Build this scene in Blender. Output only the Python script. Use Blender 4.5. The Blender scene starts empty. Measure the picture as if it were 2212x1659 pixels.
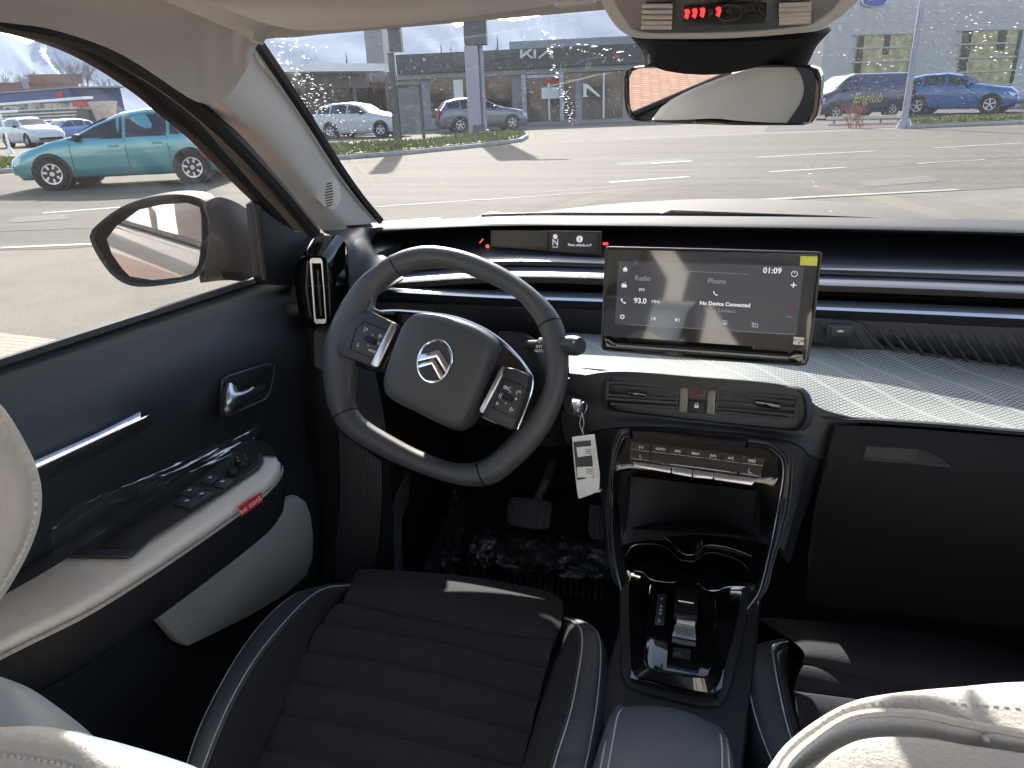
import bpy, bmesh, math, random
from mathutils import Vector as V3, Matrix, Quaternion
from mathutils.geometry import tessellate_polygon
R = math.radians
sc = bpy.context.scene
COL = sc.collection
# ---------------- camera ----------------
FPX, CX, CY = 1560.0, 1106.0, 829.5
CAM = V3((0.09, 0.0, 1.33))
PSI, TH, RO = R(20), R(21.3), R(2.4)
_fh = V3((-math.sin(PSI), math.cos(PSI), 0)); _r0 = V3((math.cos(PSI), math.sin(PSI), 0)); _z = V3((0, 0, 1))
CF = _fh*math.cos(TH) - _z*math.sin(TH); _u0 = _fh*math.sin(TH) + _z*math.cos(TH)
CR = _r0*math.cos(RO) - _u0*math.sin(RO); CU = _u0*math.cos(RO) + _r0*math.sin(RO)
cd = bpy.data.cameras.new('camera'); cam = bpy.data.objects.new('camera', cd); COL.objects.link(cam)
cam.matrix_world = Matrix(((CR.x, CU.x, -CF.x, CAM.x), (CR.y, CU.y, -CF.y, CAM.y), (CR.z, CU.z, -CF.z, CAM.z), (0, 0, 0, 1)))
cd.sensor_width = 36; cd.lens = 36*FPX/2212; cd.clip_start = 0.02; cd.clip_end = 12000
sc.camera = cam
# ---------------- light ----------------
SUN_AZ, SUN_EL = R(25), R(27.5)      # azimuth to the left of +Y
w = bpy.data.worlds.new('World'); sc.world = w; w.use_nodes = True
nt = w.node_tree; nt.nodes.clear()
sk = nt.nodes.new('ShaderNodeTexSky'); sk.sky_type = 'NISHITA'; sk.sun_disc = False
sk.sun_elevation = SUN_EL; sk.sun_rotation = -SUN_AZ; sk.dust_density = 2.0; sk.air_density = 1.0
bg = nt.nodes.new('ShaderNodeBackground'); bg.inputs[1].default_value = 0.15
wo = nt.nodes.new('ShaderNodeOutputWorld')
nt.links.new(sk.outputs[0], bg.inputs[0]); nt.links.new(bg.outputs[0], wo.inputs[0])
ld = bpy.data.lights.new('sun', 'SUN'); ld.energy = 5.0; ld.angle = R(0.5); ld.color = (1, .95, .87)
so = bpy.data.objects.new('sun', ld); COL.objects.link(so)
SD = V3((-math.sin(SUN_AZ)*math.cos(SUN_EL), math.cos(SUN_AZ)*math.cos(SUN_EL), math.sin(SUN_EL)))
so.rotation_euler = (-SD).to_track_quat('-Z', 'Y').to_euler(); so.location = (0, 0, 30)
sc.view_settings.view_transform = 'Standard'; sc.view_settings.look = 'None'
sc.view_settings.exposure = 1.5; sc.view_settings.gamma = 1.0
sc.cycles.use_denoising = True
sc.cycles.max_bounces = 10; sc.cycles.transparent_max_bounces = 16; sc.cycles.diffuse_bounces = 5
sc.cycles.sample_clamp_indirect = 8

# ---------------- pixel <-> space ----------------
def ray(u, v): return CF + CR*((u-CX)/FPX) - CU*((v-CY)/FPX)
def X(u, v, x): d = ray(u, v); return CAM + d*((x-CAM.x)/d.x)
def Y(u, v, y): d = ray(u, v); return CAM + d*((y-CAM.y)/d.y)
def Z(u, v, z=0.0): d = ray(u, v); return CAM + d*((z-CAM.z)/d.z)
def PN(u, v, p0, n): d = ray(u, v); return CAM + d*((p0-CAM).dot(n)/d.dot(n))
def up(A, u, v):            # height over ground point A seen at pixel (u,v)
    d = ray(u, v); h = math.hypot(A.x-CAM.x, A.y-CAM.y); return CAM.z + d.z*h/math.hypot(d.x, d.y)

# ---------------- materials ----------------
MATS = {}
def mat(name, col, rough=.5, metal=0., spec=.5, bump=0., bs=400., var=0., vs=6., coat=0., emis=None, es=0., kind='noise', stretch=None, rotz=0., rv=0., dust=0., ds=300., dc=(.5,.48,.44)):
    m = bpy.data.materials.new(name); m.use_nodes = True; n = m.node_tree; N = n.nodes; L = n.links
    b = N['Principled BSDF']; b.inputs['Roughness'].default_value = rough; b.inputs['Metallic'].default_value = metal
    b.inputs['Specular IOR Level'].default_value = spec; b.inputs['Coat Weight'].default_value = coat
    b.inputs['Coat Roughness'].default_value = .04
    b.inputs['Base Color'].default_value = (*col, 1)
    tc = N.new('ShaderNodeTexCoord'); src = tc.outputs['Object']
    if stretch:
        mp = N.new('ShaderNodeMapping'); mp.inputs['Scale'].default_value = stretch; mp.inputs['Rotation'].default_value = (0, 0, rotz); L.new(src, mp.inputs[0]); src = mp.outputs[0]
    if var:
        t = N.new('ShaderNodeTexNoise'); t.inputs['Scale'].default_value = vs; t.inputs['Detail'].default_value = 6; t.inputs['Roughness'].default_value=.65; L.new(src, t.inputs[0])
        r = N.new('ShaderNodeValToRGB'); r.color_ramp.elements[0].position = .3; r.color_ramp.elements[1].position = .7
        r.color_ramp.elements[0].color = (*[c*(1-var) for c in col], 1); r.color_ramp.elements[1].color = (*[min(1, c*(1+var)) for c in col], 1)
        L.new(t.outputs[0], r.inputs[0]); L.new(r.outputs[0], b.inputs['Base Color'])
        if rv:
            mr = N.new('ShaderNodeMapRange'); mr.inputs[3].default_value = max(0, rough-rv); mr.inputs[4].default_value = min(1, rough+rv)
            L.new(t.outputs[0], mr.inputs[0]); L.new(mr.outputs[0], b.inputs['Roughness'])
    if dust:
        t = N.new('ShaderNodeTexNoise'); t.inputs['Scale'].default_value = ds; t.inputs['Detail'].default_value = 3; L.new(tc.outputs['Object'], t.inputs[0])
        r = N.new('ShaderNodeMapRange'); r.inputs[1].default_value = .55; r.inputs[2].default_value = .75; r.inputs[3].default_value=dust*.15; r.inputs[4].default_value = dust; L.new(t.outputs[0], r.inputs[0])
        mx = N.new('ShaderNodeMix'); mx.data_type = 'RGBA'; L.new(r.outputs[0], mx.inputs[0]); mx.inputs[7].default_value = (*dc, 1)
        s0 = b.inputs['Base Color'].links[0].from_socket if b.inputs['Base Color'].links else None
        if s0: L.new(s0, mx.inputs[6])
        else: mx.inputs[6].default_value = (*col, 1)
        L.new(mx.outputs[2], b.inputs['Base Color'])
        m2 = N.new('ShaderNodeMath'); m2.operation = 'MULTIPLY_ADD'; m2.inputs[1].default_value = .6; m2.inputs[2].default_value = rough; m2.use_clamp = True
        L.new(r.outputs[0], m2.inputs[0]); L.new(m2.outputs[0], b.inputs['Roughness'])
    if bump:
        if kind == 'noise': t = N.new('ShaderNodeTexNoise'); t.inputs['Scale'].default_value = bs; t.inputs['Detail'].default_value = 3
        elif kind == 'voronoi': t = N.new('ShaderNodeTexVoronoi'); t.inputs['Scale'].default_value = bs
        else: t = N.new('ShaderNodeTexWave'); t.inputs['Scale'].default_value = bs; t.bands_direction = kind
        L.new(src, t.inputs[0])
        bm_ = N.new('ShaderNodeBump'); bm_.inputs['Strength'].default_value = min(1, bump); bm_.inputs['Distance'].default_value = .35/bs if kind in('noise','voronoi') else .05/bs
        L.new(t.outputs[0], bm_.inputs['Height']); L.new(bm_.outputs[0], b.inputs['Normal'])
    if emis: b.inputs['Emission Color'].default_value = (*emis, 1); b.inputs['Emission Strength'].default_value = es
    MATS[name] = m; return m

def cr(pts, n=6, closed=False):          # Catmull-Rom through points
    P = [V3(p) for p in pts]; m = len(P); out = []
    if m < 3: 
        return [P[0].lerp(P[-1], i/n) for i in range(n+1)]
    segs = m if closed else m-1
    for i in range(segs):
        if closed: a, b, c, d = P[(i-1) % m], P[i], P[(i+1) % m], P[(i+2) % m]
        else:
            b, c = P[i], P[i+1]; a = P[i-1] if i else b*2-c; d = P[i+2] if i+2 < m else c*2-b
        for k in range(n):
            t = k/n
            out.append(0.5*((2*b)+(-a+c)*t+(2*a-5*b+4*c-d)*t*t+(-a+3*b-3*c+d)*t**3))
    if not closed: out.append(P[-1].copy())
    return out
def resamp(pts, n, closed=False):
    P = [V3(p) for p in pts]
    if closed: P = P+[P[0]]
    L = [0]
    for a, b in zip(P, P[1:]): L.append(L[-1]+(b-a).length)
    out = []; j = 0; cnt = n if closed else n-1
    for i in range(n):
        s = L[-1]*i/cnt
        while j < len(L)-2 and L[j+1] < s: j += 1
        d = L[j+1]-L[j]; out.append(P[j].lerp(P[j+1], (s-L[j])/d if d > 1e-12 else 0))
    return out

WL = {}
class MB:
    def __init__(s): s.bm = bmesh.new()
    def face(s, vs):
        try: return s.bm.faces.new(vs)
        except ValueError: return None
    def box(s, c, size, rot=None, bev=0., seg=2):
        b = bmesh.new(); bmesh.ops.create_cube(b, size=1)
        for v in b.verts: v.co = V3((v.co.x*size[0], v.co.y*size[1], v.co.z*size[2]))
        if bev: bmesh.ops.bevel(b, geom=list(b.edges), offset=bev, segments=seg, profile=.5, affect='EDGES')
        M = Matrix.Translation(V3(c)) @ (rot.to_4x4() if rot else Matrix())
        s.add(b, M); return s
    def add(s, b, M=None):
        if M is not None: bmesh.ops.transform(b, matrix=M, verts=b.verts)
        me = bpy.data.meshes.new('t'); b.to_mesh(me); b.free(); s.bm.from_mesh(me); bpy.data.meshes.remove(me)
    def tube(s, pts, r, n=8, closed=False, flat=None, nrm=None, cap=True):
        P = [V3(p) for p in pts]; m = len(P); rings = []; prev = None
        for i in range(m):
            a = P[i-1] if (i or closed) else P[i]; b = P[(i+1) % m] if (i < m-1 or closed) else P[i]
            t = (b-a); t = t.normalized() if t.length > 1e-9 else V3((0, 0, 1))
            if nrm is not None: q = nrm[i] if isinstance(nrm, list) else nrm
            elif prev is not None: q = prev
            else: q = V3((0, 0, 1)) if abs(t.z) < .9 else V3((1, 0, 0))
            q = V3(q); q = (q - t*q.dot(t)); q = q.normalized() if q.length > 1e-6 else t.orthogonal().normalized()
            prev = q; e = t.cross(q)
            rr = r[i] if isinstance(r, (list, tuple)) else r
            ra, rb = (rr if not flat else rr), (rr*flat if flat else rr)
            rings.append([s.bm.verts.new(P[i]+e*(ra*math.cos(2*math.pi*k/n))+q*(rb*math.sin(2*math.pi*k/n))) for k in range(n)])
        for i in range(m if closed else m-1):
            A, B = rings[i], rings[(i+1) % m]
            for k in range(n): s.face((A[k], A[(k+1) % n], B[(k+1) % n], B[k]))
        if not closed and cap: s.face(rings[0][::-1]); s.face(rings[-1])
        return s
    def gridpts(s, G, closeu=False):
        Vv = [[s.bm.verts.new(p) for p in row] for row in G]
        for i in range(len(Vv)-1):
            m = len(Vv[i])
            for j in range(m if closeu else m-1): s.face((Vv[i][j], Vv[i][(j+1) % m], Vv[i+1][(j+1) % m], Vv[i+1][j]))
        return Vv
    def sheet(s, rows, nu=6, nv=6, thick=0., tv=None, fn=None):
        Rr = [cr(r, nu) if nu else [V3(p) for p in r] for r in rows]
        cols = [cr([r[j] for r in Rr], nv) if nv else [V3(r[j]) for r in Rr] for j in range(len(Rr[0]))]
        G = [[cols[j][i] for j in range(len(cols))] for i in range(len(cols[0]))]
        if fn: G = [[fn(p, i/max(1, nv), j/max(1, nu)) for j, p in enumerate(r)] for i, r in enumerate(G)]
        A = s.gridpts(G)
        if thick or tv:
            tv = V3(tv) if tv else None; H = []
            for i, r in enumerate(G):
                q = []
                for j, p in enumerate(r):
                    if tv: q.append(p+tv)
                    else:
                        a = G[min(i+1, len(G)-1)][j]-G[max(i-1, 0)][j]; b = r[min(j+1, len(r)-1)]-r[max(j-1, 0)]
                        nn = a.cross(b); nn = nn.normalized() if nn.length > 1e-12 else V3((0,0,1)); q.append(p+nn*thick)
                H.append(q)
            B = s.gridpts([r[::-1] for r in H]); n0, m0 = len(A), len(A[0])
            B = [r[::-1] for r in B]
            for i in range(n0-1):
                s.face((A[i][0], A[i+1][0], B[i+1][0], B[i][0])); s.face((A[i+1][-1], A[i][-1], B[i][-1], B[i+1][-1]))
            for j in range(m0-1):
                s.face((A[0][j+1], A[0][j], B[0][j], B[0][j+1])); s.face((A[-1][j], A[-1][j+1], B[-1][j+1], B[-1][j]))
        return s
    def plate(s, pts, vec, bev=0.):
        b = bmesh.new(); P = [V3(p) for p in pts]; vec = V3(vec)
        a = [b.verts.new(p) for p in P]
        try: f = b.faces.new(a)
        except ValueError: return s
        if vec.length > 0:
            r = bmesh.ops.extrude_face_region(b, geom=[f]); nv = [e for e in r['geom'] if isinstance(e, bmesh.types.BMVert)]
            bmesh.ops.translate(b, verts=nv, vec=vec)
            bmesh.ops.recalc_face_normals(b, faces=b.faces)
            if bev: bmesh.ops.bevel(b, geom=[e for e in b.edges if e.calc_face_angle(0) > .6], offset=bev, segments=2, profile=.5, affect='EDGES')
        s.add(b); return s
    def loft(s, rings, cap0=True, cap1=True):
        Vv = s.gridpts(rings, True)
        if cap0: s.face(Vv[0][::-1])
        if cap1: s.face(Vv[-1])
        return s
    def cyl(s, a, b, r0, r1=None, n=12):
        s.tube([V3(a), V3(b)], [r0, r0 if r1 is None else r1], n); return s
    def ball(s, c, r, sub=2, sc_=(1, 1, 1)):
        b = bmesh.new(); bmesh.ops.create_icosphere(b, subdivisions=sub, radius=r)
        s.add(b, Matrix.Translation(V3(c)) @ Matrix.Diagonal((*sc_, 1))); return s
    def text(s, body, pos, xd, yd, size, ext=.0003, shear=0., bold=0.):
        cu = bpy.data.curves.new('t', 'FONT'); cu.body = body; cu.size = size; cu.align_x = 'CENTER'; cu.align_y = 'CENTER'
        cu.extrude = ext; cu.shear = shear; cu.offset = bold; cu.resolution_u = 3
        o = bpy.data.objects.new('t', cu); COL.objects.link(o)
        dg = bpy.context.evaluated_depsgraph_get(); me = bpy.data.meshes.new_from_object(o.evaluated_get(dg))
        xd = V3(xd).normalized(); yd = V3(yd); yd = (yd-xd*yd.dot(xd)).normalized(); zd = xd.cross(yd)
        M = Matrix(((xd.x, yd.x, zd.x, pos[0]), (xd.y, yd.y, zd.y, pos[1]), (xd.z, yd.z, zd.z, pos[2]), (0, 0, 0, 1)))
        me.transform(M); s.bm.from_mesh(me); bpy.data.meshes.remove(me); bpy.data.objects.remove(o); bpy.data.curves.remove(cu); return s
    def build(s, name, m, parent=None, sharp=38, flat=False, label=None, cat=None, group=None, kind=None, sub=0, loc=None):
        bm = s.bm
        bmesh.ops.remove_doubles(bm, verts=bm.verts, dist=1e-6)
        bmesh.ops.recalc_face_normals(bm, faces=bm.faces)
        for f in bm.faces: f.smooth = not flat
        if not flat:
            for e in bm.edges:
                if len(e.link_faces) == 2 and e.calc_face_angle(0) > R(sharp): e.smooth = False
        me = bpy.data.meshes.new(name)
        if parent is not None: L0 = WL[parent.name]
        elif loc is not None: L0 = V3(loc)
        elif kind == 'structure': L0 = V3((0, 0, 0))
        else:
            c = [v.co for v in bm.verts]; L0 = V3(((min(p.x for p in c)+max(p.x for p in c))/2, (min(p.y for p in c)+max(p.y for p in c))/2, min(p.z for p in c)))
        bmesh.ops.translate(bm, verts=bm.verts, vec=-L0)
        bm.to_mesh(me); bm.free(); me.materials.append(m if not isinstance(m, str) else MATS[m])
        o = bpy.data.objects.new(name, me); COL.objects.link(o)
        if parent is not None: o.parent = parent
        else: o.location = L0
        WL[o.name] = L0
        if sub: md = o.modifiers.new('s', 'SUBSURF'); md.levels = sub; md.render_levels = sub
        tag(o, label, cat, group, kind); return o
def tag(o, label=None, cat=None, group=None, kind=None):
    if label: o['label'] = label
    if cat: o['category'] = cat
    if group: o['group'] = group
    if kind: o['kind'] = kind
    return o
def thing(name, loc, label, cat, group=None):
    o = bpy.data.objects.new(name, None); o.empty_display_size = .1; COL.objects.link(o); o.location = V3(loc); WL[o.name] = V3(loc)
    return tag(o, label, cat, group)
def Cc(ox, oy, sx, k=.864):      # crop pixel -> picture coordinates
    return lambda x, y: ((x/sx+ox)*k, (y/sx+oy)*k)
# ================= OUTSIDE =================
mat('asphalt', (.100, .091, .076), .85, spec=.12, var=.30, vs=1.0, bump=.5, bs=60, stretch=(.10, 1.3, 1), rotz=-.44, rv=.08, dust=.35, ds=40, dc=(.255,.232,.192))
mat('lot', (.152, .139, .113), .9, spec=.15, var=.16, vs=1.2, bump=.6, bs=45, dust=.4, ds=25, dc=(.26,.245,.215))
mat('bitumen', (.07, .07, .07), .85, spec=.15, var=.2, vs=.5, bump=.4, bs=50, rv=.1)
mat('road_paint', (.27, .262, .245), .6, var=.12, vs=8)
mat('kerb', (.33, .32, .3), .8, var=.2, vs=4)
mat('grass', (.09, .11, .03), .9, var=.45, vs=9, bump=1, bs=40)
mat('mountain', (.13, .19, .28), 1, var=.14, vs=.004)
mat('snow', (.75, .78, .82), 1, var=.1, vs=.01)
MG = mat('hedge', (.03, .05, .015), .9)
# paving pattern
def brickmat():
    m = mat('pavers', (.42, .24, .17), .85); n = m.node_tree; N = n.nodes; b = N['Principled BSDF']
    tc = N.new('ShaderNodeTexCoord'); t = N.new('ShaderNodeTexBrick'); t.inputs['Scale'].default_value = 4.5
    t.inputs['Color1'].default_value = (.5, .3, .21, 1); t.inputs['Color2'].default_value = (.38, .22, .15, 1); t.inputs['Mortar'].default_value = (.18, .12, .09, 1)
    t.inputs['Mortar Size'].default_value = .025
    n.links.new(tc.outputs['Object'], t.inputs[0]); n.links.new(t.outputs[0], b.inputs['Base Color'])
brickmat()
def quad(name, pts, z, m, kind='structure', lab=None):
    mb = MB(); mb.face([mb.bm.verts.new((p[0], p[1], z)) for p in pts]); return mb.build(name, m, kind=kind)
g = MB(); g.gridpts([[(x, y, -.004) for x in (-4000, -200, -60, 60, 200, 4000)] for y in (-2000, -200, 0, 60, 200, 4000)])
g.build('ground', 'lot', kind='structure')
# road band : between near edge line and far kerb
E1 = [Z(-900, 560), Z(0, 540), Z(230, 530), Z(900, 478), Z(1465, 445), Z(2065, 412), Z(2900, 368)]
E2 = [Z(-900, 352), Z(0, 378), Z(40, 372), Z(730, 350), Z(1040, 318), Z(1700, 288), Z(2212, 270), Z(2900, 246)]
rb = MB(); a = resamp(cr(E1, 8), 60); b = resamp(cr(E2, 8), 60); rb.gridpts([[p.lerp(q, k/6) for p, q in zip(a, b)] for k in range(7)])
rb.build('road', 'asphalt', kind='structure')
for k, (u0, v0, u1, v1, wd) in enumerate([(0, 536, 232, 526, .12), (91, 461, 262, 448, .14), (1317, 394, 1488, 382, .13), (1662, 371.5, 1826, 362, .13), (1981, 354, 2128, 345, .13), (1635, 340, 1892, 326, .14), (2016, 320, 2212, 309, .14), (1408, 353, 1495, 348, .13), (1440, 442, 2070, 410, .13), (1340, 300, 1650, 288, .1), (560, 500, 950, 472, .12),(740,392,1000,372,.5),(700,420,1180,392,.35)][:11]):
    A, B = Z(u0, v0), Z(u1, v1); d = (B-A).normalized(); q = V3((-d.y, d.x, 0))*wd/2
    mb = MB(); vs = [mb.bm.verts.new(p+V3((0, 0, .005))) for p in (A-q, B-q, B+q, A+q)]; mb.face(vs)
    mb.build('road_marking', 'road_paint', kind='structure')
mat('tar', (.05, .048, .045), .7); mat('tarmac_patch', (.07, .067, .062), .9, var=.2, vs=3, bump=.5, bs=60)
random.seed(31)
for (u0, v0, u1, v1) in ((1180, 415, 2212, 338), (1240, 330, 2150, 292), (0, 500, 190, 492), (700, 455, 1350, 412), (250, 430, 560, 412)):
    pts = [Z(u0+(u1-u0)*k/24+random.uniform(-4, 4), v0+(v1-v0)*k/24+random.uniform(-.5, .5)) for k in range(25)]
    mb = MB(); mb.gridpts([[p+V3((0, .02, .007)) for p in pts], [p+V3((0, -.02, .007)) for p in pts]]); mb.build('tar_seam', 'tar', kind='structure')
for c in (((1330, 352), (1480, 342), (1500, 350), (1345, 360)), ((1850, 392), (2000, 380), (2030, 392), (1875, 404)), ((30, 470), (140, 462), (150, 474), (20, 482))):
    mb = MB(); mb.face([mb.bm.verts.new(Z(u, v)+V3((0, 0, .0045))) for u, v in c]); mb.build('road_patch', 'tarmac_patch', kind='structure')
# dark lot surface beyond the road on the right
q = [Z(1650, 284), Z(2700, 252), Z(2700, 205), Z(1700, 225)]
quad('parking_surface', q, .006, 'bitumen')
# brick paving near left and behind the car
pb = [(-30, -40), (30, -40), (30, -2.5), (2, -1.2), (-1.6, 1.2), (-4.2, 3.25), (-6.2, 3.4), (-30, 0)]
quad('brick_pavement', pb, .004, 'pavers')
def raised(name, pix, h, m, kind='structure', inset=.16):
    pts = [Z(u, v) for u, v in pix]
    k = MB(); k.plate(pts, (0, 0, h), .02); k.build('kerb', 'kerb', kind='structure')
    c = sum(pts, V3())/len(pts); gp = []
    for p in pts: d = (c-p); gp.append(p+d.normalized()*inset + V3((0, 0, h)))
    gb = MB(); random.seed(len(pix)); gb.plate([p+V3((0,0,.002)) for p in gp], (0, 0, .03))
    # blades
    xs = [p.x for p in gp]; ys = [p.y for p in gp]
    def inside(x, y):
        r = False; n = len(gp)
        for i in range(n):
            a, b = gp[i], gp[i-1]
            if (a.y > y) != (b.y > y) and x < (b.x-a.x)*(y-a.y)/(b.y-a.y)+a.x: r = not r
        return r
    cnt = 0; tries = 0
    while cnt < 5000 and tries < 60000:
        tries += 1
        x = random.uniform(min(xs), max(xs)); y = random.uniform(min(ys), max(ys))
        if not inside(x, y): continue
        cnt += 1; a = random.uniform(0, 6.28); s = random.uniform(.03, .07); hh = random.uniform(.04, .14)
        d = V3((math.cos(a)*s, math.sin(a)*s, 0)); o = V3((x, y, h+.02))
        gb.face([gb.bm.verts.new(o-d), gb.bm.verts.new(o+d), gb.bm.verts.new(o+V3((d.y, -d.x, 0))*.7+V3((0, 0, hh)))])
    gb.build(name, m, kind=('stuff' if name == 'grass' else kind), label='patch of green grass on a kerbed traffic island' if name == 'grass' else None, cat=None)
mat('grass_pale', (.16, .17, .04), .8, var=.4, vs=2.5)  # paler yellow-green grass for the kerbed islands
raised('grass', [(640, 322), (905, 312), (1040, 297), (1130, 291), (1142, 297), (1128, 306), (1040, 318), (880, 334), (700, 348), (600, 352)], .12, 'grass_pale')
raised('grass', [(1955, 268), (2110, 262), (2500, 250), (2500, 262), (2212, 268), (2060, 274), (1960, 278)], .12, 'grass_pale')
raised('grass', [(-300, 352), (45, 350), (45, 371), (0, 375), (-300, 384)], .12, 'grass_pale')
# mountains
random.seed(3)
ridge = [(-1500, 120), (-900, 60), (-500, 90), (-200, 50), (0, 72), (60, 95), (130, 60), (260, 40), (420, 20), (560, 62), (700, 52), (860, 45), (945, 42), (990, 58), (1040, 40), (1110, 46), (1160, 36), (1205, 22), (1300, 10), (1500, 30), (1700, 5), (1900, 40), (2200, 10), (2600, 40), (3200, 30)]
def azdir(u): d = ray(u, 230); return math.atan2(d.x, d.y)
G = []; NR = 14
hs = []
for i in range(len(ridge)-1):
    for k in range(10):
        t = k/10; u = ridge[i][0]*(1-t)+ridge[i+1][0]*t; v = ridge[i][1]*(1-t)+ridge[i+1][1]*t + random.uniform(-2, 2)*(1 if k else 0); hs.append((u, v))
prof = []
for u, v in hs:
    d = ray(u, v); hl = math.hypot(d.x, d.y); prof.append((d.x/hl, d.y/hl, d.z/hl))
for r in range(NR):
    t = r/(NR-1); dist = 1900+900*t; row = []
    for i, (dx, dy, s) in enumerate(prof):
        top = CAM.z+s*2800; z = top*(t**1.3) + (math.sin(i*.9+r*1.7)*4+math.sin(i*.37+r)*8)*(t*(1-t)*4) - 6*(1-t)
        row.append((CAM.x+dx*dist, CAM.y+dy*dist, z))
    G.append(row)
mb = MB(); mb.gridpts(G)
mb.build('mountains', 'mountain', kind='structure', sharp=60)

# ---- materials for buildings
mat('fascia', (.055, .056, .055), .45, var=.15, vs=1)
mat('grey_panel', (.25, .25, .26), .5, var=.08, vs=1.5)
mat('pale_wall', (.52, .475, .43), .7, var=.06, vs=.8)
mat('white_panel', (.85, .84, .8), .5)
mat('dark_glass', (.02, .024, .028), .08, spec=.6)
mat('lilac_metal', (.30, .30, .36), .45, metal=.3)
mat('dark_metal', (.08, .085, .09), .5, metal=.4)
mat('galv', (.45, .46, .48), .4, metal=.7)
mat('red_sign', (.55, .03, .02), .5)
mat('brick_red', (.22, .10, .075), .9, var=.2, vs=.5)
mat('roof_red', (.24, .11, .08), .9, var=.2, vs=.4)
mat('blue_clad', (.05, .08, .2), .5)
mat('warm_int', (.5, .4, .22), .6, var=.45, vs=1.3)
mat('poster', (.75, .72, .66), .6, var=.1, vs=3)
mat('letter', (.6, .58, .55), .5)
mat('bark', (.10, .08, .065), .9, var=.3, vs=8)
mat('twig', (.15, .13, .11), .9)
mat('conifer', (.02, .035, .018), .9, var=.5, vs=3)
mat('wood_rail', (.62, .52, .36), .7)
mat('stone', (.5, .42, .34), .9, var=.2, vs=3)
mat('plume', (.95, .95, .92), 1)

def wallbox(A, B, z0, z1, depth, mb=None):
    A = V3((A.x, A.y, z0)); B = V3((B.x, B.y, z0)); d = (B-A).normalized(); n = V3((-d.y, d.x, 0))
    if n.dot(A-V3((CAM.x, CAM.y, A.z))) < 0: n = -n
    mb = mb or MB(); mb.plate([A, B, B+n*depth, A+n*depth], (0, 0, z1-z0)); return mb
class Fac:      # facade plane through two ground pixels; gives points on it from pixels
    def __init__(s, a, b):
        s.A = Z(*a); s.B = Z(*b); s.d = (s.B-s.A); s.d.z = 0; s.d.normalize(); s.n = V3((s.d.y, -s.d.x, 0))
        if s.n.dot(CAM-s.A) < 0: s.n = -s.n
    def p(s, u, v, off=0.): 
        q = PN(u, v, s.A+s.n*off, s.n); return q
    def rect(s, mb, u0, v0, u1, v1, off, th):
        f_ = off+th; a = s.p(u0, v0, f_); b = s.p(u1, v0, f_); c = s.p(u1, v1, f_); e = s.p(u0, v1, f_)
        k0, k1 = max(min(u0, 2212), 0), min(max(u1, 0), 2212); za = (s.p(k0, v0, f_).z+s.p(k1, v0, f_).z)/2; zc = (s.p(k0, v1, f_).z+s.p(k1, v1, f_).z)/2; s0 = ((a+e)/2-s.A).dot(s.d); s1 = ((b+c)/2-s.A).dot(s.d)
        o = s.A+s.n*f_; P = [o+s.d*s0, o+s.d*s1]; P = [V3((p.x, p.y, zc)) for p in P]
        mb.plate([P[0], P[1], V3((P[1].x, P[1].y, za)), V3((P[0].x, P[0].y, za))], -s.n*th); return mb
# --- car showroom with dark fascia
K = Fac((1120, 271), (1350, 262))
kb = thing('car_showroom', K.A, 'long single storey car showroom with dark grey fascia and pale lettering across the road', 'building')
def frect(F, par, name, m, u0, v0, u1, v1, off=.0, th=.3): return F.rect(MB(), u0, v0, u1, v1, off, th).build(name, m, par, flat=True)
frect(K, kb, 'wall', 'grey_panel', 850, 148, 1640, 268, -6, 6)
frect(K, kb, 'fascia', 'fascia', 854, 100, 1640, 143, -5.5, 6.1)
frect(K, kb, 'lower_band', 'grey_panel', 854, 144, 1640, 156, -.2, .5)
frect(K, kb, 'roof_unit', 'grey_panel', 1100, 77, 1640, 99, -8, 4)
fr = MB(); K.rect(fr, 1127, 161, 1137, 262, .05, .5); K.rect(fr, 1209, 161, 1218, 262, .05, .5); K.rect(fr, 1137, 161, 1209, 168, .05, .5); fr.build('entrance_frame', 'lilac_metal', kb, flat=True)
dr = frect(K, kb, 'entrance_door', 'dark_glass', 1137, 168, 1209, 262, .02, .1)
frect(K, dr, 'red_sign', 'red_sign', 1176, 170, 1208, 178, .14, .05); frect(K, dr, 'poster', 'poster', 1170, 189, 1209, 213, .14, .03); frect(K, dr, 'door_post', 'galv', 1184, 180, 1188, 260, .17, .06)
frect(K, kb, 'window', 'dark_glass', 1219, 162, 1243, 256, .02, .1)
wn = frect(K, kb, 'window', 'dark_glass', 1258, 157, 1345, 256, .02, .1)
frect(K, wn, 'mullion', 'galv', 1302, 157, 1306, 256, .14, .06)
arc = [K.p(u, v, .16) for u, v in ((1260, 180), (1270, 182), (1285, 196), (1298, 208), (1292, 209), (1276, 196), (1268, 190), (1266, 205), (1272, 209), (1260, 209))]
MB().plate(arc, K.n*.02).build('banner', 'poster', wn, flat=True)
frect(K, kb, 'window', 'dark_glass', 930, 165, 1105, 250, .02, .1)
frect(K, kb, 'window_blind', 'poster', 980, 172, 1000, 214, .14, .03)
lt = MB(); zz = .62; fx = lambda u, v: K.p(u, v, .66)
for pl in ([(1124, 107), (1129, 107), (1128, 118), (1144, 106), (1151, 106), (1128, 126), (1123, 126)], [(1134, 116), (1138, 113), (1154, 126), (1147, 126)], [(1153, 107), (1158, 107), (1158, 126), (1153, 126)], [(1161, 126), (1184, 106), (1191, 106), (1167, 126)], [(1188, 107), (1193, 107), (1196, 126), (1191, 126)]):
    lt.plate([fx(*p) for p in pl], K.n*.06)
lt.build('lettering', 'letter', kb, flat=True)
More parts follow.
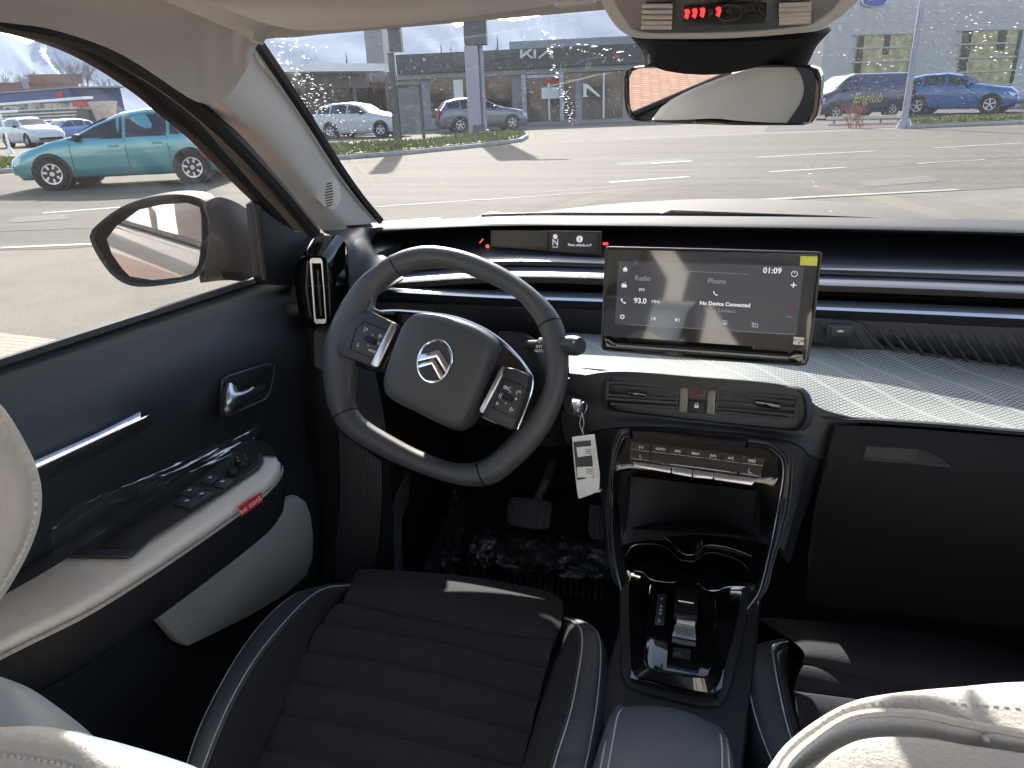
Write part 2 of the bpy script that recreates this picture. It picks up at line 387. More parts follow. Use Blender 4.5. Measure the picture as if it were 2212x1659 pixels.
# --- white canopy building left of it
K2 = Fac((660, 292), (850, 280))
cb = thing('workshop_building', K2.A, 'low dark workshop building under a bright white flat canopy left of the showroom', 'building')
frect(K2, cb, 'canopy', 'white_panel', 560, 137, 841, 154, -6, 7.5)
frect(K2, cb, 'wall', 'grey_panel', 560, 156, 850, 286, -6, 4.6)
for a_, b_ in ((600, 640), (650, 700), (712, 765), (775, 835)): frect(K2, cb, 'window', 'dark_glass', a_, 190, b_, 262, -1.35, .1)
frect(K2, cb, 'wall_sign', 'brick_red', 800, 178, 832, 184, -1.3, .1)
# --- big pale building on the right
F2 = Fac((1790, 232), (2212, 212))
fb = thing('repair_hall', F2.A, 'tall pale grey repair hall with two glazed sectional gates on the right', 'building')
frect(F2, fb, 'wall', 'pale_wall', 1786, -180, 3300, 226, -12, 12)
def gate(u0, u1, v0, v1, rows, cols):
    o = frect(F2, fb, 'gate', 'warm_int', u0, v0, u1, v1, .02, .08)
    b1 = MB()
    for k in range(rows+1): vv = v0+(v1-v0)*k/rows; F2.rect(b1, u0, vv-1.6, u1, vv+1.6, .11, .08)
    b1.build('gate_rail', 'pale_wall', o, flat=True)
    b2 = MB()
    for k in range(cols): 
        if k % 2 == 0 or k == 0: F2.rect(b2, u0+(u1-u0)*k/cols+1, v0+2, u0+(u1-u0)*(k+.45)/cols, v0+(v1-v0)*(.3 if k else 1), .1, .02)
    F2.rect(b2, u1-7, v0, u1, v1, .1, .05)
    b2.build('gate_glass', 'dark_glass', o, flat=True)
gate(1845, 1971, 73, 222, 5, 4); gate(2070, 2196, 64, 214, 5, 3)
mat('sign_blue', (.02, .05, .3), .3); mat('sign_white', (.7, .72, .75), .4)
cen = F2.p(1888, 2, .1); ov = [cen+F2.d*1.1*math.cos(t*.2618)+V3((0, 0, .42*math.sin(t*.2618))) for t in range(24)]
sg = MB().plate(ov, F2.n*.1).build('oval_sign', 'sign_white', fb, flat=True)
MB().plate([cen+F2.n*.102+(p-cen)*.9 for p in ov], F2.n*.03).build('sign_face', 'sign_blue', sg, flat=True)

def pylon(name, lab, segs, m, base):      # segs: (u0,u1,v0,v1) slabs in one vertical facing plane
    F = Fac(base, (base[0]+30, base[1]-1.2)); t = thing(name, F.A, lab, 'sign')
    for (nm, u0, v0, u1, v1, th, mm) in segs: F.rect(MB(), u0, v0, u1, v1, -th/2, th).build(nm, mm, t, flat=True)
    return t
pylon('sign_pylon', 'tall slab sign pylon standing on the grass island', [('slab', 996, -150, 1046, 96, .8, 'dark_metal'), ('shaft', 1008, 98, 1036, 294, .5, 'lilac_metal'), ('foot', 1022, 270, 1046, 296, .9, 'dark_metal')], None, (1036, 294))
pylon('flag_pylon', 'narrow dark double slab pylon behind the board frame', [('slab', 829, -160, 856, 112, .5, 'dark_metal'), ('shaft', 846, 114, 858, 308, .3, 'dark_metal')], None, (852, 308))
pylon('tower_block', 'far tall grey tower rising above the white canopy', [('tower', 783, -60, 822, 140, 4, 'grey_panel')], None, (805, 262))
# lamp posts
def post(lab, base, top, r, m='lilac_metal', group=None, name='lamp_post', head=True):
    A = Z(*base); h = up(A, *top); T = V3((A.x, A.y, h))
    t = thing(name, A, lab, 'lamp post', group)
    MB().cyl(A, T, r, r*.7, 10).build('pole', m, t)
    MB().cyl(A, A+V3((0, 0, .25)), r*2, r*1.6, 10).build('foot', m, t)
    if head: MB().box(T+V3((.5, 0, .02)), (1.1, .22, .1), None, .03).build('lamp_head', m, t)
post('slim pale pole in front of the tall slab sign pylon', (1047, 293), (1028, -160), .13)
post('slim grey lamp post in front of the dark blue van', (1951, 277), (1988, -150), .11)
post('white lamp post behind the roof of the teal car', (170, 277), (150, 212), .07, 'white_panel')
post('white leaning post at the far left edge of the side window', (24, 332), (2, 243), .06, 'white_panel')
# board frame
Fb = Fac((860, 306), (915, 304)); bt = thing('banner_frame', Fb.A, 'dark see-through advertising board on a steel frame by the road', 'sign')
Fb.rect(MB(), 850, 190, 908, 288, .0, .05).build('board', mat('mesh_banner', (.2, .21, .22), .7, var=.3, vs=2), bt, flat=True)
f_ = MB(); Fb.rect(f_, 845, 180, 850, 305, -.02, .1); Fb.rect(f_, 908, 178, 914, 306, -.02, .1); Fb.rect(f_, 850, 183, 908, 189, -.02, .1); f_.build('frame', 'dark_metal', bt, flat=True)

# ---- cars
mat('tyre', (.02, .02, .02), .85); mat('alloy', (.55, .56, .6), .3, metal=.8); mat('car_glass', (.015, .02, .022), .06, spec=.7); mat('car_black', (.015, .015, .016), .5)
mat('lamp_clear', (.6, .62, .65), .1); mat('lamp_red', (.4, .01, .01), .2); mat('seat_dim', (.05,.05,.055), .8)
for nm, c, me_ in (('teal', (.085, .30, .32), .35), ('white', (.5, .5, .5), 0), ('greycar', (.13, .14, .17), .6), ('navy', (.008, .014, .06), .1), ('blue', (.001, .085, .27), 0), ('redcar', (.35, .02, .03), .2), ('skyblue', (.14, .22, .5), .4), ('silver', (.45, .46, .48), .6)):
    mat('paint_'+nm, c, .3, metal=me_, coat=1, dust=.06, ds=30)
def lerpf(T, x):
    if x <= T[0][0]: return T[0][1]
    for (a, b), (c, d) in zip(T, T[1:]):
        if x <= c: return b+(d-b)*(x-a)/(c-a)
    return T[-1][1]
STY = {  # x along length from front bumper(0) to rear(L): top line, belt line
 'mpv': dict(L=4.36, W=1.80, top=[(0, .50), (.06, .66), (.3, .80), (.9, .96), (1.3, 1.05), (1.8, 1.30), (2.25, 1.46), (2.8, 1.52), (3.5, 1.50), (4.0, 1.42), (4.25, 1.1), (4.33, .8), (4.36, .5)], belt=[(0, .56), (.9, .90), (1.4, .94), (4.0, 1.02), (4.36, .85)], wh=(.84, 3.60), wr=.33, glass=[(1.24, .96, 2.33, 1.39), (2.40, .98, 3.2, 1.42), (3.27, 1.0, 3.9, 1.36)], front=1.35),
 'suv': dict(L=4.6, W=1.9, top=[(0, .6), (.08, .8), (.3, .98), (1.2, 1.12), (1.55, 1.2), (2.1, 1.52), (2.7, 1.64), (3.6, 1.62), (4.2, 1.5), (4.5, 1.1), (4.6, .6)], belt=[(0, .65), (1.2, 1.06), (4.2, 1.16), (4.6, .95)], wh=(.9, 3.6), wr=.36, glass=[(1.6, 1.12, 2.6, 1.52), (2.68, 1.13, 3.5, 1.53), (3.58, 1.16, 4.2, 1.44)], front=1.5),
 'van': dict(L=5.3, W=2.0, top=[(0, .6), (.06, .9), (.3, 1.1), (.8, 1.25), (1.1, 1.4), (1.8, 1.85), (2.2, 1.96), (5.1, 1.95), (5.28, 1.8), (5.3, .6)], belt=[(0, .7), (.9, 1.2), (5.3, 1.25)], wh=(.95, 4.1), wr=.34, glass=[(1.15, 1.22, 2.1, 1.72)], front=1.1),
 'hatch': dict(L=4.2, W=1.78, top=[(0, .5), (.08, .7), (.35, .85), (1.1, .98), (1.4, 1.05), (2.0, 1.38), (2.5, 1.47), (3.3, 1.45), (3.9, 1.3), (4.15, .9), (4.2, .5)], belt=[(0, .55), (1.1, .93), (4.0, 1.0), (4.2, .8)], wh=(.82, 3.4), wr=.32, glass=[(1.45, .98, 2.4, 1.36), (2.48, 1.0, 3.2, 1.37), (3.28, 1.03, 3.75, 1.28)], front=1.4)}
def car(style, paint, front, rear, lab, group=None, name='parked_car', cat='car', sc_=1., detail=True):
    """front/rear = ground points under near-side front and rear wheel"""
    S = STY[style]; L = S['L']; W = S['W']; hw = W/2
    d = (rear-front); wb = S['wh'][1]-S['wh'][0]; d.z = 0; k = d.length/wb if sc_ == 0 else sc_; d.normalize()
    side = V3((-d.y, d.x, 0));   # towards far side?
    if side.dot(front-CAM) < 0: side = -side
    O = front - d*S['wh'][0]*k + side*(hw-.1)*k     # on the centre line under the front bumper
    def P(x, y, z): return O + d*(x*k) + side*(y*k) + V3((0, 0, z*k))
    root = thing(name, P(L/2, 0, 0), lab, cat, group)
    rf = V3((0,0,0))
    N_ = 46; rings = []
    def halfw(x):
        e = min(1, (x/.45))**.5 if x < .45 else 1; r = min(1, ((L-x)/.3))**.5 if L-x < .3 else 1
        return hw*(.78+.22*e)*(.85+.15*r)
    def sect(x):
        zt = lerpf(S['top'], x); zb = min(lerpf(S['belt'], x), zt-.015); h = halfw(x); g_ = max(0, zt-zb)
        gi = min(1, g_/.45)             # greenhouse inset
        wt = h*(.93-.20*gi); sill = .22 if .15 < x < L-.1 else .32
        return [(0, zt), (wt*.55, zt-.006), (wt*.88, zt-.03*gi-.012), (wt, zt-.08*gi-.03*min(1, g_*4)), (h*.965, zb), (h, zb-.16*(zb-.2)), (h, zb*.55+.1), (h*.985, .42), (h*.97, sill+.06), (h*.9, sill), (0, sill)]
    xs = sorted(set([i*L/N_ for i in range(N_+1)]+[a_[0] for a_ in S['top']]))
    for x in xs:
        x = min(max(x, .004), L-.004); s_ = sect(x)
        rings.append([P(x, -y, z) for y, z in s_[:-1]]+[P(x, y, z) for y, z in [s_[-1]]+s_[-2:0:-1]])
    MB().loft(rings).build('body', paint, root, sharp=50)
    def surf(x, z, off=.006):
        s_ = sect(x)
        for (y0, z0), (y1, z1) in zip(s_, s_[1:]):
            if z1 <= z <= z0 and z0 > z1: return y0+(y1-y0)*(z0-z)/(z0-z1)+off
        return s_[3][0]+off
    for sgn in (-1, 1):
        for (x0, z0, x1, z1) in S['glass']:
            pts = []
            first = (x0, z0, x1, z1) == S['glass'][0]; last = (x0, z0, x1, z1) == S['glass'][-1] and style != 'van'
            def zt(x): return min(z1, lerpf(S['top'], x)-.10)
            poly = [(x0, z0)]
            for t in range(7): xx = x0+(x1-x0)*t/6; poly.append((xx, max(z0+.02, zt(xx))))
            poly.append((x1, z0))
            mb = MB(); mb.plate([P(x, sgn*surf(x, z), z) for x, z in poly], side*(.004*sgn)); gl = mb.build('side_window', 'car_glass', root)
        # door seams, handles, mirror
        if detail:
            dm = MB()
            for xx in (S['glass'][0][0]+.05, S['glass'][0][2]+.04) + ((S['glass'][1][2]+.0,) if len(S['glass']) > 1 else ()):
                dm.tube([P(xx, sgn*(surf(xx, z, .001)), z) for z in (.36, .6, .8, lerpf(S['belt'], xx)-.02)], .006*k, 5)
            dm.build('door_seam', 'car_black', root)
            for g2 in S['glass'][:2]:
                xx = g2[2]-.2; zz = lerpf(S['belt'], xx)-.14; MB().box(P(xx, sgn*surf(xx, zz, .02), zz), (.2*k, .035*k, .035*k), Matrix.Rotation(math.atan2(d.y, d.x), 3, 'Z'), .012).build('door_handle', paint, root)
            xx = S['glass'][0][0]+.22; MB().box(P(xx, sgn*(surf(xx, 1.06)+.1), lerpf(S['belt'], xx)+.06), (.12*k, .2*k, .14*k), Matrix.Rotation(math.atan2(d.y, d.x), 3, 'Z'), .04).build('wing_mirror', 'car_black', root)
        for wx in S['wh']:
            c = P(wx, sgn*(hw-.10), S['wr']); ax = side*sgn; wr = S['wr']*k
            MB().cyl(P(wx, sgn*(hw-.3), S['wr']+.02), P(wx, sgn*(halfw(wx)+.004), S['wr']+.02), wr*1.16, None, 28).build('wheel_arch', 'car_black', root)
            ty = MB()
            prof_ = [(wr*.62, .02), (wr*.64, .045), (wr*.93, .05), (wr, .02), (wr, -.16)]
            def rg(r_, o): e1 = d; e2 = V3((0, 0, 1)); return [c+ax*((o+.09)*k)+e1*(r_*math.cos(t*math.pi/14))+e2*(r_*math.sin(t*math.pi/14)) for t in range(28)]
            ty.loft([rg(r_, o) for r_, o in prof_], False, True); wh = ty.build('wheel', 'tyre', root)
            rm = MB(); cc = c+ax*(.095*k)
            rm.tube([cc+d*(wr*.6*math.cos(t*math.pi/14))+V3((0, 0, wr*.6*math.sin(t*math.pi/14))) for t in range(28)], .022*k, 6, True)
            nsp = 7 if style == 'mpv' else 5
            for t in range(nsp):
                an = 2*math.pi*t/nsp+.3; e_ = d*math.cos(an)+V3((0, 0, math.sin(an)))
                rm.tube([cc+e_*(wr*.08), cc+e_*(wr*.6)], [wr*.11, wr*.15], 6, flat=.25, nrm=ax)
            rm.cyl(cc-ax*.02, cc+ax*.012, wr*.17, wr*.14, 14); rm.build('rim', 'alloy', wh)
            MB().cyl(cc-ax*.035, cc-ax*.03, wr*.6, None, 20).build('brake_disc', 'dark_metal', wh)
    # windscreen, rear window, lights, bumper line
    xa = [a_[0] for a_ in S['top'] if a_[0] >= S['front']-.15]
    x0 = S['front']; x1 = x0+.62 if style != 'van' else x0+.75
    rows = []
    for t in range(6):
        x = x0+(x1-x0)*t/5; z = lerpf(S['top'], x); s_ = sect(x); wv = s_[2][0]
        rows.append([P(x, wv*q, z+.008-.018*q*q) for q in (-.98, -.5, 0, .5, .98)])
    MB().sheet(rows, 0, 0).build('windscreen', 'car_glass', root)
    zl = lerpf(S['top'], .12)
    for sgn in (-1, 1):
        y_ = sgn*halfw(.2)
        MB().sheet([[P(.04, y_*.72, zl-.22), P(.03, y_*.74, zl-.12)], [P(.14, y_*.98, zl-.2), P(.16, y_*.97, zl-.06)], [P(.42, y_*1.01, zl-.06), P(.5, y_*.975, zl+.03)]], 2, 3, .012).build('headlight', 'lamp_clear', root)
        y_ = sgn*halfw(L-.1); MB().box(P(L-.08, y_*.93, .98 if style != 'van' else 1.1), (.12*k, .16*k, .28*k), Matrix.Rotation(math.atan2(d.y, d.x), 3, 'Z'), .03).build('tail_light', 'lamp_red', root)
    MB().box(P(.02, 0, .42), (.06*k, W*.7*k, .18*k), Matrix.Rotation(math.atan2(d.y, d.x), 3, 'Z'), .03).build('grille', 'car_black', root)
    return root, P
tc_, _ = car('mpv', 'paint_teal', Z(127, 411), Z(421, 396), 'teal green people carrier stopped on the road seen through the side window')
car('suv', 'paint_greycar', Z(1107, 281), Z(968, 288), 'grey blue sport utility car parked beside the tall pylon')
car('suv', 'paint_white', Z(826, 297), Z(722, 300), 'white roofed sport utility car parked left of the board frame')
car('hatch', 'paint_redcar', Z(905, 279), Z(938, 273), 'small dark red car mostly hidden behind the grey utility car', detail=False)
vn, VP = car('van', 'paint_navy', Z(1800, 258), Z(2003, 247), 'dark navy delivery van with faint gold writing on its side', name='parked_van', cat='van')
car('suv', 'paint_blue', Z(2135, 245.5), Z(2020, 247.5), 'bright blue pickup behind the dark navy van', name='pickup_truck', cat='pickup', sc_=1.12)
car('suv', 'paint_white', Z(66, 318), Z(-24, 318), 'white utility car at the left edge of the side window')
car('hatch', 'paint_greycar', Z(150, 300), Z(90, 302), 'dark car between the white and the light blue cars', detail=False)
car('hatch', 'paint_skyblue', Z(120, 310), Z(205, 304), 'light blue hatchback behind the bonnet of the teal car', detail=False)
mat('gold', (.55, .42, .12), .4, metal=.3)
v0 = VP(2.6, -1.02, .86); 
MB().text('Englub', v0 if (v0-CAM).length < (VP(2.6, 1.02, .86)-CAM).length else VP(2.6, 1.02, .86), (VP(1, 0, 0)-VP(0, 0, 0)), (0, 0, 1), .62, .004, .3).build('lettering', 'gold', vn)
# low red white barrier, shrub
Fl = Fac((1788, 272), (1940, 268)); bt = thing('low_barrier', Fl.A, 'low cream and pink striped barrier in front of the navy van', 'barrier')
Fl.rect(MB(), 1786, 250, 1946, 257, 0, .08).build('rail', 'wood_rail', bt, flat=True); Fl.rect(MB(), 1788, 266, 1940, 273, 0, .08).build('rail', mat('pinkish', (.6, .32, .28), .7), bt, flat=True)
pm = MB()
for u in (1800, 1850, 1900, 1938): Fl.rect(pm, u, 250, u+4, 276, -.1, .08)
pm.build('post', 'dark_metal', bt, flat=True)
def twigs(mb, o, dirv, ln, r, dep, sp=.55, n=3):
    e = o+dirv*ln; mb.tube([o, o.lerp(e, .5)+V3((random.uniform(-.04, .04)*ln, random.uniform(-.04, .04)*ln, 0)), e], [r, r*.8, r*.6], 4, cap=False)
    if dep:
        for _ in range(n):
            dd = (dirv+V3((random.uniform(-sp, sp), random.uniform(-sp, sp), random.uniform(-.15, .35)))).normalized()
            twigs(mb, o.lerp(e, random.uniform(.45, 1)), dd, ln*random.uniform(.55, .8), r*.55, dep-1, sp, n)
random.seed(8)
S0 = Z(1850, 277); sh = thing('bare_shrub', S0, 'reddish leafless shrub in front of the navy van', 'shrub')
sb = MB()
for _ in range(14): twigs(sb, S0+V3((random.uniform(-.35, .35), random.uniform(-.3, .3), 0)), V3((random.uniform(-.5, .5), random.uniform(-.3, .3), 1)).normalized(), .45, .011, 3, .8)
sb.build('branches', mat('red_twig', (.28, .09, .06), .8), sh)
def baretree(u, v, utop, vtop, lab, n=5, group='bare trees beyond the lot'):
    A = Z(u, v); h = up(A, utop, vtop); t = thing('bare_tree', A, lab, 'tree', group)
    MB().tube([A, A+V3((0, 0, h*.3)), A+V3((.1, 0, h*.55))], [h*.022, h*.016, h*.011], 6).build('trunk', 'bark', t)
    mb = MB()
    for i in range(9): 
        z0 = h*random.uniform(.25, .55); twigs(mb, A+V3((0, 0, z0)), V3((random.uniform(-.6, .6), random.uniform(-.6, .6), 1)).normalized(), h*.22, h*.007, 4, .5, 3)
    mb.build('crown', 'twig', t)
for i, a_ in enumerate([(175, 268, 180, 118, 'tall bare tree right of the white plume'), (205, 268, 205, 125, 'bare tree above the roof of the teal car'), (248, 268, 240, 150, 'bare tree nearest the window frame'), (16, 271, 17, 140, 'thin bare tree at the left edge of the side window'), (62, 270, 62, 150, 'bare tree left of the white plume'), (92, 269, 90, 150, 'short bare tree below the plume, over the red brick building')]):
    random.seed(20+i); baretree(*a_)
def conifer(u, v, ut, vt, lab):
    A = Z(u, v); h = up(A, ut, vt); t = thing('conifer_tree', A, lab, 'tree', 'dark conifers behind the roofs')
    MB().cyl(A, A+V3((0, 0, h*.95)), h*.02, h*.004, 6).build('trunk', 'bark', t)
    mb = MB()
    for i in range(260):
        f = random.uniform(.12, 1); a_ = random.uniform(0, 6.28); r_ = h*.17*(1-f)+.1; z0 = h*f
        o = A+V3((0, 0, z0)); e = V3((math.cos(a_), math.sin(a_), -.35)); s_ = V3((-math.sin(a_), math.cos(a_), 0))*r_*.22
        mb.face([mb.bm.verts.new(o), mb.bm.verts.new(o+e*r_*.6+s_), mb.bm.verts.new(o+e*r_*random.uniform(.8, 1.15)), mb.bm.verts.new(o+e*r_*.6-s_)])
    mb.build('crown', 'conifer', t, flat=True)
random.seed(5)
conifer(763, 258, 763, 106, 'dark conifer above the white canopy'); conifer(963, 252, 962, 88, 'conifer above the fascia left of the tall pylon'); conifer(983, 252, 982, 94, 'lower conifer touching the tall pylon'); conifer(1081, 250, 1081, 70, 'conifer above the roof near the pale lettering')
# left: red brick building, blue building, fence, plume, pot, boards
L1 = Fac((0, 273.5), (160, 266.5)); lb = thing('brick_building', L1.A, 'long red brown brick building with pale roof edge at the left', 'building')
frect(L1, lb, 'wall', 'brick_red', -700, 177, 178, 262, -20, 8); frect(L1, lb, 'roof', 'roof_red', 64, 160, 178, 180, -22, 11); frect(L1, lb, 'chimney', 'grey_panel', 48, 170, 62, 192, -10, 2)
L2 = Fac((0, 286), (160, 281)); lb = thing('blue_hall', L2.A, 'low dark blue hall with a red square sign at the left', 'building')
frect(L2, lb, 'wall', 'blue_clad', -700, 196, 162, 288, -8, 8); frect(L2, lb, 'roof_edge', 'grey_panel', -700, 193, 164, 196, -8, 8.3); frect(L2, lb, 'sign', 'red_sign', 121, 199, 135, 210, .02, .1)
L3 = Fac((0, 302), (200, 296)); lb = thing('slatted_fence', L3.A, 'pale timber rail fence behind the parked cars at the left', 'fence')
rl = MB()
for v in (237, 245, 252, 259, 268): L3.rect(rl, -500, v-1.8, 165, v+1.6, .05, .05)
rl.build('rails', 'wood_rail', lb, flat=True)
pm = MB()
for u in range(-490, 170, 32): L3.rect(pm, u, 232, u+5, 300, 0, .05)
pm.build('posts', 'dark_metal', lb, flat=True)
L4 = Fac((0, 292), (200, 288)); lb = thing('goods_rack', L4.A, 'white shelving rack of building goods behind the rail fence', 'rack')
L4.rect(MB(), -500, 216, 181, 221, 0, 1).build('beam', 'white_panel', lb, flat=True)
random.seed(4); pm = MB(); p2_ = MB()
for u in range(-480, 240, 18): L4.rect(pm if random.random() < .5 else p2_, u, random.uniform(222, 230), u+random.uniform(8, 17), 236, .1, .8)
pm.build('goods', 'stone', lb, flat=True); p2_.build('crates', 'grey_panel', lb, flat=True)
frect(L4, lb, 'red_board', 'red_sign', 156, 219, 187, 230, 1.1, .1)
frect(L4, lb, 'dark_pallets', 'dark_metal', 165, 238, 192, 262, .9, .5)
A = Z(239, 300); t = [(.35, 0), (.42, .1), (.6, .9), (.66, 1.0), (.66, 1.08), (.55, 1.08)]; pot = MB(); hz = up(A, 239, 219); 
pot.loft([[V3((A.x+r_*1.4*math.cos(k*.3927), A.y+r_*1.4*math.sin(k*.3927), hz-1.5+z_*1.4)) for k in range(16)] for r_, z_ in t]); pot.build('stone_planter', 'stone', label='big pale stone planter above the roof of the teal car', cat='planter')
# plume of white steam
random.seed(9); pl = MB(); d0 = 500.
cpl = [(136, 168), (122, 155), (108, 136), (98, 122), (92, 108), (94, 96), (102, 86), (120, 70)]
for i in range(len(cpl)-1):
    for k in range(26):
        t = random.random(); u = cpl[i][0]*(1-t)+cpl[i+1][0]*t; v = cpl[i][1]*(1-t)+cpl[i+1][1]*t; sz = 2.+i*.9
        q = CAM+ray(u+random.uniform(-1, 1)*sz, v+random.uniform(-1, 1)*sz)*(d0+random.uniform(-4, 4)); pl.ball(q, (sz*.55*random.uniform(.5, 1.1))*d0/FPX, 2)
def smokemat():
    m = bpy.data.materials.new('steam'); m.use_nodes = True; N = m.node_tree.nodes; L = m.node_tree.links; N.clear()
    o = N.new('ShaderNodeOutputMaterial'); a = N.new('ShaderNodeBsdfDiffuse'); a.inputs[0].default_value = (.95, .95, .92, 1); b = N.new('ShaderNodeBsdfTransparent'); c = N.new('ShaderNodeBsdfTranslucent'); c.inputs[0].default_value = (.95, .95, .92, 1)
    x1 = N.new('ShaderNodeMixShader'); x1.inputs[0].default_value = .5; x2 = N.new('ShaderNodeMixShader'); lw = N.new('ShaderNodeLayerWeight'); lw.inputs[0].default_value = .4
    L.new(a.outputs[0], x1.inputs[1]); L.new(c.outputs[0], x1.inputs[2]); L.new(lw.outputs['Facing'], x2.inputs[0]); L.new(x1.outputs[0], x2.inputs[1]); L.new(b.outputs[0], x2.inputs[2]); L.new(x2.outputs[0], o.inputs[0]); return m
pl.build('steam_plume', smokemat(), kind='stuff', label='white steam plume rising over the brick building')
# building added behind the car to bounce light into the cabin (mirrors only)
bh = thing('showroom_bounce', (0, -14, 0), 'pale showroom front added behind the car to bounce light into the cabin', 'building')
MB().box((0, -17, 3.5), (60, 4, 7)).build('wall', 'pale_wall', bh, flat=True)
wb = MB()
for k in range(10): wb.box((-26+k*5.6, -14.98, 1.7), (3.6, .08, 2.6))
wb.build('window', 'dark_glass', bh, flat=True)
# ================= OWN CAR: SHELL, DOOR =================
mat('headlining', (.50, .49, .46), .95, bump=.3, bs=1400, var=.05, vs=60)
mat('trim_beige', (.60, .59, .565), .6, bump=.25, bs=1200)
mat('black_seal', (.009, .009, .010), .55)
mat('black_plastic', (.013, .015, .018), .55, spec=.35, bump=.4, bs=900)
mat('door_plastic', (.020, .024, .031), .52, bump=.5, bs=700, stretch=(1, 1, .45), rv=0)
mat('gloss_black', (.004, .004, .005), .07, spec=.6, coat=1)
mat('dash_soft', (.028, .032, .040), .52, bump=.4, bs=800)
mat('beige_leather', (.62, .58, .52), .5, bump=.35, bs=900)
mat('pale_panel', (.42, .44, .43), .5, bump=.2, bs=900)
mat('chrome', (.78, .78, .80), .16, metal=1)
mat('satin', (.55, .56, .58), .30, metal=1)
mat('edge_highlight', (.05, .055, .065), .4)
mat('sky_tint_trim', (.60, .70, .92), .5, metal=.05)
mat('glow_white', (.8, .8, .8), .5, emis=(1, 1, 1), es=.5)
mat('print_white', (.75, .75, .75), .6)
mat('stitch', (.45, .43, .40), .8)
mat('body_grey', (.12, .125, .135), .35, metal=.7, coat=.6, dust=.5, ds=260, dc=(.30, .28, .25))
mat('body_hood', (.09, .085, .08), .7, metal=.2, spec=.25, dust=.5, ds=500, dc=(.22, .21, .19))
mat('paper_white', (.6, .6, .58), .8)
mat('mirror', (.80, .81, .81), .0, metal=1)
mat('red_fabric', (.5, .015, .02), .7, bump=.4, bs=1500)
def glassmat(name, dirt, scale, tint=(1, 1, 1), streaks=False, film=.03, refl=.15):
    m = bpy.data.materials.new(name); m.use_nodes = True; N = m.node_tree.nodes; L = m.node_tree.links; N.clear()
    o = N.new('ShaderNodeOutputMaterial'); tr = N.new('ShaderNodeBsdfTransparent'); tr.inputs[0].default_value = (*tint, 1)
    gl = N.new('ShaderNodeBsdfGlossy'); gl.inputs['Roughness'].default_value = .0; fr = N.new('ShaderNodeFresnel'); fr.inputs[0].default_value = 1.45
    fm = N.new('ShaderNodeMath'); fm.operation = 'MULTIPLY'; fm.inputs[1].default_value = refl; L.new(fr.outputs[0], fm.inputs[0])
    g = N.new('ShaderNodeMixShader'); L.new(fm.outputs[0], g.inputs[0]); L.new(tr.outputs[0], g.inputs[1]); L.new(gl.outputs[0], g.inputs[2])
    tc = N.new('ShaderNodeTexCoord')
    df = N.new('ShaderNodeBsdfDiffuse'); tl = N.new('ShaderNodeBsdfTranslucent'); df.inputs[0].default_value = (.8, .78, .75, 1); tl.inputs[0].default_value = (.95, .93, .9, 1)
    dd = N.new('ShaderNodeMixShader'); dd.inputs[0].default_value = .8; L.new(df.outputs[0], dd.inputs[1]); L.new(tl.outputs[0], dd.inputs[2])
    # fine specks
    v = N.new('ShaderNodeTexNoise'); v.inputs['Scale'].default_value = scale; v.inputs['Detail'].default_value = 2; L.new(tc.outputs['Object'], v.inputs[0])
    r = N.new('ShaderNodeMapRange'); r.inputs[1].default_value = .60; r.inputs[2].default_value = .74; r.inputs[3].default_value = 0; r.inputs[4].default_value = dirt; L.new(v.outputs[0], r.inputs[0])
    big = N.new('ShaderNodeTexNoise'); big.inputs['Scale'].default_value = 3.5; big.inputs['Detail'].default_value = 4; L.new(tc.outputs['Object'], big.inputs[0])
    br = N.new('ShaderNodeMapRange'); br.inputs[1].default_value = .35; br.inputs[2].default_value = .7; br.inputs[3].default_value = .25; br.inputs[4].default_value = 1; L.new(big.outputs[0], br.inputs[0])
    mu = N.new('ShaderNodeMath'); mu.operation = 'MULTIPLY'; L.new(r.outputs[0], mu.inputs[0]); L.new(br.outputs[0], mu.inputs[1])
    ad = N.new('ShaderNodeMath'); ad.operation = 'ADD'; ad.inputs[1].default_value = film; L.new(mu.outputs[0], ad.inputs[0]); last = ad
    vo = N.new('ShaderNodeTexVoronoi'); vo.inputs['Scale'].default_value = scale*.22; L.new(tc.outputs['Object'], vo.inputs[0])      # dried drops
    vr = N.new('ShaderNodeMapRange'); vr.inputs[1].default_value = .13; vr.inputs[2].default_value = .04; vr.inputs[3].default_value = 0; vr.inputs[4].default_value = dirt*1.1; L.new(vo.outputs[0], vr.inputs[0])
    a2 = N.new('ShaderNodeMath'); a2.operation = 'MAXIMUM'; L.new(last.outputs[0], a2.inputs[0]); L.new(vr.outputs[0], a2.inputs[1]); a2.use_clamp = True
    f = N.new('ShaderNodeMixShader'); L.new(a2.outputs[0], f.inputs[0]); L.new(g.outputs[0], f.inputs[1]); L.new(dd.outputs[0], f.inputs[2]); L.new(f.outputs[0], o.inputs[0])
    MATS[name] = m; return m
glassmat('windscreen_glass', .20, 420, film=.008)
glassmat('door_glass', .10, 700, film=.004, refl=.08)
glassmat('film', .25, 60, film=.04, refl=.35)
mat('smear', (.85, .84, .80), .8)

car_ = thing('own_car_shell', (0, .6, 0), 'cabin shell of the car with pale roof lining, pillar trim and dusty bonnet', 'car body')
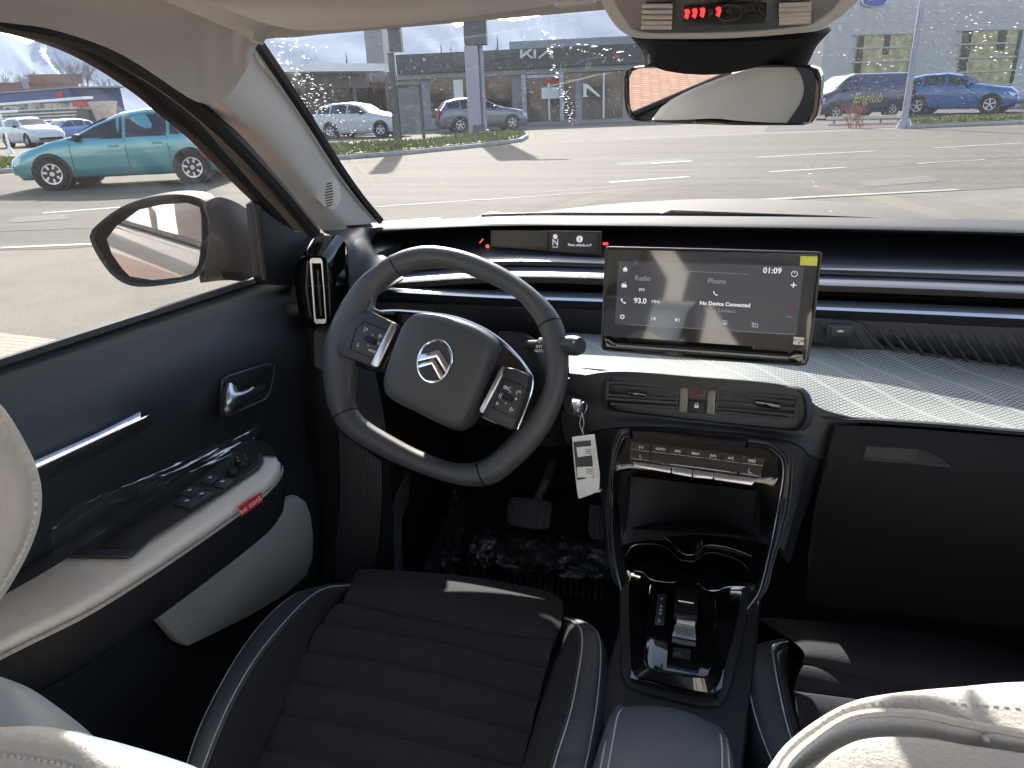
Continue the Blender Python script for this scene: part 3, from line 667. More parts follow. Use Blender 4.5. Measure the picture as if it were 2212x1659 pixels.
# --- windscreen plane
WT = Y(940, 30, .80); WBL = X(811, 480, -.66); WTL = X(545, 92, -.545); WBR = Y(2212, 478, 1.42)
def wsrow(a, b, c): return [V3(a), V3(b), V3(c)]
def wpt(s, t):      # s -1..1 across, t 0 bottom..1 top
    x = s*(.80-.20*t); yb = 1.74-.30*s*s; yt = .93-.05*s*s
    zb = 1.062; ztp = 1.425-.012*s*s
    return V3((x, yb+(yt-yb)*t, zb+(ztp-zb)*t + .018*math.sin(math.pi*t)))
ws = thing('windscreen', (0, 1.3, 1.1), 'dusty windscreen with dried streaks and a black border', 'windscreen')
MB().sheet([[wpt(s/4, t/4) for s in range(-4, 5)] for t in range(0, 5)], 2, 2).build('pane', 'windscreen_glass', ws)
def wsn(s, t):
    a = wpt(s+.01, t)-wpt(s-.01, t); b = wpt(s, t+.01)-wpt(s, t-.01); n = a.cross(b).normalized(); return n if n.y < 0 else -n
def onws(u, v):      # pixel -> windscreen surface (iterative)
    s, t = 0., .5; d = ray(u, v)
    for _ in range(30):
        p = wpt(s, t); q = CAM+d*((p-CAM).dot(wsn(s, t))/d.dot(wsn(s, t))); e = q-p
        a = (wpt(s+.01, t)-p)/.01; b = (wpt(s, t+.01)-p)/.01
        s += e.dot(a)/a.dot(a)*.8; t += e.dot(b)/b.dot(b)*.8
        s = max(-1.3, min(1.3, s)); t = max(-.3, min(1.3, t))
    return wpt(s, t), wsn(s, t)
sm = MB(); random.seed(11)
def blob(u, v, r, asp=1., ang=0.):
    p, n = onws(u, v); p = p+n*.0015
    e1 = (onws(u+4, v)[0]-p); e1 = (e1-n*e1.dot(n)).normalized(); e2 = n.cross(e1); c_, s_ = math.cos(ang), math.sin(ang)
    vs = []
    for k in range(9):
        a = k*.698; rr = r*random.uniform(.6, 1.2); x = rr*asp*math.cos(a); y = rr*math.sin(a)
        vs.append(sm.bm.verts.new(p+e1*(x*c_-y*s_)+e2*(x*s_+y*c_)))
    sm.face(vs)
mmpx = .0007
for a, b, n_, sp, r_ in [((1170, 60), (1232, 262), 34, 4, .0011), ((1180, 75), (1378, 120), 16, 2, .0016), ((1216, 186), (1240, 262), 60, 6, .0007), ((1190, 92), (1345, 128), 26, 3, .0006), ((600, 118), (760, 300), 130, 26, .0008), ((640, 150), (700, 250), 60, 20, .0010), ((590, 80), (680, 110), 26, 16, .0010), ((1722, 320), (1800, 470), 16, 3, .0008), ((1690, 90), (1960, 150), 30, 8, .0006), ((2080, 20), (2210, 160), 40, 26, .0008), ((1560, 0), (1500, 0), 0, 0, 0)]:
    for _ in range(n_):
        t = random.random(); g1 = random.gauss(0, 1)*sp; g2 = random.gauss(0, 1)*sp
        blob(a[0]+(b[0]-a[0])*t+g1, a[1]+(b[1]-a[1])*t+g2*.6, r_*random.uniform(.5, 1.3), random.uniform(1, 2.4), random.uniform(-.6, .6))
for _ in range(110): blob(random.uniform(560, 2200), random.uniform(20, 460), .0006*random.uniform(.5, 1.2), random.uniform(1, 1.6), random.uniform(0, 3))
def ssmat():
    m = bpy.data.materials.new('dried_dirt'); m.use_nodes = True; N = m.node_tree.nodes; L = m.node_tree.links; N.clear()
    o = N.new('ShaderNodeOutputMaterial'); t = N.new('ShaderNodeBsdfTransparent'); tl = N.new('ShaderNodeBsdfTranslucent'); tl.inputs[0].default_value = (1, .98, .95, 1)
    x = N.new('ShaderNodeMixShader'); x.inputs[0].default_value = .62; L.new(t.outputs[0], x.inputs[1]); L.new(tl.outputs[0], x.inputs[2]); L.new(x.outputs[0], o.inputs[0]); return m
sm.build('dried_streaks', ssmat(), ws, kind='stuff')
# black border
bd = MB(); bd.sheet([[wpt(s/8, t)+wsn(s/8, t)*.0035 for s in range(-8, 9)] for t in (-.02, .045)], 2, 1, .003); bd.build('lower_band', 'black_seal', ws)
# --- roof lining: pixel grid with own depth
def hl(u, v, z): return Z(u, v, z)
roof_rows = [
 [X(-700, -150, -.60), X(-300, 0, -.60), X(0, 42, -.60), X(120, 60, -.60), X(260, 112, -.60), X(400, 205, -.605), X(432, 217, -.61), X(465, 213, -.60), X(500, 185, -.585), X(525, 140, -.56), X(545, 92, -.55), X(580, 66, -.53)],
 [V3((-.56, -.6, 1.46)), V3((-.56, .2, 1.475)), V3((-.56, .45, 1.47)), V3((-.56, .56, 1.46)), V3((-.555, .66, 1.445)), V3((-.55, .74, 1.43)), V3((-.54, .76, 1.43)), V3((-.53, .77, 1.43)), V3((-.52, .785, 1.43)), V3((-.51, .79, 1.425)), V3((-.50, .80, 1.42)), V3((-.47, .815, 1.418))],
 [V3((-.4, -.6, 1.50)), V3((-.4, .2, 1.50)), V3((-.4, .4, 1.495)), V3((-.4, .5, 1.49)), V3((-.4, .58, 1.48)), V3((-.4, .65, 1.465)), V3((-.4, .69, 1.455)), V3((-.4, .72, 1.45)), V3((-.4, .75, 1.44)), V3((-.39, .78, 1.43)), V3((-.38, .81, 1.425)), V3((-.36, .83, 1.42))],
 [V3((0, -.6, 1.52)), V3((0, .2, 1.52)), V3((0, .4, 1.515)), V3((0, .5, 1.51)), V3((0, .58, 1.50)), V3((0, .65, 1.485)), V3((0, .69, 1.475)), V3((0, .72, 1.465)), V3((0, .75, 1.455)), V3((0, .79, 1.44)), V3((0, .83, 1.43)), V3((0, .86, 1.425))]]
mir_ = [[V3((-p.x, p.y, p.z)) for p in r] for r in roof_rows[1::-1]] 
roof_rows += [[V3((.4, p.y, p.z)) for p in roof_rows[2]], [V3((.56, p.y, p.z)) for p in roof_rows[1]], [V3((-p.x, p.y, p.z)) for p in roof_rows[0]]]
MB().sheet(roof_rows, 4, 4, -.006).build('roof_lining', 'headlining', car_)
MB().box((0, .05, 1.56), (1.24, 1.5, .03), None, .01).build('roof_panel', 'body_grey', car_)
# --- pillar trim (pixel traced on x planes)
pt_rows = [
 [X(432, 217, -.635), X(520, 292, -.66), X(610, 395, -.69), X(700, 503, -.715)],
 [X(465, 213, -.60), X(560, 290, -.635), X(655, 390, -.665), X(745, 488, -.69)],
 [X(505, 165, -.585), X(600, 265, -.62), X(695, 385, -.66), X(780, 485, -.685)],
 [X(540, 96, -.565), X(585, 160, -.595), X(722, 366, -.655), X(812, 481, -.68)]]
MB().sheet(pt_rows, 5, 5, .004).build('pillar_trim', 'trim_beige', car_)
mb = MB()
for s_ in (1,): mb.sheet([[V3((-p.x, p.y, p.z)) for p in r] for r in pt_rows], 5, 5, .004)
mb.build('pillar_trim', 'trim_beige', car_)
# highlight edge bead + black glass seal along the pillar
bp = cr([X(541, 94, -.563), X(586, 158, -.59), X(650, 253, -.62), X(722, 364, -.652), X(770, 430, -.668), X(812, 479, -.68)], 6)
MB().tube(bp, .0035, 6).build('pillar_edge', 'trim_beige', car_)
MB().tube([p+V3((.004, .010, .002)) for p in bp], .0085, 6).build('glass_seal', 'black_seal', car_)
# tweeter grille
gp = [(672, 413), (690, 392), (708, 382), (722, 384), (732, 397), (736, 425), (731, 444), (719, 454), (700, 446), (683, 430)]
def onp(u, v, off=0.):
    p0 = X(700, 420, -.668); n = V3((.62, -.72, .18)).normalized(); return PN(u, v, p0+n*off, n)
gn = V3((.62, -.72, .18)).normalized()
gr = MB().plate([onp(*p, .002) for p in gp], gn*.003, .001).build('speaker_grille', 'trim_beige', car_)
lv = MB()
for k in range(9):
    v = 394+k*6; lv.plate([onp(701+abs(k-4)*1.0, v+3, .0052), onp(720-abs(k-4)*.8, v-1, .0052), onp(720-abs(k-4)*.8, v+1.6, .0052), onp(701+abs(k-4)*1.0, v+5.6, .0052)], gn*.0006)
lv.build('speaker_slots', 'black_seal', gr)
# --- black seals and frame round the side window
WX = -.70
inner = [(-500, -30), (-200, 22), (0, 68), (100, 97), (168, 126), (235, 165), (302, 212), (336, 242), (403, 296), (470, 363), (520, 412), (551, 441)]
mid = [(-500, -70), (-200, -5), (0, 50), (100, 72), (200, 101), (300, 158), (380, 212), (436, 270), (500, 345), (571, 424), (600, 455), (640, 500)]
outer = [(-500, -90), (-200, -20), (0, 37), (101, 57), (202, 87), (269, 118), (336, 158), (420, 215), (504, 282), (605, 386), (650, 440), (700, 503)]
MB().sheet([[X(u, v, -.72) for u, v in inner], [X(u*.5+a*.5, v*.5+b*.5, -.705) for (u, v), (a, b) in zip(inner, mid)], [X(u, v, -.70) for u, v in mid]], 3, 2, .006).build('window_frame', 'black_seal', car_)
MB().sheet([[X(u, v, -.668) for u, v in mid], [X(u*.6+a*.4, v*.6+b*.4, -.66) for (u, v), (a, b) in zip(mid, outer)]], 3, 1, .003).build('frame_trim', mat('bronze_grey', (.16, .145, .125), .6), car_)
MB().tube(cr([X(u*.35+a*.65, v*.35+b*.65, -.645) for (u, v), (a, b) in zip(mid, outer)], 4), .012, 8).build('door_seal', 'black_seal', car_)
# outer sheet metal roof rail so light does not leak
MB().sheet([[V3((s*.72, -1.2, 1.45)), V3((s*.72, .3, 1.48)), V3((s*.72, .62, 1.465)), V3((s*.735, .80, 1.40)), V3((s*.75, 1.05, 1.24)), V3((s*.77, 1.35, 1.06))] for s in (-1, -.92)]+[[V3((-.6, -1.2, 1.53)), V3((-.6, .3, 1.53)), V3((-.6, .62, 1.50)), V3((-.63, .93, 1.38)), V3((-.68, 1.19, 1.22)), V3((-.70, 1.38, 1.07))]], 3, 2, -.004).build('roof_rail', 'body_grey', car_)
MB().sheet([[V3((s*.72, -1.2, 1.45)), V3((s*.72, .3, 1.48)), V3((s*.72, .62, 1.465)), V3((s*.735, .80, 1.40)), V3((s*.75, 1.05, 1.24)), V3((s*.77, 1.35, 1.06))] for s in (1, .92)]+[[V3((.6, -1.2, 1.53)), V3((.6, .3, 1.53)), V3((.6, .62, 1.50)), V3((.63, .93, 1.38)), V3((.68, 1.19, 1.22)), V3((.70, 1.38, 1.07))]], 3, 2, -.004).build('roof_rail', 'body_grey', car_)
# mirror triangle (black) between seal and dash
tr = [X(551, 441, -.71), X(571, 424, -.71), X(640, 500, -.70), X(700, 503, -.70), X(705, 520, -.70), X(650, 620, -.70), X(575, 614, -.71), X(566, 600, -.71)]
MB().plate(tr, (-.02, .0, 0), .003).build('mirror_corner', 'black_plastic', car_)
MB().tube([X(553, 441, -.705), X(563, 520, -.705), X(572, 604, -.705)], .005, 6).build('window_channel', 'black_seal', car_)
# bonnet
hz = lambda x, y: 1.036-.055*(x/.8)**2-.16*max(0, y-2.15)**1.4
hd = MB(); hd.sheet([[V3((x, y-.15*(x/.8)**2, hz(x, y))) for x in (-.82, -.74, -.5, -.25, 0, .25, .5, .74, .82)] for y in (1.80, 1.95, 2.1, 2.3, 2.48, 2.62)], 3, 3, -.01)
hood = hd.build('bonnet', 'body_hood', car_)
MB().box((0, 1.76, 1.0), (1.45, .10, .04), None, .006).build('cowl', 'black_seal', car_)
wp = MB(); wp.tube([Y(1040, 466, 1.72), Y(1200, 462, 1.74), Y(1500, 464, 1.76)], .005, 6); wp.tube([Y(1420, 468, 1.7), Y(1450, 457, 1.74), Y(1800, 470, 1.76)], .005, 6); wp.build('wiper', 'black_seal', car_)
# floor, bulkhead, rear, right side
MB().box((0, .3, .20), (1.4, 2.6, .04)).build('floor_pan', 'black_plastic', car_)
mat('carpet', (.010, .011, .013), .95, bump=.8, bs=700)
MB().sheet([[V3((x, -.3, .25)) for x in (-.68, -.3, 0, .3, .68)], [V3((x, .9, .25)) for x in (-.68, -.3, 0, .3, .68)], [V3((x, 1.35, .27)) for x in (-.68, -.3, 0, .3, .68)], [V3((x, 1.62, .48)) for x in (-.68, -.3, 0, .3, .68)], [V3((x, 1.66, 1.0)) for x in (-.68, -.3, 0, .3, .68)]], 2, 3, -.01).build('carpet', 'carpet', car_)
MB().box((0, -1.75, .72), (1.4, .05, .5)).build('tailgate', 'body_grey', car_)
mb = MB(); mb.box((.71, .55, .66), (.06, 2.0, .80), None, .02); mb.build('passenger_door', 'door_plastic', car_)
mb = MB(); mb.box((.78, .3, .60), (.05, 3.2, .86), None, .02); mb.build('side_panel', 'body_grey', car_)
mb = MB(); mb.box((-.71, -.95, .66), (.06, 1.6, .80), None, .02); mb.build('rear_door_trim', 'door_plastic', car_)
for s_ in (-1, 1): MB().box((s_*.70, -.22, 1.22), (.06, .13, .50), None, .02).build('centre_pillar', 'trim_beige', car_)

# --- driver door
def xd(y, z):       # inner surface of the door card
    t = 1.065-z
    if t < .05: x = -.735+.045*(t/.05)
    elif t < .16: x = -.69+.012*math.sin((t-.05)/.11*math.pi)
    elif t < .40: x = -.69-.02*math.sin((t-.16)/.24*math.pi)
    else: x = -.69+.02*min(1, (t-.40)/.3)
    return x
sill = [Y(u, v, y) for u, v, y in ()]
dr = thing('driver_door', (-.75, .6, .3), 'dark door with pale stitched armrest beside the driver seat', 'car door')
ys = [-.35, -.1, .15, .35, .5, .65, .8, .95, 1.08, 1.16]
def ztop(y): return 1.066 if y < .5 else 1.066-.012*(y-.5)/.55
rows = []
for k, t in enumerate([0, .012, .03, .055, .09, .13, .17, .22, .27, .33, .40, .5, .6, .72]):
    rows.append([V3((xd(y, 1.065-t) - (.004 if t == 0 else 0), y, ztop(y)-t)) for y in ys])
MB().sheet(rows, 3, 3, -.02).build('door_card', 'door_plastic', dr)
MB().tube([V3((-.742, y, ztop(y)+.004)) for y in ys], .008, 6).build('window_seal', 'black_seal', dr)
MB().sheet([[V3((-.80, y, z)) for y in (-.35, .3, .8, 1.2)] for z in (.3, .6, .85, 1.0)]+[[V3((-.775, y, 1.055)) for y in (-.35, .3, .8, 1.2)], [V3((-.75, y, 1.062)) for y in (-.35, .3, .8, 1.2)]], 2, 2, -.006).build('outer_skin', 'body_grey', dr)
winp = [X(u, v, -.745) for u, v in inner] + [X(575, 610, -.745)] + [V3((-.745, .2, 1.06)), V3((-.745, -.35, 1.06))]
MB().plate([X(u, v, -.74) for u, v in inner]+[V3((-.74, 1.06, 1.05)), V3((-.74, -.35, 1.05))], (-.004, 0, 0)).build('door_glass', 'door_glass', dr)
# handle cup and lever
dx = lambda u, v, o=0.: X(u, v, -.676+o)
cup = [(480, 822), (493, 812), (578, 786), (592, 788), (590, 815), (582, 848), (572, 862), (500, 895), (484, 897), (476, 885)]
c_ = MB(); c_.plate([dx(*p, .003) for p in cup], (.003, 0, 0), .001); hc = c_.build('handle_recess', 'black_plastic', dr); MB().tube([dx(*p, .006) for p in cup], .0016, 6, True).build('recess_rim', 'edge_highlight', hc)  # lighter tube round the cup, edge highlight put into its colour
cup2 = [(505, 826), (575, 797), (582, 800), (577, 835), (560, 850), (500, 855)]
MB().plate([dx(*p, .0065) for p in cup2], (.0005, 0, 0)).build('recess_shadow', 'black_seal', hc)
cH = lambda X_, Y_: (X_/2.572*.864, (Y_/2.572+500)*.864)
hx = lambda a, b, o: dx(*cH(a, b), o)
lvv = MB(); lvv.sheet([[hx(1462, 1188, .010), hx(1478, 1184, .016), hx(1500, 1200, .018)], [hx(1440, 1260, .012), hx(1475, 1240, .024), hx(1545, 1245, .024)], [hx(1428, 1340, .012), hx(1480, 1300, .028), hx(1640, 1205, .024)], [hx(1424, 1380, .012), hx(1500, 1350, .026), hx(1715, 1192, .02)], [hx(1440, 1390, .006), hx(1520, 1350, .012), hx(1722, 1215, .01)]], 5, 5, .003)
lvv.tube([hx(1428, 1378, .012), hx(1440, 1290, .014), hx(1466, 1190, .012)], .0022, 6)
lvv.build('door_handle', 'satin', hc)
# chrome strip, its sky reflection put into a pale blue base colour
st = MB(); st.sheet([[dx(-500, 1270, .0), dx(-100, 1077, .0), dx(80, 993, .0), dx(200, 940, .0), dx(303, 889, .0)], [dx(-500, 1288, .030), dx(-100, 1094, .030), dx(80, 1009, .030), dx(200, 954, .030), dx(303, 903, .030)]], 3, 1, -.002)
st.build('trim_strip', 'sky_tint_trim', dr)
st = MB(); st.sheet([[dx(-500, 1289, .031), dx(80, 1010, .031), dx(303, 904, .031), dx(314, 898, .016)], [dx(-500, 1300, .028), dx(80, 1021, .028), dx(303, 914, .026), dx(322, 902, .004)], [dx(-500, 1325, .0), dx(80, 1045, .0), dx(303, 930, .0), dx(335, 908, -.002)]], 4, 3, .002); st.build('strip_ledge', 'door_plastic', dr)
# armrest
AZ = .832
def az(u, v, z=AZ): return Z(u, v, z)
outE = [(-260, 1420), (0, 1290), (142, 1208), (300, 1110), (430, 1025), (520, 968), (545, 956), (570, 961), (588, 975), (598, 992)]       # far edge at the door
inE = [(-200, 1484), (40, 1366), (180, 1298), (330, 1207), (480, 1107), (560, 1050), (586, 1026), (598, 1008), (600, 996)]
top = MB()
Ln = len(outE)
A_ = [az(u, v, .838) for u, v in outE]; B_ = [az(u, v, .836) for u, v in inE]
tipo = [az(556, 955, .838), az(575, 964, .838), az(592, 984, .836), az(602, 1008, .832), az(601, 1025, .83)]
o1 = resamp(cr(A_, 6), 22); i1 = resamp(cr(B_, 6), 22)
m1 = [a.lerp(b, .5)+V3((0, 0, .003)) for a, b in zip(o1, i1)]; q1 = [a.lerp(b, .85)+V3((0, 0, .001)) for a, b in zip(o1, i1)]
nd_ = [V3((.8*min(1, (21-k)/4+.2), .6*(1-min(1, (21-k)/4)), 0)) for k in range(22)]
side1 = [b+n*.0068+V3((0, 0, -.006)) for b, n in zip(i1, nd_)]; side2 = [b+n*.005+V3((0, 0, -.018)) for b, n in zip(i1, nd_)]
top.sheet([o1, m1, q1, i1, side1, side2], 0, 3, -.01)
ar = top.build('armrest_pad', 'beige_leather', dr, sharp=60)
s1 = MB()
for dz, dxx in ((-.0075, .0080), (-.0135, .0075)):
    ln = resamp([b+V3((dxx, 0, dz)) for b in i1], 160)
    for k in range(0, 159, 2): s1.tube([ln[k], ln[k+1]], .0007, 4)
s1.build('stitching', 'stitch', ar)
MB().tube([b+V3((.0068, 0, -.0105)) for b in i1], .0010, 5).build('seam', mat('seam_grey', (.22, .20, .18), .6), ar)
# dark body below the pad
lo = MB(); lo.sheet([side2, [b+V3((.004, 0, -.055)) for b in i1], [b+V3((-.012, -.01, -.085)) for b in i1], [V3((-.69, b.y-.03, b.z-.11)) for b in i1]], 0, 4, -.008)
lo.build('armrest_base', 'black_plastic', dr, sharp=60)
# fill between pad and door (outer side wall)
wl = MB(); wl.sheet([[p+V3((-.002, 0, .004)) for p in o1], [V3((-.70, p.y, p.z+.006)) for p in o1]], 0, 1, .004); wl.build('armrest_back', 'black_plastic', dr)
# switch panel inset
sp = [(146, 1207), (200, 1166), (300, 1097), (400, 1031), (500, 970), (540, 958), (556, 966), (568, 985), (570, 1000), (560, 1015), (500, 1055), (420, 1105), (330, 1162), (296, 1195), (285, 1205), (270, 1209)]
spp = [az(u, v, .8405) for u, v in sp]
sw = MB().plate(spp, (0, 0, .0045), .0015).build('switch_panel', 'dash_soft', dr)
cupp = [(207, 1184), (255, 1150), (330, 1100), (370, 1075), (412, 1108), (330, 1160), (296, 1184)]
MB().plate([az(u, v, .8455) for u, v in cupp], (0, 0, .0006)).build('grab_hollow', 'black_seal', sw)
pn = [(370, 1072), (395, 1052), (505, 975), (540, 966), (558, 980), (560, 1000), (500, 1048), (416, 1106)]
MB().plate([az(u, v, .8455) for u, v in pn], (0, 0, .001)).build('button_field', 'black_seal', sw)
def swt(u, v, icon=True, w_=.022, d_=.020, zz=.8472):
    c = az(u, v, zz); rt = Matrix.Rotation(R(-4), 3, 'Z') @ Matrix.Rotation(R(8), 3, 'X')
    b = MB().box(c, (w_, d_, .007), rt, .002).build('window_switch', 'dash_soft', sw)
    if icon:
        c2 = c+V3((0, 0, .0048)); MB().plate([c2+V3((-.0022, -.002, 0)), c2+V3((.0018, -.002, 0)), c2+V3((.0026, .002, 0)), c2+V3((-.0012, .002, 0))], (0, 0, .0004)).build('icon', 'print_white', b)
for u, v in ((455, 1038), (482, 1046), (411, 1065), (437, 1073)): swt(u, v)
swt(405, 1088, True, .034, .018)
kn = az(524, 1001, .848); k_ = MB(); k_.cyl(kn, kn+V3((0, 0, .008)), .0125, .011, 20); k_ = k_.build('mirror_knob', 'black_plastic', sw)
ic = MB()
for a_ in range(4): q = kn+V3((.0075*math.cos(a_*1.571), .0075*math.sin(a_*1.571), .0084)); ic.plate([q+V3((-.0014, 0, 0)), q+V3((.0014, 0, 0)), q+V3((0, .002, 0))], (0, 0, .0002))
ic.build('icon', 'print_white', k_)
kn = az(503, 1020, .848); MB().cyl(kn, kn+V3((0, 0, .006)), .009, .008, 16).build('mirror_selector', 'black_plastic', sw)
# red tag
tg = [X(u, v, -.574) for u, v in ((515, 1096), (563, 1064), (567, 1082), (520, 1115))]
tgp = side1[-6]; 
def tgx(u, v, o=0.): return PN(u, v, side1[-6]+V3((.014+o, 0, 0)), V3((.9, -.42, 0)).normalized())
tgo = MB().plate([tgx(515, 1095), tgx(540, 1078), tgx(563, 1063), tgx(567, 1082), tgx(544, 1098), tgx(520, 1116)], V3((.9, -.42, 0))*.0012).build('red_tag', 'red_fabric', dr)
xdv = (tgx(563, 1072)-tgx(520, 1104)); pc = tgx(541, 1091, .0022)
MB().text('be cool', pc, xdv, (0, 0, 1), .011, .0002).build('lettering', 'print_white', tgo)
# pocket
pk = [(300, 1330), (380, 1262), (480, 1180), (560, 1120), (610, 1085), (645, 1070), (663, 1083), (674, 1115), (679, 1160), (678, 1205), (664, 1245), (620, 1285), (540, 1333), (450, 1378), (408, 1398), (385, 1385), (355, 1350), (326, 1318)]
px_ = lambda u, v, o=0.: X(u, v, -.655+o)
MB().plate([px_(*p) for p in pk[1:]], (-.02, 0, 0), .006).build('door_pocket', 'pale_panel', dr)
# crumpled clear film
def filmsheet(rows, amp, seed, name, lab):
    random.seed(seed); n = 7
    mb = MB(); mb.sheet(rows, n, n, 0, None, lambda p, i, j: p+V3((random.uniform(0, amp), random.uniform(-amp, amp)*.3, random.uniform(-amp, amp)*.5)))
    return mb.build(name, 'film', label=lab, cat='plastic film', sharp=180)
filmsheet([[dx(110, 1110, .012), dx(260, 1050, .012), dx(400, 990, .012), dx(560, 905, .012)], [dx(108, 1160, .012), dx(250, 1090, .016), dx(400, 1010, .016), dx(560, 925, .012)], [dx(120, 1215, .012), dx(220, 1150, .02), dx(400, 1035, .02), dx(540, 955, .014)]], .004, 1, 'protective_film', 'loose clear protective film hanging on the dark door card above the armrest')
filmsheet([[az(-60, 1290, .855), az(60, 1225, .855), az(110, 1200, .852), az(140, 1205, .85)], [az(-60, 1350, .858), az(60, 1290, .856), az(140, 1250, .853), az(200, 1238, .85)], [az(-60, 1420, .848), az(60, 1355, .85), az(150, 1305, .848), az(222, 1268, .846)]], .004, 2, 'protective_film', 'crumpled clear film wrapped over the rear end of the pale armrest')
# --- side mirror
mat('mirror_black', (.014, .015, .016), .45, spec=.3, dust=.3, ds=500, dc=(.10, .095, .085))
mz = V3((0, 0, 1)); mn = V3((.48, -.875, .02)).normalized(); mp0 = Y(330, 520, .98)
def mm(u, v, o=0.): return PN(u, v, mp0+mn*o, mn)
sm_ = thing('side_mirror', mm(560, 600), 'dusty dark door mirror outside the driver window', 'mirror')
ho = [(193, 512), (215, 480), (262, 446), (320, 425), (380, 418), (430, 424), (452, 445), (458, 500), (452, 560), (430, 597), (380, 612), (300, 620), (255, 605), (222, 570)]
hr = resamp(cr([mm(*p) for p in ho], 5, True), 44, True); cc_ = sum(hr, V3())/44
rings = [[cc_+(p-cc_)*.93+mn*.0 for p in hr], [cc_+(p-cc_)*.985+mn*.004 for p in hr], hr, [cc_+(p-cc_)*1.0-mn*.03 for p in hr], [cc_+V3((.008, 0, .003))+(p-cc_)*.96-mn*.06 for p in hr], [cc_+V3((.02, 0, .005))+(p-cc_)*.8-mn*.09 for p in hr], [cc_+V3((.03, 0, .005))+(p-cc_)*.4-mn*.11 for p in hr]]
MB().loft(rings, False, True).build('housing', 'mirror_black', sm_, sharp=50)
gl_ = [(229, 517), (250, 488), (300, 452), (350, 441), (405, 437), (432, 446), (436, 465), (437, 520), (430, 570), (418, 592), (390, 600), (330, 606), (280, 598), (262, 580), (240, 548)]
MB().plate([mm(*p, -.006) for p in gl_], -mn*.004).build('bezel', 'black_seal', sm_)
def mirplate(name, pts2d, pc, tn, parent, fn):
    mb = MB(); ps = [fn(*p) for p in pts2d]
    mb.face([mb.bm.verts.new(p) for p in ps]); return mb.build(name, 'mirror', parent, flat=True)
# glass turned so that it shows the flank of the car
gm = V3((.415, -.905, -.09)).normalized(); gp0 = mm(350, 520, -.004)
gb = MB(); gb.face([gb.bm.verts.new(PN(350+(u-350)*.985, 520+(v-520)*.985, gp0+mn*.0, mn)+ (gm*0)) for u, v in gl_]); go = gb.build('mirror_glass', 'mirror', sm_, flat=True)
MB().box((-.79, -1.30, .66), (.04, 1.9, .74), None, .02).build('rear_flank', 'body_grey', car_)
MB().box((-.76, -1.25, 1.21), (.02, 1.75, .34), None, .005).build('rear_side_glass', 'car_glass', car_)
MB().box((-.775, -.55, 1.17), (.004, .22, .20)).build('paper_sheet', 'paper_white', car_)
arm = MB(); arm.sheet([[mm(436, 440, .0), mm(470, 432, -.02), mm(520, 455, -.05), mm(560, 500, -.08)], [mm(455, 500, .004), mm(490, 500, 0), mm(530, 520, -.02), mm(566, 545, -.05)], [mm(445, 575, .0), mm(490, 572, 0), mm(530, 572, -.02), mm(568, 590, -.05)], [mm(430, 598, -.02), mm(480, 592, -.03), mm(530, 596, -.04), mm(570, 612, -.06)]], 4, 4, .012)
arm.build('mirror_arm', 'mirror_black', sm_, sharp=60)
arm = MB(); arm.sheet([[mm(470, 578, .003), mm(510, 572, -.01), mm(560, 585, -.05)], [mm(478, 600, .0), mm(520, 604, -.02), mm(566, 612, -.05)]], 4, 3, .01); arm.build('mirror_foot', 'black_plastic', sm_)
# ================= DASHBOARD =================
mat('groove_black', (.004, .004, .005), .7, spec=.15)
mat('strip_soft', (.085, .095, .12), .34, bump=.8, bs=700)
mat('leather_dark', (.022, .024, .026), .45, bump=.9, bs=500)
mat('olive_soft', (.05, .05, .045), .55, bump=.5, bs=800)
mat('screen_glass', (.030, .028, .027), .04, spec=1, coat=1)
mat('display_dark', (.006, .006, .007), .3)
mat('ui_text', (.5, .5, .52), .5, emis=(.9, .92, 1), es=.20)
mat('ui_dim', (.2, .2, .21), .5, emis=(.9, .92, 1), es=.07)
mat('ui_panel', (.03, .031, .037), .05, spec=.9, coat=1, emis=(.5, .5, .58), es=.028)
mat('warn_red', (.5, .02, .02), .5, emis=(1, .05, .05), es=.6)
mat('warn_orange', (.5, .05, .02), .5, emis=(1, .12, .04), es=.5)
mat('icon_red', (.6, .05, .04), .5)
mat('yellow_note', (.72, .78, .12), .6)
mat('paper', (.8, .8, .78), .7, bump=.4, bs=40)
mat('ink', (.05, .05, .055), .6)
mat('wheel_leather', (.058, .061, .066), .45, bump=.35, bs=1100)
mat('hub_plastic', (.055, .058, .062), .5, bump=.55, bs=900)
mat('button_dark', (.030, .034, .040), .5, bump=.2, bs=1500)
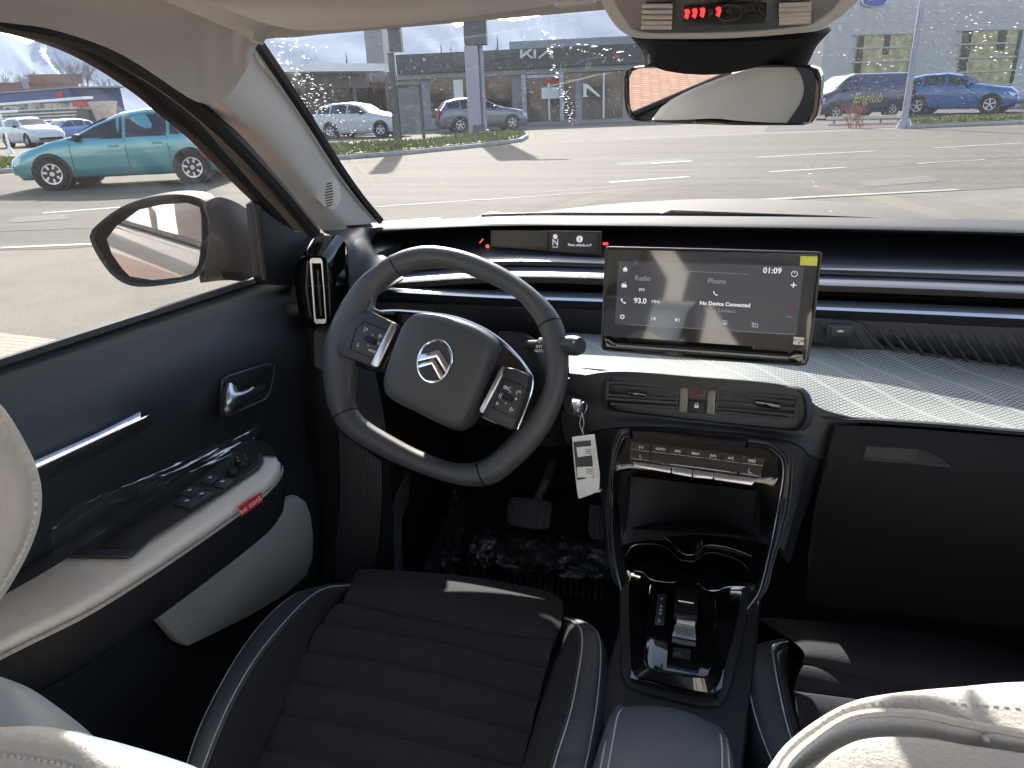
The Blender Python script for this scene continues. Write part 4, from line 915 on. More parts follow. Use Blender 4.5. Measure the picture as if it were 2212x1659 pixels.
# woven fabric: pale ground with rows of small dark dashes and printed blocks
def fabricmat():
    m = bpy.data.materials.new('dash_fabric'); m.use_nodes = True; N = m.node_tree.nodes; L = m.node_tree.links; b = N['Principled BSDF']
    b.inputs['Roughness'].default_value = .85
    tc = N.new('ShaderNodeTexCoord'); mp = N.new('ShaderNodeMapping'); mp.inputs['Scale'].default_value = (115, 250, 1); L.new(tc.outputs['UV'], mp.inputs[0])
    t = N.new('ShaderNodeTexBrick'); t.inputs['Scale'].default_value = 1; t.inputs['Mortar Size'].default_value = .24; t.inputs['Mortar Smooth'].default_value = .4; t.inputs['Brick Width'].default_value = 1.0; t.inputs['Row Height'].default_value = 1
    t.inputs['Color1'].default_value = (.04, .043, .043, 1); t.inputs['Color2'].default_value = (.07, .072, .07, 1); t.inputs['Mortar'].default_value = (.29, .315, .30, 1)
    L.new(mp.outputs[0], t.inputs[0]); 
    mp2 = N.new('ShaderNodeMapping'); mp2.inputs['Scale'].default_value = (6, 6, 1); mp2.inputs['Rotation'].default_value = (0, 0, .7); L.new(tc.outputs['UV'], mp2.inputs[0])
    w_ = N.new('ShaderNodeTexWave'); w_.inputs['Scale'].default_value = 1; w_.inputs['Distortion'].default_value = 0; L.new(mp2.outputs[0], w_.inputs[0])
    r = N.new('ShaderNodeMapRange'); r.inputs[1].default_value = .93; r.inputs[2].default_value = .99; r.inputs[3].default_value = 0; r.inputs[4].default_value = .7; L.new(w_.outputs['Fac'], r.inputs[0])
    mx = N.new('ShaderNodeMix'); mx.data_type = 'RGBA'; L.new(r.outputs[0], mx.inputs[0]); L.new(t.outputs[0], mx.inputs[6]); mx.inputs[7].default_value = (.29, .315, .30, 1); L.new(mx.outputs[2], b.inputs['Base Color'])
    MATS['dash_fabric'] = m
fabricmat()
da = thing('dashboard', (0, 1.15, .6), 'dark layered dashboard with pale woven panel and ribbed upper part', 'dashboard')
US = (775, 1060, 1310, 1560, 1768, 2000, 2212, 2420)
def line(vs, y, curve=.0):        # vs: picture heights at US ; y depth
    return [Y(u, v, y-.10*((u-1500)/900)**2) for u, v in zip(US, vs)]
def ribbon(name, lines, m, parent=da, nu=4, nv=2, thick=-.004, **k): return MB().sheet(lines, nu, nv, thick).build(name, m, parent, **k)
A0 = line((487, 468, 466, 467, 469, 472, 476, 481), 1.600, .03)
A1 = line((489, 473, 471, 473, 475, 479, 484, 490), 1.460, .04)
A2 = line((492, 481, 480, 482, 484, 488, 493, 500), 1.390, .05)
A3 = line((500, 487, 487, 490, 493, 498, 503, 510), 1.370, .05)
A4 = line((506, 490, 491, 494, 497, 503, 509, 516), 1.378, .05)
mat('pad_soft', (.030, .034, .042), .72, spec=.3, bump=.6, bs=600, var=.3, vs=700)
ribbon('top_pad', [A0, A1, A2, A3, A4], 'pad_soft', sharp=70)
B1 = line((512, 493, 495, 498, 502, 508, 514, 520), 1.420, .02)
B2 = line((575, 553, 560, 563, 571, 577, 584, 592), 1.330, .02)
ribbon('display_recess', [A4, B1, B2], mat('recess_black', (.006, .006, .007), .35), sharp=30)
C1 = line((574, 552, 557, 563, 570, 577, 583, 590), 1.325, .02)
C2 = line((580, 558, 563, 570, 577, 584, 591, 598), 1.290, .02)
C3 = line((590, 569, 574, 580, 587, 595, 603, 611), 1.270, .02)
ribbon('trim_ledge', [C1, C2, C3], 'strip_soft')
D1 = line((592, 572, 577, 583, 590, 598, 607, 615), 1.278, .02)
D2 = line((598, 578, 582, 589, 596, 603, 612, 620), 1.272, .02)
ribbon('leather_band', [C3, D1, D2], 'leather_dark')
E1_ = line((601, 581, 585, 592, 598, 606, 614, 622), 1.268, .02)
E2_ = line((610, 590, 593, 600, 607, 614, 623, 631), 1.240, .02)
E3_ = line((618, 599, 602, 609, 616, 624, 633, 642), 1.228, .02)
ribbon('trim_ledge', [D2, E1_, E2_, E3_], 'strip_soft')
F1 = line((629, 611, 615, 622, 629, 637, 646, 655), 1.232, .02)
ribbon('lower_band', [E3_, F1], 'olive_soft')
G1 = line((631, 613, 617, 624, 631, 640, 649, 658), 1.270, .02)
G2 = line((640, 624, 629, 637, 646, 655, 664, 674), 1.260, .02)
ribbon('shadow_gap', [F1, G1, G2], 'groove_black')
H1 = line((618, 626, 633, 641, 648, 657, 666, 676), 1.235, .02)
H2 = line((620, 632, 640, 648, 656, 665, 674, 684), 1.212, .02)
H3 = line((622, 638, 646, 655, 663, 672, 681, 691), 1.200, .02)
ribbon('satin_ledge', [H1, H2, H3], mat('blue_satin', (.16, .17, .19), .3, metal=.6))
I1 = line((626, 643, 652, 661, 669, 679, 689, 699), 1.195, .02)
ribbon('chrome_line', [H3, I1], 'satin')
J1 = line((640, 660, 668, 678, 688, 698, 708, 718), 1.200, .02)
ribbon('lower_lip', [I1, J1], 'black_plastic')
# ribbed pad right, plain dark pad left
def seg(us, vs, y, c=0.): return [Y(u, v, y-c*((u-1500)/900)**2) for u, v in zip(us, vs)]
ur = (1755, 1900, 2060, 2212, 2420)
K1 = seg(ur, (688, 694, 702, 709, 718), 1.20, .1); K2 = seg(ur, (715, 724, 735, 748, 760), 1.195, .1); K3 = seg(ur, (728, 740, 768, 785, 800), 1.205, .1); K4 = seg(ur, (733, 744, 779, 798, 812), 1.225, .1)
ribbon('ribbed_pad', [K1, K2, K3, K4], 'dash_soft', nu=5, nv=4)
rb_ = MB()
def onpad(u, v): return PN(u, v, Y(2000, 740, 1.058), V3((0, -.9, .25)).normalized())
for k in range(16):
    u0 = 1862+k*30; v0 = 697+(u0-1862)*.05; du = 52; 
    pts = [Y(u0+du*t, v0+8+(70+(k*1.2))*t*.92, 1.194-.1*((u0+du*t-1500)/900)**2+.008*t*t) for t in (0, .2, .4, .6, .8, 1)]
    rb_.tube(pts, [.0012, .0022, .0026, .0026, .0024, .0012], 6)
rb_.build('rib', 'dash_soft', da)
# usb insert
us_ = [(1752, 688), (1838, 692), (1866, 700), (1892, 730), (1940, 782), (1880, 776), (1840, 752), (1735, 738), (1728, 735)]
ub = MB().plate([Y(u, v, 1.178) for u, v in us_], (0, .012, 0), .002).build('socket_insert', 'dash_soft', da)
f2 = MB()
for k in range(5): f2.tube([Y(1770+k*34, 700+k*1.5, 1.177), Y(1800+k*34, 742+k*4, 1.177)], .0014, 5)
f2.build('rib', 'dash_soft', ub)
MB().box(Y(1814, 717, 1.172), (.04, .012, .024), Matrix.Rotation(R(-4), 3, 'Y'), .003).build('socket_frame', 'button_dark', ub)
MB().box(Y(1815, 716, 1.165), (.025, .006, .014), Matrix.Rotation(R(-4), 3, 'Y'), .002).build('socket_cap', 'hub_plastic', ub)
MB().box(Y(1815, 716, 1.1605), (.009, .001, .0032), Matrix.Rotation(R(-4), 3, 'Y'), .0005).build('socket_port', 'satin', ub)
ul = (690, 800, 1000, 1200, 1320, 1500, 1760)
K1 = seg(ul, (650, 652, 660, 668, 672, 680, 690), 1.20, .1); K2 = seg(ul, (700, 705, 712, 718, 724, 735, 740), 1.20, .1); K3 = seg(ul, (760, 762, 764, 742, 752, 764, 772), 1.22, .1)
ribbon('lower_pad', [K1, K2, K3], 'black_plastic')
# woven panel
uf = (1180, 1300, 1450, 1600, 1760, 1900, 2050, 2212, 2440)
f0 = seg(uf, (708, 716, 724, 730, 736, 738, 760, 785, 810), 1.225, .1)
f1 = seg(uf, (735, 742, 750, 756, 772, 788, 806, 818, 836), 1.14, .06)
f2_ = seg(uf, (760, 768, 778, 786, 806, 820, 836, 850, 868), 1.07, .03)
f3 = seg(uf, (776, 786, 800, 812, 850, 866, 880, 892, 908), 1.00)
f4 = seg(uf, (790, 798, 816, 830, 893, 903, 913, 927, 940), .945)
fp = MB().sheet([f0, f1, f2_, f3, f4], 6, 6).build('woven_panel', 'dash_fabric', da)
uvl = fp.data.uv_layers.new(name='UV')
for lp in fp.data.loops:
    c = fp.data.vertices[lp.vertex_index].co; uvl.data[lp.index].uv = (c.x, -c.y*1.0+c.z*.4)
# left piece of fabric by the column
fl = MB(); fl.sheet([[Y(680, 690, 1.06), Y(720, 700, 1.06), Y(760, 730, 1.06)], [Y(682, 790, 1.03), Y(700, 800, 1.03), Y(740, 815, 1.03)]], 3, 3, .004); fl.build('woven_panel', mat('fabric_grey', (.07, .075, .075), .9, bump=1, bs=500), da)
# lower lip under the fabric / knee panel
ug = (1230, 1310, 1500, 1765, 1900, 2050, 2212, 2440)
g0 = seg(ug, (792, 801, 822, 893, 903, 913, 927, 942), .946); g1 = seg(ug, (806, 815, 840, 898, 908, 918, 933, 948), .925)
g2 = seg(ug, (830, 850, 880, 905, 916, 926, 940, 955), .93)
ribbon('panel_lip', [g0, g1, g2], 'dash_soft')
# centre stack surround (sunlit grained plastic)
ce = [[Y(1228, 815, .93), Y(1330, 800, .925), Y(1500, 812, .92), Y(1700, 832, .925), Y(1770, 880, .93), Y(1860, 905, .94)],
      [Y(1215, 890, .94), Y(1310, 880, .925), Y(1500, 905, .915), Y(1700, 925, .92), Y(1762, 935, .925), Y(1835, 935, .94)],
      [Y(1225, 950, .95), Y(1320, 925, .91), Y(1520, 930, .90), Y(1700, 955, .905), Y(1750, 985, .91), Y(1810, 1000, .94)],
      [Y(1296, 1040, .935), Y(1322, 1020, .90), Y(1520, 1010, .905), Y(1700, 1040, .89), Y(1730, 1060, .90), Y(1745, 1075, .93)],
      [Y(1316, 1230, .85), Y(1332, 1180, .84), Y(1520, 1150, .95), Y(1670, 1180, .84), Y(1685, 1195, .85), Y(1700, 1215, .88)]]
MB().sheet(ce[:3], 6, 6, .004).build('stack_surround', 'dash_soft', da)
MB().sheet([ce[2], ce[3], ce[4]], 5, 5, .004).build('stack_body', 'black_plastic', da)
# glovebox
gb = [[Y(1795, 918, .925), Y(1950, 925, .925), Y(2212, 945, .935), Y(2480, 960, .935)], [Y(1780, 1010, .91), Y(1950, 1010, .91), Y(2212, 1030, .92), Y(2480, 1050, .92)], [Y(1755, 1120, .93), Y(1950, 1150, .93), Y(2212, 1170, .93), Y(2480, 1190, .93)], [Y(1740, 1300, 1.02), Y(1950, 1320, 1.02), Y(2212, 1350, 1.02), Y(2480, 1370, 1.02)]]
go_ = MB().sheet(gb, 5, 5, .006).build('glovebox', mat('glove_plastic', (.012, .014, .017), .7, spec=.2, bump=.3, bs=900), da)
hn = V3((0, -.93, .3)).normalized(); hp = Y(1950, 985, .912)
hh = lambda u, v, o=0.: PN(u, v, hp+hn*o, hn)
MB().plate([hh(1868, 961, .004), hh(1985, 968, .004), hh(2010, 975, .004), hh(2042, 995, .004), hh(2052, 1008, .004), hh(1862, 991, .004)], hn*.003, .001).build('glovebox_handle', 'black_plastic', go_)
MB().plate([hh(1872, 964, .0075), hh(1984, 971, .0075), hh(1980, 990, .0075), hh(1972, 997, .0075), hh(1866, 988, .0075)], hn*.0008).build('handle_hollow', 'black_seal', go_)
MB().tube([hh(1862, 991, .008), hh(1960, 999, .008), hh(2052, 1008, .007)], .0015, 6).build('handle_edge', 'dash_soft', go_)
MB().tube([Y(1800, 920, .92), Y(1783, 1000, .905), Y(1765, 1060, .912)], .003, 6).build('panel_gap', 'groove_black', da)
# left side dash end : dark column skirt, kick panel, ribbed side
lk = [[Y(690, 560, 1.10), Y(720, 640, 1.10), Y(790, 660, 1.10)], [Y(660, 700, 1.07), Y(705, 720, 1.07), Y(800, 765, 1.11)], [Y(640, 850, 1.06), Y(700, 860, 1.03), Y(830, 900, 1.05)], [Y(650, 960, 1.06), Y(715, 940, 1.02), Y(840, 990, 1.04)], [Y(670, 1150, 1.04), Y(720, 1120, 1.0), Y(850, 1130, 1.05)], [Y(690, 1300, 1.0), Y(700, 1260, .96), Y(850, 1260, 1.05)]]
MB().sheet(lk, 5, 5, .004).build('knee_panel', 'black_plastic', da)
rs = MB()
for k in range(16):
    u0 = 736+k*5.6; rs.tube(cr([Y(u0, 935+k*4, 1.005), Y(u0+2, 1060, .985), Y(u0-6, 1180, .96), Y(u0-10-k*.8, 1262, .94)], 4), .0021, 5)
rs.build('ribbed_side', 'dash_soft', da)
MB().sheet([[Y(590, 905, 1.13), Y(650, 890, 1.10), Y(712, 905, 1.06), Y(735, 930, 1.02)], [Y(600, 1010, 1.10), Y(670, 1010, 1.07), Y(715, 1010, 1.04), Y(740, 1040, 1.0)], [Y(640, 1100, 1.05), Y(690, 1110, 1.03), Y(715, 1120, 1.01), Y(736, 1130, .99)], [Y(660, 1240, 1.0), Y(690, 1250, .98), Y(700, 1262, .96), Y(712, 1262, .95)]], 4, 4, .004).build('kick_panel', 'dash_soft', da)
# area between pillar foot and vent (curved pad end)
pe = [[Y(700, 503, 1.16), Y(740, 500, 1.17), Y(775, 496, 1.20), Y(815, 488, 1.27)], [Y(740, 520, 1.09), Y(760, 512, 1.12), Y(782, 509, 1.18), Y(797, 519, 1.26)], [Y(750, 560, 1.06), Y(775, 546, 1.09), Y(796, 545, 1.16), Y(811, 549, 1.25)], [Y(752, 640, 1.05), Y(780, 600, 1.08), Y(806, 580, 1.14), Y(836, 562, 1.23)], [Y(735, 720, 1.05), Y(790, 660, 1.08), Y(832, 628, 1.12), Y(872, 604, 1.18)]]
MB().sheet(pe, 5, 5, .004).build('pad_end', 'dash_soft', da)
# dark filler walls behind so no daylight leaks below the pad
fw = MB(); fw.box((0, 1.62, .76), (1.5, .04, .56)); fw.box((0, 1.54, .66), (1.36, .12, .46)); fw.build('bulkhead', 'groove_black', da)
MB().box((-.655, 1.2, .84), (.06, .30, .46), None, .01).build('dash_end', 'black_plastic', da)
MB().box((-.70, 1.32, .60), (.12, .36, .84), None, .01).build('door_pillar_foot', 'black_plastic', car_)
MB().box((.72, 1.32, .60), (.12, .36, .84), None, .01).build('door_pillar_foot', 'black_plastic', car_)
for s_ in (-1, 1): MB().box((s_*.74, 1.75, .70), (.06, .9, .62), None, .02).build('wing', 'body_grey', car_)
# --- cluster graphics
cy_ = 1.35
def cpl(u, v, o=0.): p0 = Y(1180, 525, cy_-.012); n = V3((0, -1, .12)).normalized(); return PN(u, v, p0+n*o, n)
cn = V3((0, -1, .12)).normalized(); cxd = V3((1, 0, 0)); cyd = V3((0, .12, 1))
cl = MB().plate([cpl(1060, 497), cpl(1300, 500), cpl(1300, 552), cpl(1060, 545)], -cn*.004).build('driver_display', 'display_dark', da)
MB().plate([cpl(1067, 500, .002), cpl(1183, 503, .002), cpl(1182, 534, .002), cpl(1066, 532, .002)], cn*.001).build('display_window', mat('lcd_olive', (.035, .037, .030), .3), cl)
MB().plate([cpl(1190, 503, .002), cpl(1292, 505, .002), cpl(1291, 545, .002), cpl(1189, 543, .002)], cn*.001).build('display_window', mat('lcd_grey', (.022, .022, .023), .3), cl)
def circ(p, xd, yd, r, n=20): return [p+V3(xd)*(r*math.cos(2*math.pi*k/n))+V3(yd)*(r*math.sin(2*math.pi*k/n)) for k in range(n)]
MB().plate(circ(cpl(1199.5, 511, .004), cxd, cyd, .0050), cn*.0004).build('speed_ring', 'icon_red', cl)
MB().plate(circ(cpl(1199.5, 511, .005), cxd, cyd, .0042), cn*.0004).build('speed_disc', 'ui_text', cl)
tx = MB(); tx.text('N', cpl(1199.5, 524, .005), cxd, cyd, .017, .0002); tx.text('km/h', cpl(1199.5, 533.5, .005), cxd, cyd, .0052, .0002); tx.text('Place vehicle in P', cpl(1252, 529.5, .005), cxd, cyd, .0066, .0002, 0, .0001); tx.build('lettering', 'ui_text', cl)
MB().plate(circ(cpl(1252, 516.5, .005), cxd, cyd, .0062), cn*.0004).build('info_disc', 'ui_text', cl)
MB().text('i', cpl(1252, 516.5, .006), cxd, cyd, .011, .0002, 0, .0003).build('info_letter', 'ink', cl)
wr = MB(); wr.tube([cpl(1036, 525, .004), cpl(1042, 518, .004)], .0011, 6); wr.ball(cpl(1042.5, 517.5, .004), .0019, 1); wr.build('wrench_symbol', 'warn_orange', da)
MB().box(cpl(1053, 532, .004), (.007, .001, .0062), None, .0004).build('fuel_symbol', 'warn_orange', da)
MB().box(cpl(1308, 526.5, .004), (.010, .001, .0052), None, .0004).build('warning_light', 'warn_red', da)
# --- left vent
vt = thing('side_air_vent', Y(690, 700, 1.02), 'gloss black upright air vent with a silver loop left of the steering wheel', 'air vent')
vn_ = V3((.30, -.95, .06)).normalized(); vp = Y(680, 620, 1.02)
vv = lambda u, v, o=0.: PN(u, v, vp+vn_*o, vn_)
cA = lambda X_, Y_: (X_*.36456+604.8, Y_*.36456+466.6)
vo_ = [cA(*p) for p in ((90, 300), (110, 245), (150, 222), (255, 222), (285, 245), (297, 300), (310, 500), (308, 610), (290, 655), (170, 660), (130, 640), (105, 540), (85, 400))]
vb_ = [cA(*p) for p in ((180, 160), (205, 130), (250, 118), (330, 112), (372, 122), (388, 160), (388, 300), (384, 440), (370, 600), (330, 690), (240, 690), (170, 560), (165, 300))]
r0 = resamp(cr([vv(*p) for p in vo_], 4, True), 40, True); r1 = resamp(cr([vv(u, v, -.05) for u, v in vb_], 4, True), 40, True)
j = min(range(40), key=lambda k: (r1[k]-r0[0]).length); r1 = r1[j:]+r1[:j]
c0 = sum(r0, V3())/40
MB().loft([[c0+(p-c0)*.80 - vn_*.012 for p in r0], [c0+(p-c0)*.93+vn_*.003 for p in r0], r0, [a.lerp(b, .5)+(a-c0)*.02 for a, b in zip(r0, r1)], r1], False, False).build('housing', 'gloss_black', vt, sharp=45)
MB().plate([c0+(p-c0)*.85-vn_*.010 for p in r0], -vn_*.01).build('duct', 'groove_black', vt)
lo_ = [cA(*p) for p in ((176, 262), (186, 250), (240, 249), (250, 258), (262, 440), (275, 622), (266, 637), (212, 638), (203, 628), (190, 440))]
lp_ = resamp([vv(u, v, .004) for u, v in lo_], 60, True); lc = sum(lp_, V3())/60
inn = [cA(*p) for p in ((188, 280), (244, 279), (257, 440), (269, 611), (212, 613), (199, 440))]
ip_ = resamp([vv(u, v, .004) for u, v in inn], 60, True); j = min(range(60), key=lambda k: (ip_[k]-lp_[0]).length); ip_ = ip_[j:]+ip_[:j]
MB().loft([lp_, ip_, [p-vn_*.006 for p in ip_], [p-vn_*.006 for p in lp_], lp_], False, False).build('silver_loop', 'satin', vt, sharp=30)
vs_ = MB()
for pts in (((165, 270), (157, 430), (182, 600)), ((282, 270), (292, 430), (302, 600)), ((224, 320), (232, 450), (244, 590))): vs_.tube([vv(*cA(*p), -.002) for p in pts], .0022, 6)
vs_.tube([vv(*cA(163, 415), -.004), vv(*cA(300, 415), -.004)], .0012, 5); vs_.build('vanes', 'hub_plastic', vt)
# --- centre vents
cv = thing('centre_air_vents', Y(1525, 880, .92), 'dark rounded frame with two slatted air vents and two buttons below the touch screen', 'air vent')
vn2 = V3((0, -.96, .28)).normalized(); vq = Y(1525, 860, .915)
q_ = lambda u, v, o=0.: PN(u, v, vq+vn2*o, vn2)
def rr(pts, n=48, o=0., f=None): f = f or q_; return resamp(cr([f(u, v, o) for u, v in pts], 4, True), n, True)
fo = [(1303, 838), (1308, 816), (1330, 808), (1420, 813), (1560, 823), (1700, 834), (1735, 842), (1750, 866), (1752, 905), (1740, 926), (1715, 932), (1600, 920), (1450, 903), (1340, 891), (1308, 884), (1300, 862)]
r0 = rr(fo, 64); cc2 = sum(r0, V3())/64
MB().loft([[p+vn2*-.006+(p-cc2)*.02 for p in r0], r0, [cc2+(p-cc2)*.965+vn2*.003 for p in r0], [cc2+(p-cc2)*.945-vn2*.004 for p in r0]], False, False).build('outer_frame', 'dash_soft', cv, sharp=60)
MB().plate([cc2+(p-cc2)*.95-vn2*.02 for p in r0], -vn2*.003).build('duct_back', 'groove_black', cv)
MB().loft([[cc2+(p-cc2)*.95-vn2*.003 for p in r0], [cc2+(p-cc2)*.95-vn2*.022 for p in r0]], False, False).build('duct_wall', 'groove_black', cv)
cB = lambda x, y: ((x/3.073+1450)*.864, (y/3.073+560)*.864)
def slat(pa, pb, th, m='button_dark', o=-.002, par=None, nm='slat', r=.0024):
    a = q_(*cB(*pa), o); b = q_(*cB(*pb), o); mb = MB(); mb.tube([a, b], r, 8, flat=2.2, nrm=vn2); return mb.build(nm, m, par or cv)
mat('slat_grey', (.085, .086, .085), .3, spec=.8)
lvn = MB().plate([q_(*cB(*p), -.016) for p in ((200, 1200), (770, 1240), (760, 1440), (200, 1390))], vn2*.001).build('left_grille', 'groove_black', cv)
for a, b in (((215, 1212), (762, 1248)), ((260, 1246), (760, 1284)), ((205, 1310), (765, 1345)), ((225, 1340), (756, 1372)), ((240, 1378), (755, 1410))): slat(a, b, 1, 'slat_grey', -.002, lvn)
rvn = MB().plate([q_(*cB(*p), -.016) for p in ((1050, 1255), (1690, 1320), (1680, 1520), (1040, 1450))], vn2*.001).build('right_grille', 'groove_black', cv)
for a, b in (((1065, 1272), (1660, 1335)), ((1060, 1305), (1650, 1368)), ((1055, 1360), (1680, 1420)), ((1050, 1412), (1655, 1468)), ((1045, 1440), (1600, 1498))): slat(a, b, 1, 'slat_grey', -.002, rvn)
for (a, b, pr) in (((215, 1212), (210, 1350), lvn), ((758, 1248), (748, 1410), lvn), ((1065, 1275), (1045, 1445), rvn), ((1665, 1335), (1655, 1500), rvn)): slat(a, b, 1, 'slat_grey', -.003, pr, 'slat_end')
MB().box(q_(*cB(440, 1308), .001), (.026, .006, .006), Matrix.Rotation(R(5), 3, 'Y'), .002).build('vent_tab', 'gloss_black', lvn)
MB().box(q_(*cB(1440, 1390), .001), (.032, .006, .008), Matrix.Rotation(R(5), 3, 'Y'), .002).build('vent_tab', 'gloss_black', rvn)
for xs in ((770, 840), (980, 1050)): MB().plate([q_(*cB(xs[0]+6, 1215+(xs[0]-770)*.07), -.001), q_(*cB(xs[1]-2, 1222+(xs[0]-770)*.07), -.001), q_(*cB(xs[1]-14, 1450+(xs[0]-770)*.07), -.001), q_(*cB(xs[0]-6, 1440+(xs[0]-770)*.07), -.001)], vn2*.004, .001).build('divider', 'slat_grey', cv)
bt1 = MB().plate([q_(*cB(*p), -.001) for p in ((845, 1225), (975, 1238), (968, 1350), (834, 1340))], vn2*.004, .001).build('hazard_button', 'button_dark', cv)
hz_ = MB(); tri = [q_(*cB(*p), .0036) for p in ((905, 1258), (940, 1316), (866, 1314))]; hz_.tube(tri, .0010, 5, True); tri = [q_(*cB(*p), .0036) for p in ((903, 1284), (918, 1306), (888, 1304))]; hz_.tube(tri, .0005, 5, True); hz_.build('warning_triangle', 'icon_red', bt1)
bt2 = MB().plate([q_(*cB(*p), -.001) for p in ((834, 1350), (966, 1360), (960, 1456), (828, 1446))], vn2*.003, .001).build('lock_button', 'black_plastic', cv)
lk_ = MB(); lk_.plate([q_(*cB(*p), .0025) for p in ((880, 1390), (912, 1392), (911, 1414), (879, 1412))], vn2*.0005); lk_.tube(cr([q_(*cB(*p), .003) for p in ((885, 1390), (888, 1378), (896, 1375), (905, 1379), (907, 1391))], 3), .0005, 5); lk_.build('padlock_symbol', 'print_white', bt2)
# --- touch screen
ts = thing('touch_screen', Y(1525, 780, .95), 'wide floating touch screen showing radio and phone tiles', 'touch screen')
sn = V3((-.055, -.985, .10)).normalized(); sp0 = Y(1540, 650, .935)
s_ = lambda u, v, o=0.: PN(u, v, sp0+sn*o, sn)
cS = lambda x, y: ((x/3.073+1450)*.864, (y/3.073+560)*.864)
so_ = [(200, 195), (206, 182), (222, 180), (1000, 198), (1838, 222), (1850, 230), (1850, 246), (1800, 700), (1752, 1040), (1735, 1078), (1690, 1086), (1000, 1040), (240, 972), (180, 965), (168, 940), (172, 860), (186, 500)]
ptsS = [s_(*cS(*p)) for p in so_]
MB().plate(ptsS, -sn*.018, .002).build('casing', 'gloss_black', ts)
MB().tube(ptsS, .0014, 6, True).build('rim', 'hub_plastic', ts)
scg = MB().plate([s_(*cS(*p), .0012) for p in ((214, 196), (1832, 232), (1740, 968), (186, 858))], sn*.0006).build('screen', 'screen_glass', ts)
MB().plate([s_(*cS(*p), .0022) for p in ((295, 282), (1722, 326), (1664, 856), (268, 770))], sn*.0002).build('lit_area', 'ui_panel', scg)
sxd = s_(*cS(1722, 326))-s_(*cS(295, 282)); syd = s_(*cS(295, 282))-s_(*cS(268, 770))
def st_(t, x, y, size, m='ui_text', b=0.): MB().text(t, s_(*cS(x, y), .0028), sxd, syd, size, .0001, 0, b).build('lettering', m, scg)
st_('Radio', 482, 419, .0092, 'ui_dim'); st_('Phone', 1053, 441, .0092, 'ui_dim'); st_('FM', 474, 508, .0062); st_('93.0', 463, 592, .0098, b=.0002); st_('MHz', 582, 598, .006)
st_('01:09', 1478, 360, .0098, b=.0002); st_('No Device Connected', 1112, 617, .0068, b=.0002); st_('Tap to Connect', 1068, 664, .0062, 'ui_dim'); st_('+', 1640, 474, .014); st_('–', 1610, 712, .012, 'ui_dim')
def icn(name, fn, m='ui_text'):
    mb = MB(); fn(mb, lambda x, y: s_(*cS(x, y), .0028)); mb.build(name, m, scg)
icn('home_symbol', lambda b, f: (b.plate([f(326, 350), f(348, 328), f(370, 352), f(362, 352), f(362, 366), f(352, 366), f(352, 355), f(344, 355), f(344, 366), f(334, 366), f(334, 351)], sn*.0002)))
icn('radio_symbol', lambda b, f: (b.plate([f(320, 462), f(358, 464), f(358, 488), f(320, 486)], sn*.0002), b.tube([f(324, 461), f(352, 449)], .0003, 4)))
icn('phone_symbol', lambda b, f: b.tube(cr([f(320, 574), f(322, 590), f(336, 604), f(352, 606)], 4), [.0011]*4+[.0006]*5+[.0011]*4, 6))
icn('phone_symbol', lambda b, f: b.tube(cr([f(1028, 518), f(1030, 532), f(1042, 544), f(1055, 545)], 4), [.0009]*4+[.0005]*5+[.0009]*4, 6))
icn('gear_symbol', lambda b, f: (b.tube(circ(f(325, 713), sxd.normalized(), syd.normalized(), .0022, 16), .0005, 5, True), [b.box(f(325, 713)+sxd.normalized()*(.0029*math.cos(k*.785))+syd.normalized()*(.0029*math.sin(k*.785)), (.0009, .0003, .0009)) for k in range(8)]))
icn('power_symbol', lambda b, f: (b.tube(circ(f(1648, 383), sxd.normalized(), syd.normalized(), .0034, 20)[6:]+circ(f(1648, 383), sxd.normalized(), syd.normalized(), .0034, 20)[:5], .0004, 5), b.tube([f(1650, 360), f(1649, 380)], .0004, 5)))
icn('previous_symbol', lambda b, f: (b.plate([f(580, 714), f(579, 742), f(560, 727)], sn*.0002), b.tube([f(551, 712), f(550, 741)], .0003, 4)))
icn('next_symbol', lambda b, f: (b.plate([f(733, 722), f(732, 750), f(754, 738)], sn*.0002), b.tube([f(762, 724), f(761, 753)], .0003, 4)))
icn('cast_symbol', lambda b, f: (b.tube([f(1098, 744), f(1132, 746), f(1131, 768), f(1097, 766)], .0003, 4, True), b.tube(circ(f(1113, 765), sxd.normalized(), syd.normalized(), .0011, 10), .0003, 4, True)))
icn('device_symbol', lambda b, f: (b.tube([f(1346, 764), f(1366, 765), f(1365, 794), f(1345, 793)], .0003, 4, True), [b.tube([f(1320, y), f(1340, y+1)], .0003, 4) for y in (760, 773, 788)]))
icn('volume_bar', lambda b, f: b.tube([f(1624, 600), f(1616, 658)], .0005, 5), 'icon_red')
icn('tile_line', lambda b, f: b.tube([f(375, 772), f(1662, 850)], .0002, 4), 'ui_dim')
icn('tile_line', lambda b, f: b.tube([f(760, 360), f(1290, 385)], .0002, 4), 'ui_dim')
gb_ = MB(); gb_.plate([s_(*cS(*p), .001) for p in ((192, 872), (222, 876), (272, 915), (1610, 1015), (1655, 985), (1712, 990), (1722, 1050), (1690, 1066), (240, 958), (196, 950))], sn*.003, .001); gb_.build('lower_bar', 'gloss_black', ts)
MB().tube([s_(*cS(282, 935), .006), s_(*cS(940, 982), .006), s_(*cS(1600, 1030), .006)], .0020, 8).build('chrome_bar', 'satin', ts)
MB().tube([s_(*cS(*p), .0045) for p in ((268, 915), (940, 960), (1612, 1012), (1608, 1048), (940, 1000), (270, 952))], .0007, 5, True).build('bar_frame', 'hub_plastic', ts)
yn = MB().plate([s_(*cS(*p), .003) for p in ((1695, 246), (1828, 250), (1820, 322), (1690, 316))], sn*.0006).build('sticky_note', 'yellow_note', label='small yellow sticky note on the upper right corner of the screen', cat='sticky note')
